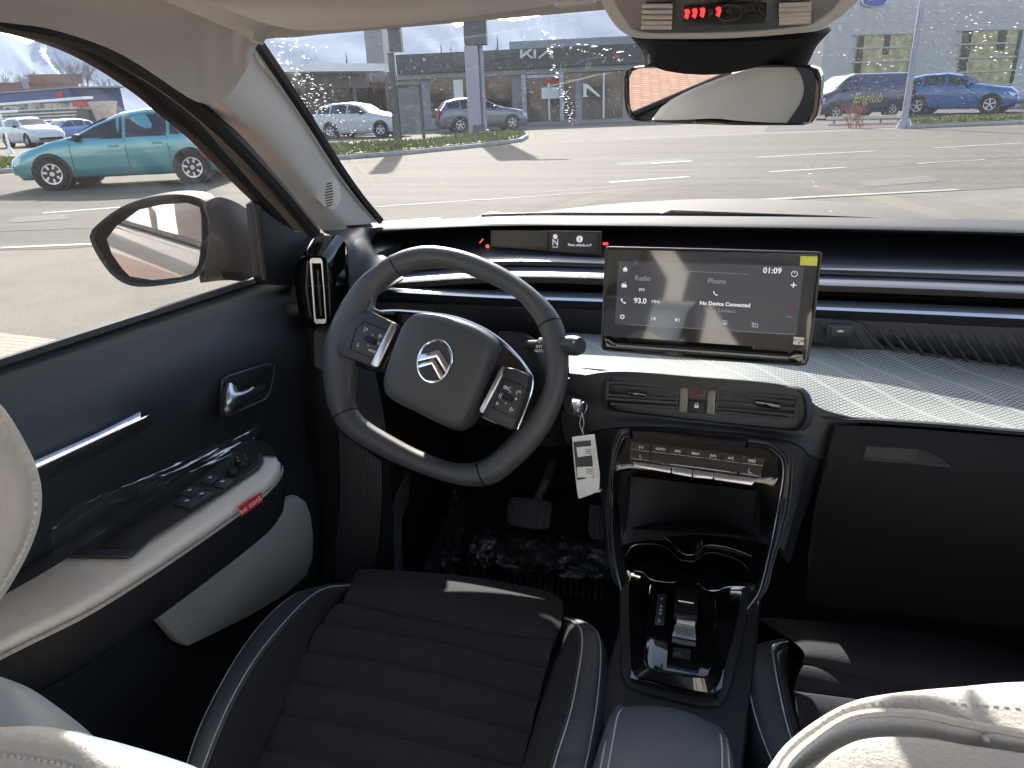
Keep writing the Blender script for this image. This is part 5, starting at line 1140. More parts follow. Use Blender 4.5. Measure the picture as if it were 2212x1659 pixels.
wn_ = MB().plate([s_(*cS(*p), .003) for p in ((1642, 866), (1724, 872), (1720, 930), (1638, 924))], sn*.0005).build('white_sticker', 'paper', label='small white printed sticker on the lower right corner of the screen', cat='sticker')
MB().text('SW 1.06.5', s_(*cS(1681, 897), .0038), sxd, syd, .0046, .0001, 0, .0001).build('lettering', 'ink', wn_)
MB().plate(circ(s_(*cS(1683, 915), .0038), sxd.normalized(), syd.normalized(), .0010, 8), sn*.0001).build('dot', 'ink', wn_)
# --- steering wheel
sw_n = V3((0.02, -.885, .46)).normalized(); sw0 = Y(957, 790, .885)
q3 = lambda x, y, o=0.: PN(x*.36456+604.8, y*.36456+466.6, sw0+sw_n*o, sw_n)
wh_ = thing('steering_wheel', sw0, 'dark leather steering wheel turned slightly clockwise with a silver double chevron badge', 'steering wheel')
OUT = [(900, 170), (1100, 205), (1300, 290), (1470, 400), (1600, 520), (1670, 630), (1700, 760), (1705, 900), (1680, 1060), (1620, 1220), (1520, 1370), (1400, 1490), (1290, 1575), (1200, 1603), (1080, 1600), (950, 1570), (780, 1510), (600, 1430), (440, 1340), (340, 1250), (285, 1150), (255, 1020), (242, 880), (255, 760), (300, 620), (370, 490), (460, 370), (560, 290), (640, 235), (760, 187)]
INN = [(900, 300), (1010, 312), (1110, 345), (1250, 400), (1390, 480), (1470, 560), (1525, 650), (1552, 740), (1572, 850), (1576, 920), (1560, 1020), (1500, 1140), (1430, 1230), (1340, 1330), (1250, 1410), (1200, 1442), (1150, 1460), (1050, 1465), (950, 1440), (800, 1380), (650, 1300), (520, 1220), (450, 1150), (430, 1080), (440, 1000), (452, 880), (462, 780), (490, 660), (545, 560), (555, 480), (595, 435), (650, 385), (710, 345), (800, 312)]
def polar(poly, cx, cy, n):
    P = cr([V3((x, y, 0)) for x, y in poly], 6, True); A = [(math.atan2(p.y-cy, p.x-cx), p) for p in P]; out = []
    m = len(P)
    for k in range(n):
        th = -math.pi+2*math.pi*(k+.5)/n; best = None
        for i in range(m):
            a, b = P[i], P[(i+1) % m]; d = V3((math.cos(th), math.sin(th), 0)); e = b-a; w0 = V3((cx, cy, 0))-a
            det = d.x*(-e.y)+d.y*e.x
            if abs(det) < 1e-9: continue
            # center + s d = a + t e
            rx, ry = a.x-cx, a.y-cy; s = (rx*(-e.y)+ry*e.x)/det; t = (d.x*ry-d.y*rx)/det
            if s > 0 and -.001 <= t <= 1.001 and (best is None or s > best): best = s
        out.append((cx+best*math.cos(th), cy+best*math.sin(th)))
    return out
NW = 120; po = polar(OUT, 965, 890, NW); pi_ = polar(INN, 965, 890, NW)
rings = []
for (a, b) in zip(po, pi_):
    A = q3(*a); B = q3(*b); c = (A+B)/2; hw_ = (A-B).length/2; e = (A-B).normalized(); rg = []
    for k in range(16):
        t = 2*math.pi*k/16; rg.append(c+e*hw_*.985*math.cos(t)+sw_n*.0165*math.sin(t)-sw_n*.006)
    rings.append(rg)
rm = MB(); rm.gridpts(rings+[rings[0]], True)
rim = rm.build('rim', 'wheel_leather', wh_, sharp=80)
def angidx(x, y): return int(((math.atan2(y-890, x-965)+math.pi)/(2*math.pi))*NW-.5) % NW
for x, y in ((680, 290), (1605, 625), (365, 1145), (1172, 1530)):
    rg = rings[angidx(x, y)]; c = sum(rg, V3())/16
    MB().tube([c+(p-c)*1.004 for p in rg], .0010, 5, True).build('rim_seam', 'groove_black', rim)
stc = MB()
for k in range(NW*2):
    i = k//2; f = (k % 2)*.5; a = rings[i]; b = rings[(i+1) % NW]; c = sum(a, V3())/16
    for kk in (6, 7):
        p = a[kk].lerp(b[kk], f); q = a[kk+1].lerp(b[kk+1], min(1, f+.4)); n_ = (p-c).normalized()*.0006
        if k % 1 == 0 and kk == 7: stc.tube([p+n_+sw_n*.002, q+n_+sw_n*.002], .00045, 3)
stc.build('stitching', mat('stitch_grey', (.16, .155, .15), .8), rim)
# spokes
spk = MB(); spk.plate([q3(*p, -.012) for p in ((540, 580), (620, 566), (760, 566), (900, 578), (1050, 605), (1200, 665), (1320, 745), (1420, 845), (1480, 930), (1520, 1010), (1480, 1110), (1400, 1270), (1290, 1235), (1180, 1190), (1000, 1140), (800, 1050), (690, 940), (560, 925), (480, 900), (420, 860), (380, 790), (440, 640))], sw_n*.012, .003); spk.build('spoke', 'gloss_black', wh_)
fn_ = MB(); fn_.sheet([[q3(*p, .004) for p in ((556, 500), (560, 540), (600, 560), (680, 570))], [q3(*p, .002) for p in ((520, 560), (540, 572), (590, 575), (680, 580))]], 4, 3, .004); fn_.build('spoke_web', 'wheel_leather', wh_)
MB().tube(cr([q3(*p, .003) for p in ((548, 572), (600, 563), (680, 560), (760, 564), (900, 577), (1050, 604), (1200, 664), (1320, 744), (1420, 844), (1478, 925), (1496, 965), (1488, 1040), (1450, 1150), (1405, 1262))], 4), .0022, 8).build('chrome_arc', 'chrome', wh_)
MB().tube(cr([q3(*p, .004) for p in ((470, 610), (430, 670), (385, 750), (362, 805))], 4), .0020, 8).build('chrome_arc', 'chrome', wh_)
hb = [(842, 596), (920, 590), (1010, 600), (1110, 625), (1205, 662), (1280, 710), (1318, 755), (1322, 800), (1300, 880), (1262, 1000), (1215, 1120), (1170, 1215), (1120, 1272), (1060, 1278), (980, 1245), (860, 1185), (740, 1125), (680, 1080), (661, 1030), (668, 960), (700, 860), (740, 750), (785, 650)]
h0 = resamp(cr([q3(*p, .0) for p in hb], 4, True), 64, True)
def hub(sc1, o): return [sw_n*o+(hc0+(p-hc0)*sc1) for p in h0]
hc0 = sum(h0, V3())/64
HR = [hub(.95, -.01), hub(.985, .004), hub(.975, .020), hub(.955, .032), hub(.92, .0385), hub(.82, .0425), hub(.6, .0445), hub(.3, .046), hub(.03, .0465)]
HR = [[p-(p-CAM)*((sw_n*o).dot(sw_n)/((p-CAM).dot(sw_n)))*-0 for p in r] for r, o in zip(HR, [0]*9)]
hbo = MB().loft(HR, False, True).build('airbag_cover', 'hub_plastic', wh_, sharp=70)
MB().tube(cr([q3(*p, .0405) for p in ((1195, 745), (1150, 800), (1090, 900), (1040, 1030), (1010, 1150), (1008, 1200))], 5), .0016, 6).build('cover_crease', 'hub_plastic', hbo)
# badge
eo = .0475
ec = q3(917, 860, eo); ex = (q3(1017, 815, eo)-q3(817, 905, eo))/2; ex = q3(1020, 850, eo)-ec; ey = q3(950, 738, eo)-ec; ey = ey - ex*(ey.dot(ex)/ex.dot(ex))*0
el = [ec+(q3(917+103*math.cos(t)*1.0+22*math.sin(t)*.0, 860-124*math.sin(t), eo)-ec) for t in [2*math.pi*k/40 for k in range(40)]]
# tilt the ellipse with the wheel
el = []
for k in range(40):
    t = 2*math.pi*k/40; a, b = 98*math.cos(t), 126*math.sin(t); th = R(14); el.append(q3(917+a*math.cos(th)+b*math.sin(th), 860-( -a*math.sin(th)+b*math.cos(th)), eo))
bdg = MB().plate([ec+(p-ec)*.97-sw_n*.001 for p in el], sw_n*.0008).build('badge_disc', 'button_dark', wh_)
MB().tube(el, .0020, 8, True).build('badge_ring', 'chrome', bdg)
for pl2 in ([(832, 822), (945, 795), (1004, 886), (984, 928), (928, 836), (820, 862)], [(820, 884), (912, 842), (972, 944), (950, 968), (900, 878), (816, 902)]):
    MB().plate([q3(*p, eo) for p in pl2], sw_n*.0016, .0004).build('chevron', 'chrome', bdg)
wx = (q3(1100, 930)-q3(900, 850)); wx = wx.normalized(); wy = sw_n.cross(wx)
rotd = R(-14); 
MB().text('AIRBAG', q3(850, 1062, .044), wx, -wy if (-wy).z > 0 else wy, .012, .0004).build('embossed_word', 'button_dark', hbo)
def pad(body, inner_, bar, roll, nm, icons):
    b0 = MB().plate([q3(*p, .004) for p in body], sw_n*.018, .004).build(nm, 'button_dark', wh_)
    MB().tube([q3(*p, .0225) for p in inner_], .0005, 5, True).build('key_gap', 'groove_black', b0)
    MB().plate([q3(*p, .006) for p in bar], sw_n*.021, .002).build('silver_edge', 'satin', b0)
    a, b = roll; rc = q3((a[0]+b[0])/2, (a[1]+b[1])/2, .025); MB().tube([q3(*a, .023), q3(*b, .023)], .0042, 10, flat=.9, nrm=sw_n).build('roller', 'black_plastic', b0)
    mb = MB()
    for t, x, y, s in icons: mb.text(t, q3(x, y, .0228), wx, -wy if (-wy).z > 0 else wy, s, .0001, 0, .0001)
    mb.build('lettering', 'print_white', b0)
pad([(500, 590), (560, 572), (690, 636), (712, 655), (706, 700), (600, 905), (575, 908), (490, 870), (372, 836), (362, 804), (430, 660)], [(500, 625), (640, 680), (650, 715), (575, 852), (415, 790), (450, 665)],
    [(700, 640), (722, 652), (724, 690), (622, 905), (600, 912), (572, 892)], ((508, 722), (566, 750)), 'left_button_pad', [('(+', 510, 672, .008), ('||>', 596, 712, .006), ('=', 585, 757, .009), ('(-', 465, 763, .008), ('MODE', 545, 800, .0042), ('^', 548, 708, .006), ('v', 523, 766, .005)])
pad([(1350, 900), (1420, 915), (1480, 940), (1496, 968), (1480, 1060), (1405, 1262), (1380, 1272), (1290, 1225), (1215, 1172), (1208, 1150)], [(1335, 962), (1440, 1005), (1455, 1032), (1392, 1200), (1262, 1140), (1300, 1030)],
    [(1336, 905), (1355, 900), (1345, 960), (1232, 1178), (1208, 1165), (1212, 1140)], ((1324, 1065), (1380, 1088)), 'right_button_pad', [('SRC', 1345, 1020, .0062), ('(^', 1414, 1046, .008), ('((', 1306, 1062, .008), ('+', 1398, 1086, .008), ('(v', 1372, 1145, .008), ('o', 1288, 1108, .008), ('^', 1363, 1046, .005), ('v', 1338, 1108, .005)])
# column + stalk
co = thing('steering_column', q3(1000, 950, -.1), 'dark steering column shroud behind the wheel', 'steering column')
MB().tube([sw0-sw_n*.02, sw0-sw_n*.09, sw0-sw_n*.20], [.055, .07, .075], 20).build('shroud', 'black_plastic', co)
cl2 = MB(); cl2.sheet([[Y(1080, 715, .95), Y(1130, 722, .95), Y(1165, 745, .96)], [Y(1070, 800, .93), Y(1160, 790, .93), Y(1190, 800, .96)], [Y(1100, 880, .93), Y(1190, 880, .95), Y(1240, 900, .97)], [Y(1120, 960, .95), Y(1200, 960, .97), Y(1235, 960, 1.0)]], 4, 4, .004); cl2.build('column_cowl', 'black_plastic', co)
stk = thing('wiper_stalk', Y(1200, 752, .93), 'black wiper stalk reaching out right of the steering wheel', 'stalk')
sA = Y(1120, 745, .95); sB = Y(1254, 747, .90)
MB().tube([sA, sA.lerp(sB, .35), sA.lerp(sB, .4), sA.lerp(sB, .93), sB], [.006, .0075, .011, .0135, .011], 12, flat=1.1, nrm=V3((0, -.6, .8))).build('lever', 'button_dark', stk)
tx = MB(); tx.text('AUTO', Y(1166, 758, .915), (1, 0, 0), (0, .3, 1), .0055, .0001, 0, .0001); tx.text('INT', Y(1165, 749, .915), (1, 0, 0), (0, .3, 1), .0055, .0001, 0, .0001); tx.text('2', Y(1164, 738, .915), (1, 0, 0), (0, .3, 1), .005, .0001); tx.text('*', Y(1239, 742, .885), (1, 0, 0), (0, .3, 1), .009, .0001); tx.build('lettering', 'print_white', stk)
# ignition key and tag
ky = thing('ignition_key', Y(1250, 880, .88), 'key in the ignition with a metal ring right of the steering column', 'key')
MB().cyl(Y(1215, 862, .96), Y(1238, 876, .905), .016, .013, 16).build('lock_barrel', 'black_plastic', ky)
MB().box(Y(1247, 880, .885), (.016, .026, .020), Matrix.Rotation(R(20), 3, 'Z'), .005).build('key_grip', 'button_dark', ky)
MB().box(Y(1246, 878, .872), (.010, .004, .018), Matrix.Rotation(R(20), 3, 'Z'), .001).build('key_clip', 'satin', ky)
MB().tube(circ(Y(1258, 884, .872), V3((.5, .8, .2)).normalized(), V3((0, .2, 1)).normalized(), .009, 18), .0008, 5, True).build('key_ring', 'chrome', ky)
kt = thing('key_tag', Y(1266, 1010, .86), 'white paper tag with printed labels hanging on a string from the key', 'tag')
tn = V3((.1, -.99, .1)).normalized(); tp = Y(1265, 1000, .86)
t_ = lambda u, v, o=0.: PN(u, v, tp+tn*o, tn)
cT = lambda x, y: (x*.27076+1209.6, y*.27076+898.6)
MB().tube(cr([Y(1257, 890, .872), t_(*cT(158, 60)), t_(*cT(172, 110)), t_(*cT(185, 150), .001)], 5), .0006, 4).build('string', 'stitch', kt)
MB().tube(cr([Y(1257, 890, .872), t_(*cT(192, 60)), t_(*cT(180, 100)), t_(*cT(188, 150), .001)], 5), .0006, 4).build('string', 'stitch', kt)
MB().sheet([[t_(*cT(97, 168)), t_(*cT(185, 156), .002), t_(*cT(276, 145))], [t_(*cT(108, 330)), t_(*cT(200, 320), .002), t_(*cT(300, 330))], [t_(*cT(125, 500)), t_(*cT(215, 490), .004), t_(*cT(318, 470), .002)], [t_(*cT(140, 620), .003), t_(*cT(230, 600), .006), t_(*cT(312, 600), .010)], [t_(*cT(150, 660), .004), t_(*cT(240, 630), .008), t_(*cT(338, 580), .014)]], 4, 4, -.0006).build('paper', 'paper', kt, sharp=60)
tb = MB().plate([t_(*cT(*p), .0035) for p in ((108, 208), (245, 193), (270, 490), (136, 510))], tn*.0004).build('dark_print', 'ink', kt)
for q in (((132, 250), (258, 238), (268, 310), (142, 328)), ((135, 408), (262, 402), (266, 488), (138, 490))): MB().plate([t_(*cT(*p), .0045) for p in q], tn*.0003).build('label', 'paper', kt)
ll = MB()
for x, y in ((225, 270), (225, 284), (225, 298), (232, 425), (232, 440), (232, 455)): ll.box(t_(*cT(x, y), .0052), (.0085, .0002, .0009))
ll.build('printed_lines', 'ink', kt)
# --- sun visor, overhead console, interior mirror
vz = [[Z(430, -40, 1.462), Z(640, -60, 1.47), Z(1000, -80, 1.47), Z(1320, -90, 1.47)], [Y(436, -8, .60), Y(640, -20, .60), Y(1000, -30, .60), Y(1312, -30, .60)], [Y(470, 10, .655), Y(640, 10, .66), Y(1000, 0, .66), Y(1296, -8, .66)], [Y(530, 36, .68), Y(660, 52, .69), Y(960, 34, .69), Y(1230, 3, .69)], [Y(590, 55, .69), Y(675, 66, .70), Y(900, 50, .70), Y(1180, 14, .70)]]
sv = thing('sun_visor', Y(800, 40, .66), 'pale grey sun visor folded up above the windscreen', 'sun visor')
MB().sheet(vz, 5, 5, 0, (0, .012, .010)).build('visor_panel', 'trim_beige', sv, sharp=60)
MB().box(Y(1245, 2, .69), (.04, .012, .008), None, .003).build('clip', 'trim_beige', sv)
# front roof edge behind the visor
MB().sheet([[Y(545, 92, .78), Y(580, 66, .80), Y(700, 50, .82), Y(1000, 24, .84), Y(1310, 12, .85)], [Y(545, 84, .70), Y(570, 50, .70), Y(700, 30, .72), Y(1000, 5, .74), Y(1310, -20, .75)], [V3((-.55, .6, 1.47)), V3((-.5, .6, 1.48)), V3((-.4, .6, 1.485)), V3((-.2, .6, 1.49)), V3((0, .6, 1.50))]], 4, 4, .006).build('roof_edge', 'headlining', car_)
MB().sheet([[V3((-.50, .84, 1.432)), V3((-.25, .885, 1.445)), V3((0, .90, 1.45)), V3((.25, .885, 1.445)), V3((.56, .84, 1.432))], [V3((-.50, .62, 1.485)), V3((-.25, .62, 1.50)), V3((0, .62, 1.51)), V3((.25, .62, 1.50)), V3((.56, .62, 1.485))]], 4, 2, .01).build('roof_edge', 'body_grey', car_)
oc = thing('overhead_console', Y(1565, 40, .62), 'pale overhead console with louvres and red seat belt lights', 'overhead console')
on = V3((0, -.50, -.866)).normalized(); op = Y(1565, 40, .60)
o_ = lambda u, v, o=0.: PN(u, v, op+on*o, on)
cO = lambda x, y: ((x/3.253+1500)*.864, (y/3.253)*.864)
oo = [cO(*p) for p in ((-30, -120), (0, -20), (60, 110), (130, 210), (210, 270), (300, 297), (600, 303), (1000, 300), (1400, 275), (1780, 232), (1880, 180), (2000, 100), (2100, 0), (2160, -120))]
oi = [cO(*p) for p in ((60, -140), (90, -60), (150, 70), (220, 170), (280, 232), (420, 262), (640, 262), (1000, 254), (1350, 236), (1680, 200), (1800, 140), (1900, 60), (1980, -40), (2020, -140))]
oA = [o_(u, v, -.004) for u, v in oo]; oB = [o_(u, v, .006) for u, v in oi]
om = MB(); om.sheet([[p-on*.035+V3((0, .03, .02)) for p in oA], [p-on*.008 for p in oA], oA, [a.lerp(b, .5)+on*.003 for a, b in zip(oA, oB)], oB], 4, 3)
om.plate([p for p in cr(oB, 4)], -on*.002); om.build('shell', 'trim_beige', oc, sharp=60)
for (x0, x1, nm) in (((345, 590), (338, 578), 'l'), ((1462, 1712), (1450, 1718), 'r')):
    isl = nm == 'l'; y0 = 14 if isl else 2; y1 = 236 if isl else 196
    hol = MB().plate([o_(*cO(*p), .0078) for p in (((372, 16), (590, 18), (578, 236), (335, 232)) if isl else ((1462, 12), (1706, 4), (1722, 172), (1450, 198)))], on*.0006).build('louvre_opening', 'groove_black', oc)
    for k in range(5):
        ya = (45, 92, 136, 180, 219)[k] if isl else (38, 78, 118, 152, 182)[k]
        xa, xb = (345-k*3, 592-k*2) if isl else (1456, 1718)
        sl_ = 0 if isl else -.04
        MB().sheet([[o_(*cO(xa, ya-5), .009), o_(*cO(xb, ya-5+sl_*250), .009)], [o_(*cO(xa, ya+6), .0105), o_(*cO(xb, ya+6+sl_*250), .0105)], [o_(*cO(xa, ya+12), .009), o_(*cO(xb, ya+12+sl_*250), .009)]], 1, 2, .001).build('louvre', 'trim_beige', hol)
dp = MB().plate([o_(*cO(*p), .0075) for p in ((686, 46), (1360, 16), (1345, 180), (678, 208))], on*.001, .0005).build('light_display', mat('display_warm', (.022, .021, .019), .3), oc)
oxd = o_(*cO(1360, 16))-o_(*cO(686, 46)); oyd = o_(*cO(686, 46))-o_(*cO(678, 208))
def person_icon(x, y, m, nm='belt_light'):
    a = MB(); f = lambda dx_, dy_: o_(*cO(x+dx_, y+dy_), .0092)
    a.plate(circ(f(0, -30), oxd.normalized(), oyd.normalized(), .0019, 10), on*.0002); a.plate([f(-14, -18), f(14, -20), f(17, 8), f(8, 34), f(-8, 34), f(-17, 8)], on*.0002); a.tube([f(-20, 20), f(20, -14)], .0006, 4); a.build(nm, m, dp)
for x, y, m in ((708, 118, 'warn_red'), (770, 112, 'warn_red'), (834, 106, 'warn_red'), (900, 112, 'ui_off'), (964, 100, 'warn_red')):
    if m == 'ui_off' and 'ui_off' not in MATS: mat('ui_off', (.07, .07, .065), .5)
    person_icon(x, y, m)
tx = MB(); tx.text('PASSENGER', o_(*cO(1185, 50), .0092), oxd, oyd, .0045, .0001); tx.text('AIRBAG', o_(*cO(1184, 84), .0092), oxd, oyd, .0075, .0001); tx.text('ON  OFF', o_(*cO(1182, 148), .0092), oxd, oyd, .0075, .0001); tx.tube(circ(o_(*cO(1052, 105), .0092), oxd.normalized(), oyd.normalized(), .0085, 20), .0005, 4, True); tx.tube([o_(*cO(1026, 80), .0092), o_(*cO(1080, 130), .0092)], .0005, 4)
tx.tube([o_(*cO(1290, 70), .0092), o_(*cO(1305, 100), .0092), o_(*cO(1335, 120), .0092)], .0006, 4); tx.build('lettering', 'ui_off', dp)
# camera cover between console and mirror
rm_ = thing('rear_view_mirror', Y(1565, 205, .80), 'frameless looking rear view mirror with thin black rim under the overhead console', 'mirror')
cvr = MB(); cvr.sheet([[Y(1374, 72, .80), Y(1385, 76, .72), Y(1560, 80, .68), Y(1740, 70, .72), Y(1790, 58, .80)], [Y(1396, 105, .84), Y(1408, 108, .76), Y(1560, 112, .72), Y(1730, 102, .76), Y(1757, 95, .84)], [Y(1402, 142, .90), Y(1418, 150, .82), Y(1560, 152, .78), Y(1712, 146, .82), Y(1736, 138, .90)], [Y(1420, 158, .92), Y(1440, 165, .84), Y(1560, 168, .80), Y(1700, 160, .84), Y(1715, 155, .92)]], 4, 4, .004)
cvr.build('sensor_cover', 'groove_black', rm_, sharp=60)
rn = V3((-.30, -.94, -.13)).normalized(); rp = Y(1565, 205, .78)
r_ = lambda u, v, o=0.: PN(u, v, rp+rn*o, rn)
cM = lambda x, y: ((x/2.087+1500)*.864, (y/2.087)*.864)
mo = [(133, 400), (150, 362), (190, 348), (400, 341), (700, 335), (960, 337), (1100, 343), (1145, 360), (1160, 400), (1155, 500), (1140, 600), (1105, 642), (1050, 650), (700, 650), (400, 640), (200, 628), (155, 605), (136, 540)]
mO = [r_(*cM(*p)) for p in mo]; mOr = resamp(cr(mO, 3, True), 60, True); mc = sum(mOr, V3())/60
def insetr(r, d): return [p+(mc-p).normalized()*d for p in r]
MB().loft([insetr(mOr, .006), [p+rn*.003 for p in insetr(mOr, .004)], [p+rn*.003 for p in mOr], [p-rn*.006 for p in mOr], [p-rn*.02 for p in insetr(mOr, .01)], [p-rn*.03 for p in insetr(mOr, .03)]], False, True).build('housing', 'gloss_black', rm_, sharp=60)
gl2 = MB(); gi = insetr(mOr, .0055); gl2.face([gl2.bm.verts.new(p+rn*.0012) for p in gi]); gg = gl2.build('mirror_glass', 'mirror', rm_, flat=True)
# ================= CONSOLE, SEATS, FLOOR =================
mat('seat_fabric', (.020, .021, .024), .9, bump=1, bs=600, var=.2, vs=900)
mat('seat_leather', (.034, .040, .052), .45, bump=.35, bs=900)
mat('shaded_cream', (.20, .24, .29), .5, bump=.3, bs=900)  # cream leather with the head rest's shade put into the base colour
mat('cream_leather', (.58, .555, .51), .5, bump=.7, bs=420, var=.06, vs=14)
mat('rest_leather', (.095, .108, .13), .5, bump=.35, bs=900)
mat('arm_black', (.010, .010, .011), .33)
mat('wrap_film', (.07, .072, .078), .12, spec=1.0, coat=1, bump=1, bs=26)
cc3 = lambda x, y: (x*.27076+1209.6, y*.27076+898.6)
cc4 = lambda x, y: (x*.27084+1252.8, y*.27084+1209.6)
cn_ = thing('centre_console', (.03, .8, .3), 'gloss black centre console with climate keys, cup holders and gear selector', 'centre console')
# climate panel
an = V3((0, -.82, .57)).normalized(); ap = Y(1500, 985, .865)
a_ = lambda u, v, o=0.: PN(u, v, ap+an*o, an)
ho_ = [cc3(*p) for p in ((455, 165), (480, 130), (530, 112), (800, 125), (1200, 160), (1600, 205), (1720, 230), (1780, 270), (1800, 330), (1790, 480), (1700, 560), (1600, 540), (560, 420), (500, 430), (440, 440), (420, 400), (430, 250))]
MB().plate([a_(u, v, -.004) for u, v in ho_], -an*.012, .002).build('panel_surround', 'gloss_black', cn_)
# two sweeping gloss arms
def arm3(outer_, inner_, ys, nm, side):
    rows = []
    oL = [Y(*cc3(*p), y) for p, y in zip(outer_, ys)]; iL = [Y(*cc3(*p), y) for p, y in zip(inner_, ys)]
    mL = [a.lerp(b, .5)+V3((0, -.006, .006)) for a, b in zip(oL, iL)]
    MB().sheet([[p+V3((0, .03, -.012)) for p in oL], oL, mL, iL, [p+V3((0, .05, -.02)) for p in iL]], 5, 4).build('arm', 'arm_black', cn_, sharp=50)
    MB().tube(cr([p+V3((0, -.002, .002)) for p in iL], 5), .0006, 5).build('arm_edge', 'satin', cn_)
    MB().tube(cr([p+V3((0, -.002, .002)) for p in oL], 5), .0005, 5).build('arm_edge', 'slat_grey', cn_)
arm3([(560, 108), (480, 125), (450, 180), (415, 300), (395, 500), (380, 700), (382, 900), (395, 1100), (425, 1290), (485, 1390)], [(560, 165), (515, 175), (490, 215), (450, 320), (425, 480), (418, 700), (420, 900), (435, 1100), (462, 1260), (487, 1388)], [.878, .876, .870, .86, .85, .84, .80, .75, .71, .69], 'l', -1)
arm3([(1500, 190), (1680, 215), (1790, 260), (1845, 330), (1850, 480), (1830, 700), (1770, 950), (1700, 1180), (1640, 1400), (1495, 1550)], [(1500, 235), (1640, 250), (1705, 285), (1770, 360), (1778, 500), (1745, 700), (1700, 950), (1650, 1180), (1590, 1400), (1495, 1545)], [.878, .876, .870, .86, .85, .84, .80, .75, .70, .665], 'r', 1)
kb_ = MB().plate([a_(*cc3(*p), -.002) for p in ((565, 200), (1636, 340), (1590, 500), (560, 365))], an*.003).build('key_field', 'screen_glass', cn_)
def key(pts, txt, nm='climate_key', m='screen_glass', size=.0046):
    k = MB().plate([a_(*cc3(*p), .0012) for p in pts], an*.003, .0006).build(nm, m, cn_)
    c = sum([a_(*cc3(*p), .0048) for p in pts], V3())/len(pts); xd_ = a_(*cc3(*pts[1]))-a_(*cc3(*pts[0]))
    if txt: MB().text(txt, c, xd_, an.cross(xd_), size, .0001, 0, .0001).build('symbol', 'print_white', k)
key([(572, 206), (728, 222), (724, 290), (568, 272)], '(~)')
key([(740, 224), (866, 240), (864, 305), (738, 290)], 'AUTO')
key([(874, 242), (1008, 258), (1004, 322), (872, 306)], '(W)')
key([(1016, 260), (1152, 276), (1148, 342), (1012, 324)], 'MAX')
key([(1160, 278), (1290, 296), (1285, 358), (1155, 343)], '[W]')
key([(1298, 298), (1436, 316), (1430, 378), (1293, 360)], 'A/C')
key([(1444, 318), (1630, 342), (1615, 402), (1438, 380)], '\\W/', size=.006)
key([(568, 280), (724, 298), (722, 362), (566, 344)], '(_')
key([(1436, 388), (1612, 412), (1598, 488), (1430, 462)], '(_', size=.006)
MB().plate([a_(*cc3(*p), .0012) for p in ((738, 300), (1425, 388), (1410, 460), (736, 372))], an*.002, .0006).build('climate_display', 'screen_glass', cn_)
for q in (((585, 368), (893, 402), (886, 462), (600, 412)), ((898, 403), (1060, 430), (1055, 494), (892, 463)), ((1066, 432), (1228, 454), (1222, 510), (1060, 495)), ((1234, 455), (1580, 500), (1530, 560), (1226, 512))):
    MB().plate([a_(*cc3(*p), .001) for p in q], an*.006, .002).build('toggle', 'satin', cn_)
# storage bay
bay = MB(); bay.sheet([[Y(*cc3(540, 480), .86), Y(*cc3(1000, 530), .86), Y(*cc3(1600, 600), .86)], [Y(*cc3(640, 480), 1.0), Y(*cc3(1000, 520), 1.0), Y(*cc3(1470, 590), 1.0)], [Y(*cc3(640, 680), 1.0), Y(*cc3(1000, 710), 1.0), Y(*cc3(1440, 760), 1.0)], [Y(*cc3(590, 900), .86), Y(*cc3(1000, 930), .86), Y(*cc3(1560, 960), .86)]], 4, 4, 0)
bay.build('storage_bay', 'black_plastic', cn_, sharp=30)
MB().sheet([[Y(*cc3(540, 480), .86), Y(*cc3(650, 480), 1.0)], [Y(*cc3(500, 950), .82), Y(*cc3(640, 700), 1.0)]], 1, 1).build('bay_wall', 'black_plastic', cn_)
MB().sheet([[Y(*cc3(1600, 600), .86), Y(*cc3(1480, 590), 1.0)], [Y(*cc3(1590, 980), .82), Y(*cc3(1430, 770), 1.0)]], 1, 1).build('bay_wall', 'black_plastic', cn_)
tmn = MB()
for k in range(22):
    y0 = 705+k*9; tmn.tube([Y(*cc3(700-k*2.5, 715+k*8), .985-k*.0045), Y(*cc3(1030, 720+k*10), .985-k*.0045)], .0009, 4)
    tmn.tube([Y(*cc3(1040, 720+k*10), .985-k*.0045), Y(*cc3(1380+k*3, 770+k*9.4), .985-k*.0045)], .0009, 4)
tmn.build('ribbed_mat', 'button_dark', cn_)
# cup holder deck
def dk(x, y, z): return Z(*cc3(x, y), z)
dz = .70
wav = [(560, 990), (640, 965), (760, 962), (860, 985), (930, 1060), (1000, 1105), (1080, 1100), (1140, 1045), (1200, 1030), (1340, 1050), (1460, 1090), (1530, 1120)]
wav2 = [(525, 1110), (580, 1040), (680, 1020), (800, 1030), (880, 1075), (950, 1140), (1050, 1160), (1110, 1135), (1180, 1090), (1300, 1105), (1440, 1160), (1500, 1230)]
MB().sheet([[dk(x, y-60, dz+.012) for x, y in wav], [dk(x, y, dz+.006) for x, y in wav], [dk(x, y, dz) for x, y in wav2]], 3, 3).build('holder_rim', 'gloss_black', cn_, sharp=40)
MB().tube(cr([dk(x, y, dz+.008) for x, y in wav], 4), .0008, 5).build('rim_edge', 'satin', cn_)
MB().tube(cr([dk(x, y, dz+.002) for x, y in wav2], 4), .0006, 5).build('rim_edge', 'slat_grey', cn_)
MB().sheet([[dk(x, y, dz) for x, y in wav2], [dk(x*.97+20, y+60, dz-.06) for x, y in wav2], [dk(x*.95+40, y+150, dz-.07) for x, y in wav2]], 3, 3).build('cup_holder', 'groove_black', cn_)
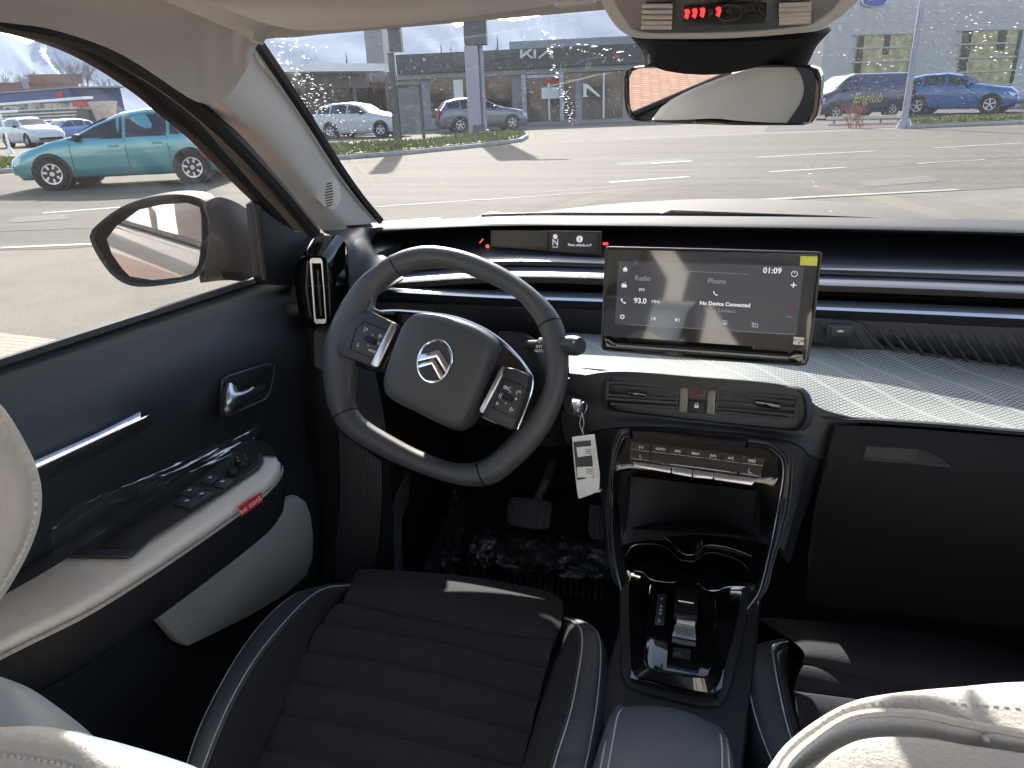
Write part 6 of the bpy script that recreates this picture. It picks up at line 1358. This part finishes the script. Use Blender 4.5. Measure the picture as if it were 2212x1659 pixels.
# selector deck
gnn = V3((0, -.10, .995)).normalized(); gp_ = Z(1460, 1400, .672)
g_ = lambda x, y, o=0.: PN(*cc4(x, y), gp_+gnn*o, gnn)
deck = [(320, 60), (440, 90), (560, 155), (700, 180), (760, 175), (950, 190), (1000, 235), (1100, 240), (1200, 215), (1320, 215), (1340, 400), (1290, 650), (1230, 900), (1180, 1080), (1120, 1150), (950, 1155), (700, 1100), (500, 1050), (360, 985), (325, 880), (318, 600), (315, 300)]
MB().plate([g_(*p, -.004) for p in deck], -gnn*.05, .004).build('deck_body', 'black_plastic', cn_)
dk2 = [(400, 110), (560, 165), (700, 190), (950, 200), (1010, 245), (1100, 252), (1200, 228), (1300, 228), (1250, 500), (1200, 700), (1160, 850), (1130, 1040), (1060, 1090), (940, 1085), (700, 1040), (520, 1000), (400, 960), (410, 860), (395, 600), (385, 300)]
MB().plate([g_(*p, -.002) for p in dk2], gnn*.004, .001).build('gloss_deck', 'gloss_black', cn_)
MB().tube(cr([g_(*p, .004) for p in ((430, 85), (500, 100), (560, 152), (640, 172), (735, 180), (760, 165))], 4), .0008, 5).build('deck_edge', 'satin', cn_)
MB().tube(cr([g_(*p, .004) for p in ((960, 195), (1005, 238), (1095, 243), (1150, 222), (1220, 213), (1315, 216))], 4), .0008, 5).build('deck_edge', 'satin', cn_)
# raised inner frame with bevel faces catching the sky
fin = [(530, 470), (515, 650), (505, 800), (530, 860), (600, 890), (780, 925), (950, 942), (1015, 930), (1042, 870), (1062, 700), (1080, 480)]
fou = [(400, 380), (405, 650), (415, 870), (425, 900), (470, 940), (700, 1010), (980, 1060), (1070, 1020), (1120, 960), (1165, 780), (1240, 480)]
MB().sheet([[g_(*p, .016) for p in fin], [g_(*p, .003) for p in fou]], 3, 2).build('bevel_frame', 'gloss_black', cn_, sharp=20)
MB().plate([g_(*p, .0145) for p in [(560, 200), (760, 200), (960, 215), (1080, 300)]+fin[::-1]], gnn*.0015, .0006).build('inner_deck', 'gloss_black', cn_)
MB().sheet([[g_(470, 950, .006), g_(700, 1010, .006), g_(900, 1050, .006), g_(1050, 1075, .006), g_(1110, 1080, .006)], [g_(400, 985, -.010), g_(600, 1050, -.010), g_(800, 1095, -.010), g_(1000, 1120, -.010), g_(1100, 1120, -.010)]], 3, 2).build('front_bevel', 'gloss_black', cn_)
gpl = MB().plate([g_(*p, .0165) for p in ((625, 272), (695, 280), (668, 528), (595, 520))], gnn*.0015, .0006).build('gear_scale', mat('scale_blue', (.022, .026, .045), .35), cn_)
for t, x, y in (('P', 655, 310), ('R', 649, 370), ('N', 646, 398), ('D', 641, 426), ('L', 633, 484)):
    xd_ = g_(695, 280)-g_(625, 272); MB().text(t, g_(x, y, .0185), xd_, gnn.cross(xd_), .0046, .0001, 0, .0002).build('gear_letter', 'print_white', gpl)
ch = MB().plate([g_(*p, .0165) for p in ((735, 195), (960, 215), (948, 900), (690, 850))], gnn*.002).build('selector_channel', 'gloss_black', cn_)
sel = MB(); sel.sheet([[g_(762, 205, .022), g_(948, 225, .022)], [g_(760, 235, .030), g_(950, 255, .030)], [g_(750, 425, .030), g_(935, 445, .030)]], 1, 2, -.006); sel.build('selector_cover', mat('brown_black', (.018, .015, .013), .2, spec=.6), cn_)
MB().tube([g_(785, 325, .032), g_(905, 345, .032)], .0010, 6).build('cover_mark', 'satin', cn_)
s2 = MB(); s2.sheet([[g_(755, 420, .032), g_(935, 445, .032)], [g_(775, 470, .040), g_(918, 490, .040)], [g_(770, 500, .030), g_(915, 525, .030)], [g_(735, 605, .024), g_(925, 640, .024)]], 2, 2, -.006); so2 = s2.build('gear_selector', 'satin', cn_, sharp=25)
s3 = MB()
for k in range(8): s3.tube([g_(752+k*20, 520+k*4, .0305-.0015), g_(775+k*18, 592+k*3, .0265)], .0006, 4)
s3.build('grip_lines', 'slat_grey', so2)
MB().plate([g_(*p, .019) for p in ((745, 705), (885, 725), (875, 800), (735, 780))], gnn*.003, .001).build('parking_brake_switch', 'black_plastic', cn_)
MB().text('(P)', g_(785, 752, .0225), g_(695, 280)-g_(625, 272), gnn.cross(g_(695, 280)-g_(625, 272)), .007, .0001).build('symbol', 'slat_grey', cn_)
# console flanks to the floor
fk = MB(); fk.plate([V3((x, y, .655)) for x, y in ((-.06, .56), (.11, .56), (.12, .8), (.125, .95), (-.05, .95), (-.06, .8))], (0, 0, -.42), .01); fk.build('flank', 'black_plastic', cn_)
# centre armrest
c5 = lambda x, y, z: Z(*cc4(x, y), z)
ra = [[c5(350, 1178, .655), c5(560, 1160, .66), c5(800, 1200, .66), c5(1100, 1320, .652)], [c5(310, 1190, .672), c5(560, 1185, .68), c5(850, 1225, .68), c5(1130, 1345, .668)], [c5(235, 1400, .685), c5(520, 1400, .692), c5(860, 1420, .692), c5(1160, 1440, .685)], [c5(160, 1659, .69), c5(480, 1659, .698), c5(850, 1659, .698), c5(1190, 1659, .69)], [c5(60, 2200, .70), c5(450, 2200, .71), c5(850, 2200, .71), c5(1220, 2200, .70)]]
cr_ = MB().sheet(ra, 6, 6, -.02).build('armrest', 'rest_leather', cn_, sharp=70, label='slate blue padded armrest lid with white double stitching'); WL[cr_.name] = WL[cn_.name]
sdw = MB(); 
lft = [r[0] for r in ra]; rgt = [r[-1] for r in ra]
sdw.sheet([lft, [p+V3((-.008, 0, -.02)) for p in lft], [p+V3((-.006, 0, -.09)) for p in lft]], 5, 3, .003); sdw.sheet([rgt, [p+V3((.008, 0, -.02)) for p in rgt], [p+V3((.006, 0, -.09)) for p in rgt]], 5, 3, .003)
sdw.sheet([ra[0], [p+V3((0, .004, -.05)) for p in ra[0]]], 4, 2, .003)
sdw.build('side_wall', 'rest_leather', cr_)
ss_ = MB()
def stitches(mb, pts, n, r=.0009, off=V3((0, 0, .001))):
    P = resamp(cr(pts, 8), n*3)
    for k in range(0, n*3-2, 3): mb.tube([P[k]+off, P[k+2]+off], r, 4)
stitches(ss_, [c5(345, 1180, .664), c5(300, 1250, .684), c5(262, 1450, .690), c5(225, 1659, .694), c5(190, 1900, .696)], 44)
stitches(ss_, [c5(262, 1240, .668), c5(215, 1400, .684), c5(165, 1659, .690), c5(120, 1900, .692)], 38)
stitches(ss_, [c5(1100, 1340, .664), c5(1128, 1450, .688), c5(1135, 1659, .694), c5(1140, 1900, .696)], 36)
stitches(ss_, [c5(1165, 1430, .676), c5(1180, 1530, .686), c5(1190, 1659, .690)], 22)
ss_.build('stitching', mat('thread', (.55, .56, .58), .8), cr_)
# --- seats : driver cushion traced, passenger cushion partly
dc = lambda x, y, z: Z(x*.4297+397.4, y*.4297+1019.5, z)
def cushion(name, lab, f, z=.0, mir=False):
    st0 = thing(name, f(1100, 1400, .3), lab, 'car seat', 'front seats')
    # centre panel, rows along seams
    L_ = [(800, 655), (700, 758), (622, 897), (555, 1048), (480, 1212), (395, 1390), (300, 1580), (190, 1800), (60, 2060)]
    a_1 = [(1090, 690), (1060, 805), (1000, 950), (930, 1110), (852, 1275), (780, 1455), (700, 1650), (600, 1880), (500, 2150)]
    a_2 = [(1440, 760), (1400, 872), (1350, 1020), (1290, 1190), (1222, 1360), (1170, 1545), (1110, 1750), (1050, 1990), (970, 2250)]
    R_ = [(1868, 842), (1830, 978), (1785, 1142), (1745, 1305), (1705, 1475), (1660, 1660), (1610, 1860), (1560, 2080), (1500, 2300)]
    zc = [.628, .618, .610, .604, .600, .600, .604, .612, .626]
    rows = []
    for k in range(9):
        l, p, q, r = L_[k], a_1[k], a_2[k], R_[k]; z_ = zc[k]+z
        rows.append([f(*l, z_+.006), f((l[0]+p[0])/2, (l[1]+p[1])/2+0, z_), f(*p, z_-.001), f((p[0]+q[0])/2, (p[1]+q[1])/2, z_-.001), f(*q, z_-.001), f((q[0]+r[0])/2, (q[1]+r[1])/2, z_), f(*r, z_+.006)])
    def quilt(p, i, j):
        a = abs(math.sin(math.pi*i))**.45; 
        s_ = j/2; b = 1.0
        d = abs(s_-round(s_))
        if 0.5 < s_ < 2.5: b = min(1, (d/.12))**.5*.5+.5
        return p+V3((0, 0, .009*a*b-.003))
    cp = MB(); cp.sheet(rows, 8, 10, 0, None, quilt)
    cpo = cp.build('cushion_centre', 'seat_fabric', st0, sharp=180)
    sm2 = MB()
    for k in range(1, 8): stitches(sm2, [p+V3((0, 0, -.001)) for p in rows[k]], 60, .0005)
    for col in (2, 4): stitches(sm2, [r[col]+V3((0, 0, .0015)) for r in rows], 110, .0005)
    sm2.build('seam_stitching', mat('thread_dark', (.06, .055, .05), .9) if 'thread_dark' not in MATS else 'thread_dark', cpo)
    # front roll
    fr_ = [[f(870, 512, .585+z), f(930, 497, .575+z), f(1400, 532, .575+z), f(1800, 600, .575+z), f(1900, 650, .58+z)], [f(848, 545, .622+z), f(940, 522, .622+z), f(1400, 560, .622+z), f(1790, 640, .622+z), f(1908, 690, .618+z)], [f(825, 600, .640+z), f(950, 600, .642+z), f(1420, 660, .642+z), f(1780, 730, .642+z), f(1895, 770, .634+z)], [f(800, 652, .632+z), f(960, 678, .634+z), f(1440, 768, .634+z), f(1770, 825, .634+z), f(1870, 842, .630+z)]]
    MB().sheet([[p+V3((0, .03, -.10)) for p in fr_[0]]]+fr_+[[p+V3((0, 0, -.02)) for p in fr_[-1]]], 6, 5, 0).build('front_roll', 'seat_fabric', st0, sharp=180)
    # bolsters
    lo_ = [(845, 568), (700, 580), (560, 620), (430, 725), (300, 885), (180, 1085), (80, 1290), (10, 1490), (-60, 1700), (-150, 2000)]
    li_ = [(842, 577), (725, 590), (640, 640), (520, 762), (380, 935), (262, 1132), (172, 1330), (110, 1490), (40, 1700), (-40, 2000)]
    lc_ = [(812, 640), (740, 720), (680, 800), (620, 900), (540, 1060), (460, 1235), (380, 1410), (340, 1490), (250, 1700), (100, 2000)]
    zt = [.615, .63, .645, .655, .662, .668, .672, .676, .684, .70]
    mk = lambda L, dz_: [f(*p, zt[i]+dz_+z) for i, p in enumerate(L)]
    e0 = mk(lo_, 0); e1 = mk(li_, .006)
    c_l = [f(*p, .612+z+.004*i*.3) for i, p in enumerate(lc_)]
    MB().sheet([[p+V3((-.010, 0, -.16)) for p in e0], [p+V3((-.012, 0, -.05)) for p in e0], e0, [a.lerp(b, .5)+V3((0, 0, .004)) for a, b in zip(e0, e1)], e1], 5, 4).build('bolster_leather', 'seat_leather', st0, sharp=180)
    MB().sheet([e1, [a.lerp(b, .35)+V3((0, 0, .003)) for a, b in zip(e1, c_l)], [a.lerp(b, .75)-V3((0, 0, .002)) for a, b in zip(e1, c_l)], [p-V3((0, 0, .004)) for p in c_l]], 5, 4).build('bolster_fabric', 'seat_fabric', st0, sharp=180)
    s3 = MB(); stitches(s3, [p+V3((0, 0, .001)) for p in e0], 150, .0007); stitches(s3, [a.lerp(b, .90)+V3((0, 0, .002)) for a, b in zip(e0, e1)], 150, .0009); s3.build('stitching', 'thread', st0)
    MB().tube(cr(e1, 5), .0018, 6).build('piping', 'seat_leather', st0)
    ro = [(1912, 738), (2000, 758), (2075, 800), (2105, 870), (2108, 1000), (2090, 1200), (2060, 1400), (2040, 1490), (2000, 1700), (1950, 2000)]
    ri = [(1912, 742), (1965, 765), (1990, 810), (1992, 900), (1965, 1060), (1930, 1220), (1865, 1420), (1845, 1490), (1780, 1700), (1700, 2000)]
    rc = [(1880, 840), (1875, 860), (1865, 890), (1848, 950), (1812, 1080), (1775, 1210), (1722, 1400), (1700, 1490), (1650, 1700), (1570, 2050)]
    e0 = mk(ro, 0); e1 = mk(ri, .006); c_l = [f(*p, .612+z+.003*i*.3) for i, p in enumerate(rc)]
    MB().sheet([[p+V3((.010, 0, -.16)) for p in e0], [p+V3((.012, 0, -.05)) for p in e0], e0, [a.lerp(b, .5)+V3((0, 0, .004)) for a, b in zip(e0, e1)], e1], 5, 4).build('bolster_leather', 'seat_leather', st0, sharp=180)
    MB().sheet([e1, [a.lerp(b, .35)+V3((0, 0, .003)) for a, b in zip(e1, c_l)], [a.lerp(b, .75)-V3((0, 0, .002)) for a, b in zip(e1, c_l)], [p-V3((0, 0, .004)) for p in c_l]], 5, 4).build('bolster_fabric', 'seat_fabric', st0, sharp=180)
    s3 = MB(); stitches(s3, [a.lerp(b, .12)+V3((0, 0, .003)) for a, b in zip(e0, e1)], 130, .0009); stitches(s3, [a.lerp(b, .92)+V3((0, 0, .002)) for a, b in zip(e0, e1)], 130, .0009); s3.build('stitching', 'thread', st0)
    MB().tube(cr(e1, 5), .0018, 6).build('piping', 'seat_leather', st0)
    return st0
ds = cushion('driver_seat', 'driver seat with dark quilted cushion and pale shoulder beside the door', dc)
# passenger cushion = same shape moved across the car
OFF = dc(10, 1490, .6)
shift = Z(1622, 1640, .655)-dc(-8, 1460, .655)
ps = cushion('passenger_seat', 'passenger seat with dark cushion and sunlit cream backrest at the lower right', lambda x, y, z: dc(x, y, z)+V3((.655, .075, -.012)))
# backrests: body loft + traced shoulder close to the camera
MB().box((-.36, .56, .43), (.46, .56, .22), None, .03).build('seat_base', 'black_plastic', ds)
MB().box((.385, .63, .46), (.44, .52, .28), None, .03, 4).build('seat_base', 'seat_fabric', ps)
def body(par, cx, hw0, m):
    ringd = [(.90, .36, .60, .055), (1.0, .335, .70, .065), (1.04, .285, .82, .07), (1.02, .235, .93, .065), (.95, .205, 1.02, .055), (.80, .188, 1.065, .04), (.5, .182, 1.085, .02)]
    rg = []
    for k_, yc, z_, dp_ in ringd:
        r = []
        for k in range(36):
            t = 2*math.pi*k/36; c, s = math.cos(t), math.sin(t)
            wing = .012*abs(c)**3*(1 if s > 0 else 0)
            r.append(V3((cx+hw0*k_*abs(c)**.55*(1 if c > 0 else -1), yc-.012+dp_*abs(s)**.8*(1 if s > 0 else -1)+wing, z_-.095*(z_-.6)/.5)))
        rg.append(r)
    return MB().loft(rg).build('backrest', m, par, sub=1, sharp=180)
body(ds, -.365, .235, 'cream_leather'); body(ps, .40, .235, 'cream_leather')
# passenger shoulder
pz = 1.02
sil = [(1640, 1690), (1662, 1659), (1689, 1624), (1744, 1580), (1798, 1548), (1848, 1528), (1880, 1517), (1962, 1501), (2072, 1487), (2212, 1474), (2500, 1470)]
sea = [(1680, 1700), (1697, 1659), (1718, 1634), (1750, 1606), (1798, 1571), (1842, 1551), (1908, 1543), (1990, 1547), (2072, 1565), (2212, 1590), (2500, 1650)]
bot = [(1700, 1900), (1720, 1850), (1740, 1830), (1790, 1820), (1850, 1810), (1900, 1800), (1960, 1800), (2040, 1800), (2120, 1800), (2250, 1800), (2600, 1850)]
S_ = [Z(u, v, pz) for u, v in sil]; T_ = [Z(u, v, pz+.012) for u, v in sea]; B_ = [Z(u, v, pz-.01) for u, v in bot]
mid1 = [a.lerp(b, .5)+V3((0, 0, .008)) for a, b in zip(S_, T_)]; mid2 = [a.lerp(b, .12)-V3((0, 0, .006)) for a, b in zip(T_, B_)]; mid3 = [a.lerp(b, .35)+V3((0, 0, .006)) for a, b in zip(T_, B_)]
MB().sheet([[p+V3((.01, .03, -.10)) for p in S_], [p+V3((.002, .010, -.03)) for p in S_], S_, mid1, T_], 5, 5).build('shoulder_wing', 'cream_leather', ps, sharp=180)
MB().sheet([T_, mid2, mid3, B_, [p+V3((0, -.02, -.12)) for p in B_]], 5, 5).build('shoulder_top', 'cream_leather', ps, sharp=180)
MB().tube([p+V3((0, 0, .001)) for p in cr(T_, 5)], .0022, 6).build('piping', 'cream_leather', ps)
st4 = MB(); L4_ = resamp(cr([a.lerp(b, .70)+V3((0, 0, .0055)) for a, b in zip(S_[3:], T_[3:])], 6), 70)
for k in range(0, 69, 2): st4.tube([L4_[k], L4_[k+1]], .0009, 4)
st4.build('stitching', 'beige_leather', ps)
MB().tube([Z(2128, 1585, pz+.012), Z(2134, 1620, pz+.004), Z(2138, 1680, pz+.006), Z(2142, 1760, pz)], .0016, 6).build('piping', 'cream_leather', ps)
# driver shoulder
dz_ = 1.01
sil = [(-500, 1400), (-200, 1430), (-60, 1445), (0, 1464), (60, 1487), (120, 1526), (165, 1560), (192, 1588), (260, 1606), (350, 1632), (430, 1660), (470, 1690)]
ban = [(-500, 1480), (-200, 1530), (-60, 1560), (0, 1570), (60, 1568), (110, 1571), (155, 1580), (192, 1592), (250, 1612), (330, 1638), (405, 1668), (450, 1700)]
se2 = [(-500, 1600), (-200, 1610), (-60, 1626), (0, 1634), (60, 1642), (110, 1650), (150, 1660), (190, 1672), (240, 1690), (300, 1710), (370, 1730), (420, 1750)]
bo2 = [(-500, 1900), (-200, 1850), (-60, 1850), (0, 1850), (60, 1850), (110, 1850), (150, 1850), (190, 1850), (240, 1850), (300, 1850), (370, 1850), (400, 1850)]
S_ = [Z(u, v, dz_) for u, v in sil]; N_ = [Z(u, v, dz_+.018) for u, v in ban]; T_ = [Z(u, v, dz_+.020) for u, v in se2]; B_ = [Z(u, v, dz_) for u, v in bo2]
MB().sheet([[p+V3((-.02, .04, -.10)) for p in S_], [p+V3((-.004, .012, -.03)) for p in S_], S_, N_], 5, 5).build('shoulder_side', 'shaded_cream', ds, sharp=180)
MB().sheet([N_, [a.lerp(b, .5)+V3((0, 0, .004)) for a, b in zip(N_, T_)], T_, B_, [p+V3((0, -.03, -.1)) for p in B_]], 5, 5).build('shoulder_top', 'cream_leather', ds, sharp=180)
st4 = MB(); L4_ = resamp(cr([p+V3((0, 0, .001)) for p in T_], 6), 130)
for k in range(0, 129, 2): st4.tube([L4_[k], L4_[k+1]], .0009, 4)
st4.build('stitching', 'beige_leather', ds)
# driver head rest
hy = .27
hro = [(-260, 780), (-150, 792), (-60, 815), (0, 862), (29, 902), (62, 960), (88, 1015), (97, 1070), (91, 1132), (62, 1205), (25, 1268), (-15, 1330), (-80, 1380), (-200, 1400), (-300, 1390)]
O_ = [Y(u, v, hy) for u, v in hro]; hc_ = Y(-180, 1090, hy)
def sh(k, dy): return [CAM+(hc_+(p-hc_)*k-CAM)*((hy+dy)/hy) for p in O_]
MB().loft([sh(.6, -.058), sh(.86, -.05), sh(.96, -.032), sh(1.0, 0), sh(.97, .03), sh(.88, .05), sh(.6, .06)]).build('head_rest', 'cream_leather', ds, sub=1, sharp=180)
st5 = MB(); L5 = resamp(cr(sh(.935, -.040)[2:13], 6), 70)
for k in range(0, 69, 2): st5.tube([L5[k], L5[k+1]], .0010, 4)
st5.build('stitching', 'beige_leather', ds)
pst = MB(); pst.cyl(V3((-.42, .20, 1.0)), V3((-.42, .19, 1.13)), .007, None, 8); pst.build('head_rest_post', 'satin', ds)
# rear bench
rb2 = thing('rear_bench', (0, -.75, .3), 'cream rear bench behind the front seats', 'rear seat')
MB().box((0, -.72, .48), (1.25, .5, .26), None, .06, 4).build('cushion', 'seat_fabric', rb2); MB().box((0, -1.0, .86), (1.25, .16, .62), Matrix.Rotation(R(12), 3, 'X'), .06, 4).build('backrest', 'cream_leather', rb2)
# ---- footwell: pedals, wrapped mat
pdn = V3((0, -.75, .66)).normalized(); pp = Y(1146, 1110, 1.30)
p_ = lambda u, v, o=0.: PN(u, v, pp+pdn*o, pdn)
bp_ = thing('brake_pedal', pp, 'broad ribbed brake pedal over the clear wrapped floor mat', 'pedal')
pl_ = [(1102, 1082), (1108, 1075), (1180, 1082), (1193, 1088), (1196, 1100), (1190, 1140), (1183, 1147), (1150, 1145), (1105, 1136), (1098, 1128), (1097, 1105)]
bb = MB().plate([p_(*p, .0) for p in pl_], pdn*.012, .003).build('pad', 'button_dark', bp_)
f5 = MB()
for k in range(5): f5.tube([p_(1115+k*16, 1086+k*1.6, .012), p_(1110+k*16, 1134+k*1.5, .012)], .0022, 6)
f5.build('ribs', 'hub_plastic', bb)
MB().tube([p_(1160, 1080, 0), Y(1180, 1040, 1.34), Y(1195, 1000, 1.40)], .010, 8).build('lever', 'hub_plastic', bp_)
bp2 = thing('accelerator_pedal', Y(1270, 1120, 1.3), 'narrow ribbed accelerator pedal half hidden by the console', 'pedal')
ab = MB().plate([p_(u, v, .0) for u, v in ((1275, 1090), (1308, 1094), (1306, 1170), (1280, 1166), (1272, 1150))], pdn*.01, .003).build('pad', 'button_dark', bp2)
f5 = MB()
for k in range(3): f5.tube([p_(1284+k*9, 1096, .011), p_(1284+k*9, 1162, .011)], .0016, 5)
f5.build('ribs', 'hub_plastic', ab)
fr2 = thing('foot_rest', Y(830, 1130, 1.2), 'black foot rest at the left of the driver footwell', 'foot rest')
MB().sheet([[Y(825, 985, 1.3), Y(860, 985, 1.3), Y(880, 1000, 1.32)], [Y(812, 1080, 1.22), Y(852, 1085, 1.22), Y(876, 1090, 1.24)], [Y(815, 1142, 1.16), Y(848, 1148, 1.16), Y(866, 1135, 1.18)], [Y(790, 1240, 1.08), Y(850, 1255, 1.08), Y(862, 1240, 1.10)]], 4, 4, .01).build('panel', 'hub_plastic', fr2, sharp=50)
fm = thing('floor_mat', Z(1150, 1200, .30), 'ribbed rubber floor mat wrapped in crumpled clear plastic in the driver footwell', 'floor mat')
mt = MB(); mt.sheet([[Z(u, v, z) for u, v in row] for row, z in ((((960, 1040), (1100, 1060), (1200, 1070), (1330, 1080)), .36), (((940, 1130), (1100, 1150), (1200, 1155), (1330, 1160)), .31), (((915, 1250), (1100, 1262), (1200, 1270), (1330, 1290)), .30))], 4, 4, -.01)
mt.build('rubber_mat', 'black_plastic', fm)
ms = MB()
for k in range(22): ms.tube([Z(1020+k*13.5, 1200+k*1.2, .308), Z(1016+k*13.5, 1262+k*1.6, .308)], .003, 5)
ms.build('mat_ribs', 'hub_plastic', fm)
random.seed(12)
def crumple(rows, amp, n1, n2, nm='plastic_wrap'):
    mb = MB(); Rr = []
    mb.sheet(rows, n1, n2, 0, None, lambda p, i, j: p+V3((random.uniform(-.3, .3)*amp, random.uniform(-.3, .3)*amp, random.uniform(-.5, 1)*amp)))
    return mb.build(nm, 'wrap_film', fm, sharp=180)
def zr(pts, z): return [Z(u, v, z) for u, v in pts]
crumple([zr([(985, 1050), (996, 1050), (1008, 1052)], .40), zr([(965, 1110), (985, 1112), (1004, 1112)], .37), zr([(935, 1180), (965, 1190), (998, 1185)], .34), zr([(912, 1228), (950, 1240), (990, 1245)], .33)], .016, 5, 6)
crumple([zr([(1030, 1130), (1100, 1150), (1200, 1165), (1320, 1165)], .335), zr([(1018, 1175), (1100, 1165), (1200, 1180), (1320, 1190)], .345), zr([(1012, 1205), (1080, 1215), (1200, 1222), (1320, 1225)], .325), zr([(1025, 1222), (1080, 1235), (1200, 1240), (1320, 1262)], .32)], .02, 7, 6)

# ---- air
hm = bpy.data.materials.new('haze'); hm.use_nodes = True; N = hm.node_tree.nodes; N.clear()
o = N.new('ShaderNodeOutputMaterial'); pv = N.new('ShaderNodeVolumePrincipled'); pv.inputs['Color'].default_value = (.80, .88, 1, 1); pv.inputs['Density'].default_value = .00011
hm.node_tree.links.new(pv.outputs[0], o.inputs['Volume'])
MB().box((0, 1100, 299), (8200, 3900, 602)).build('haze', hm, kind='stuff', flat=True, label='pale blue air in front of the far mountains', loc=(0, 0, 0))
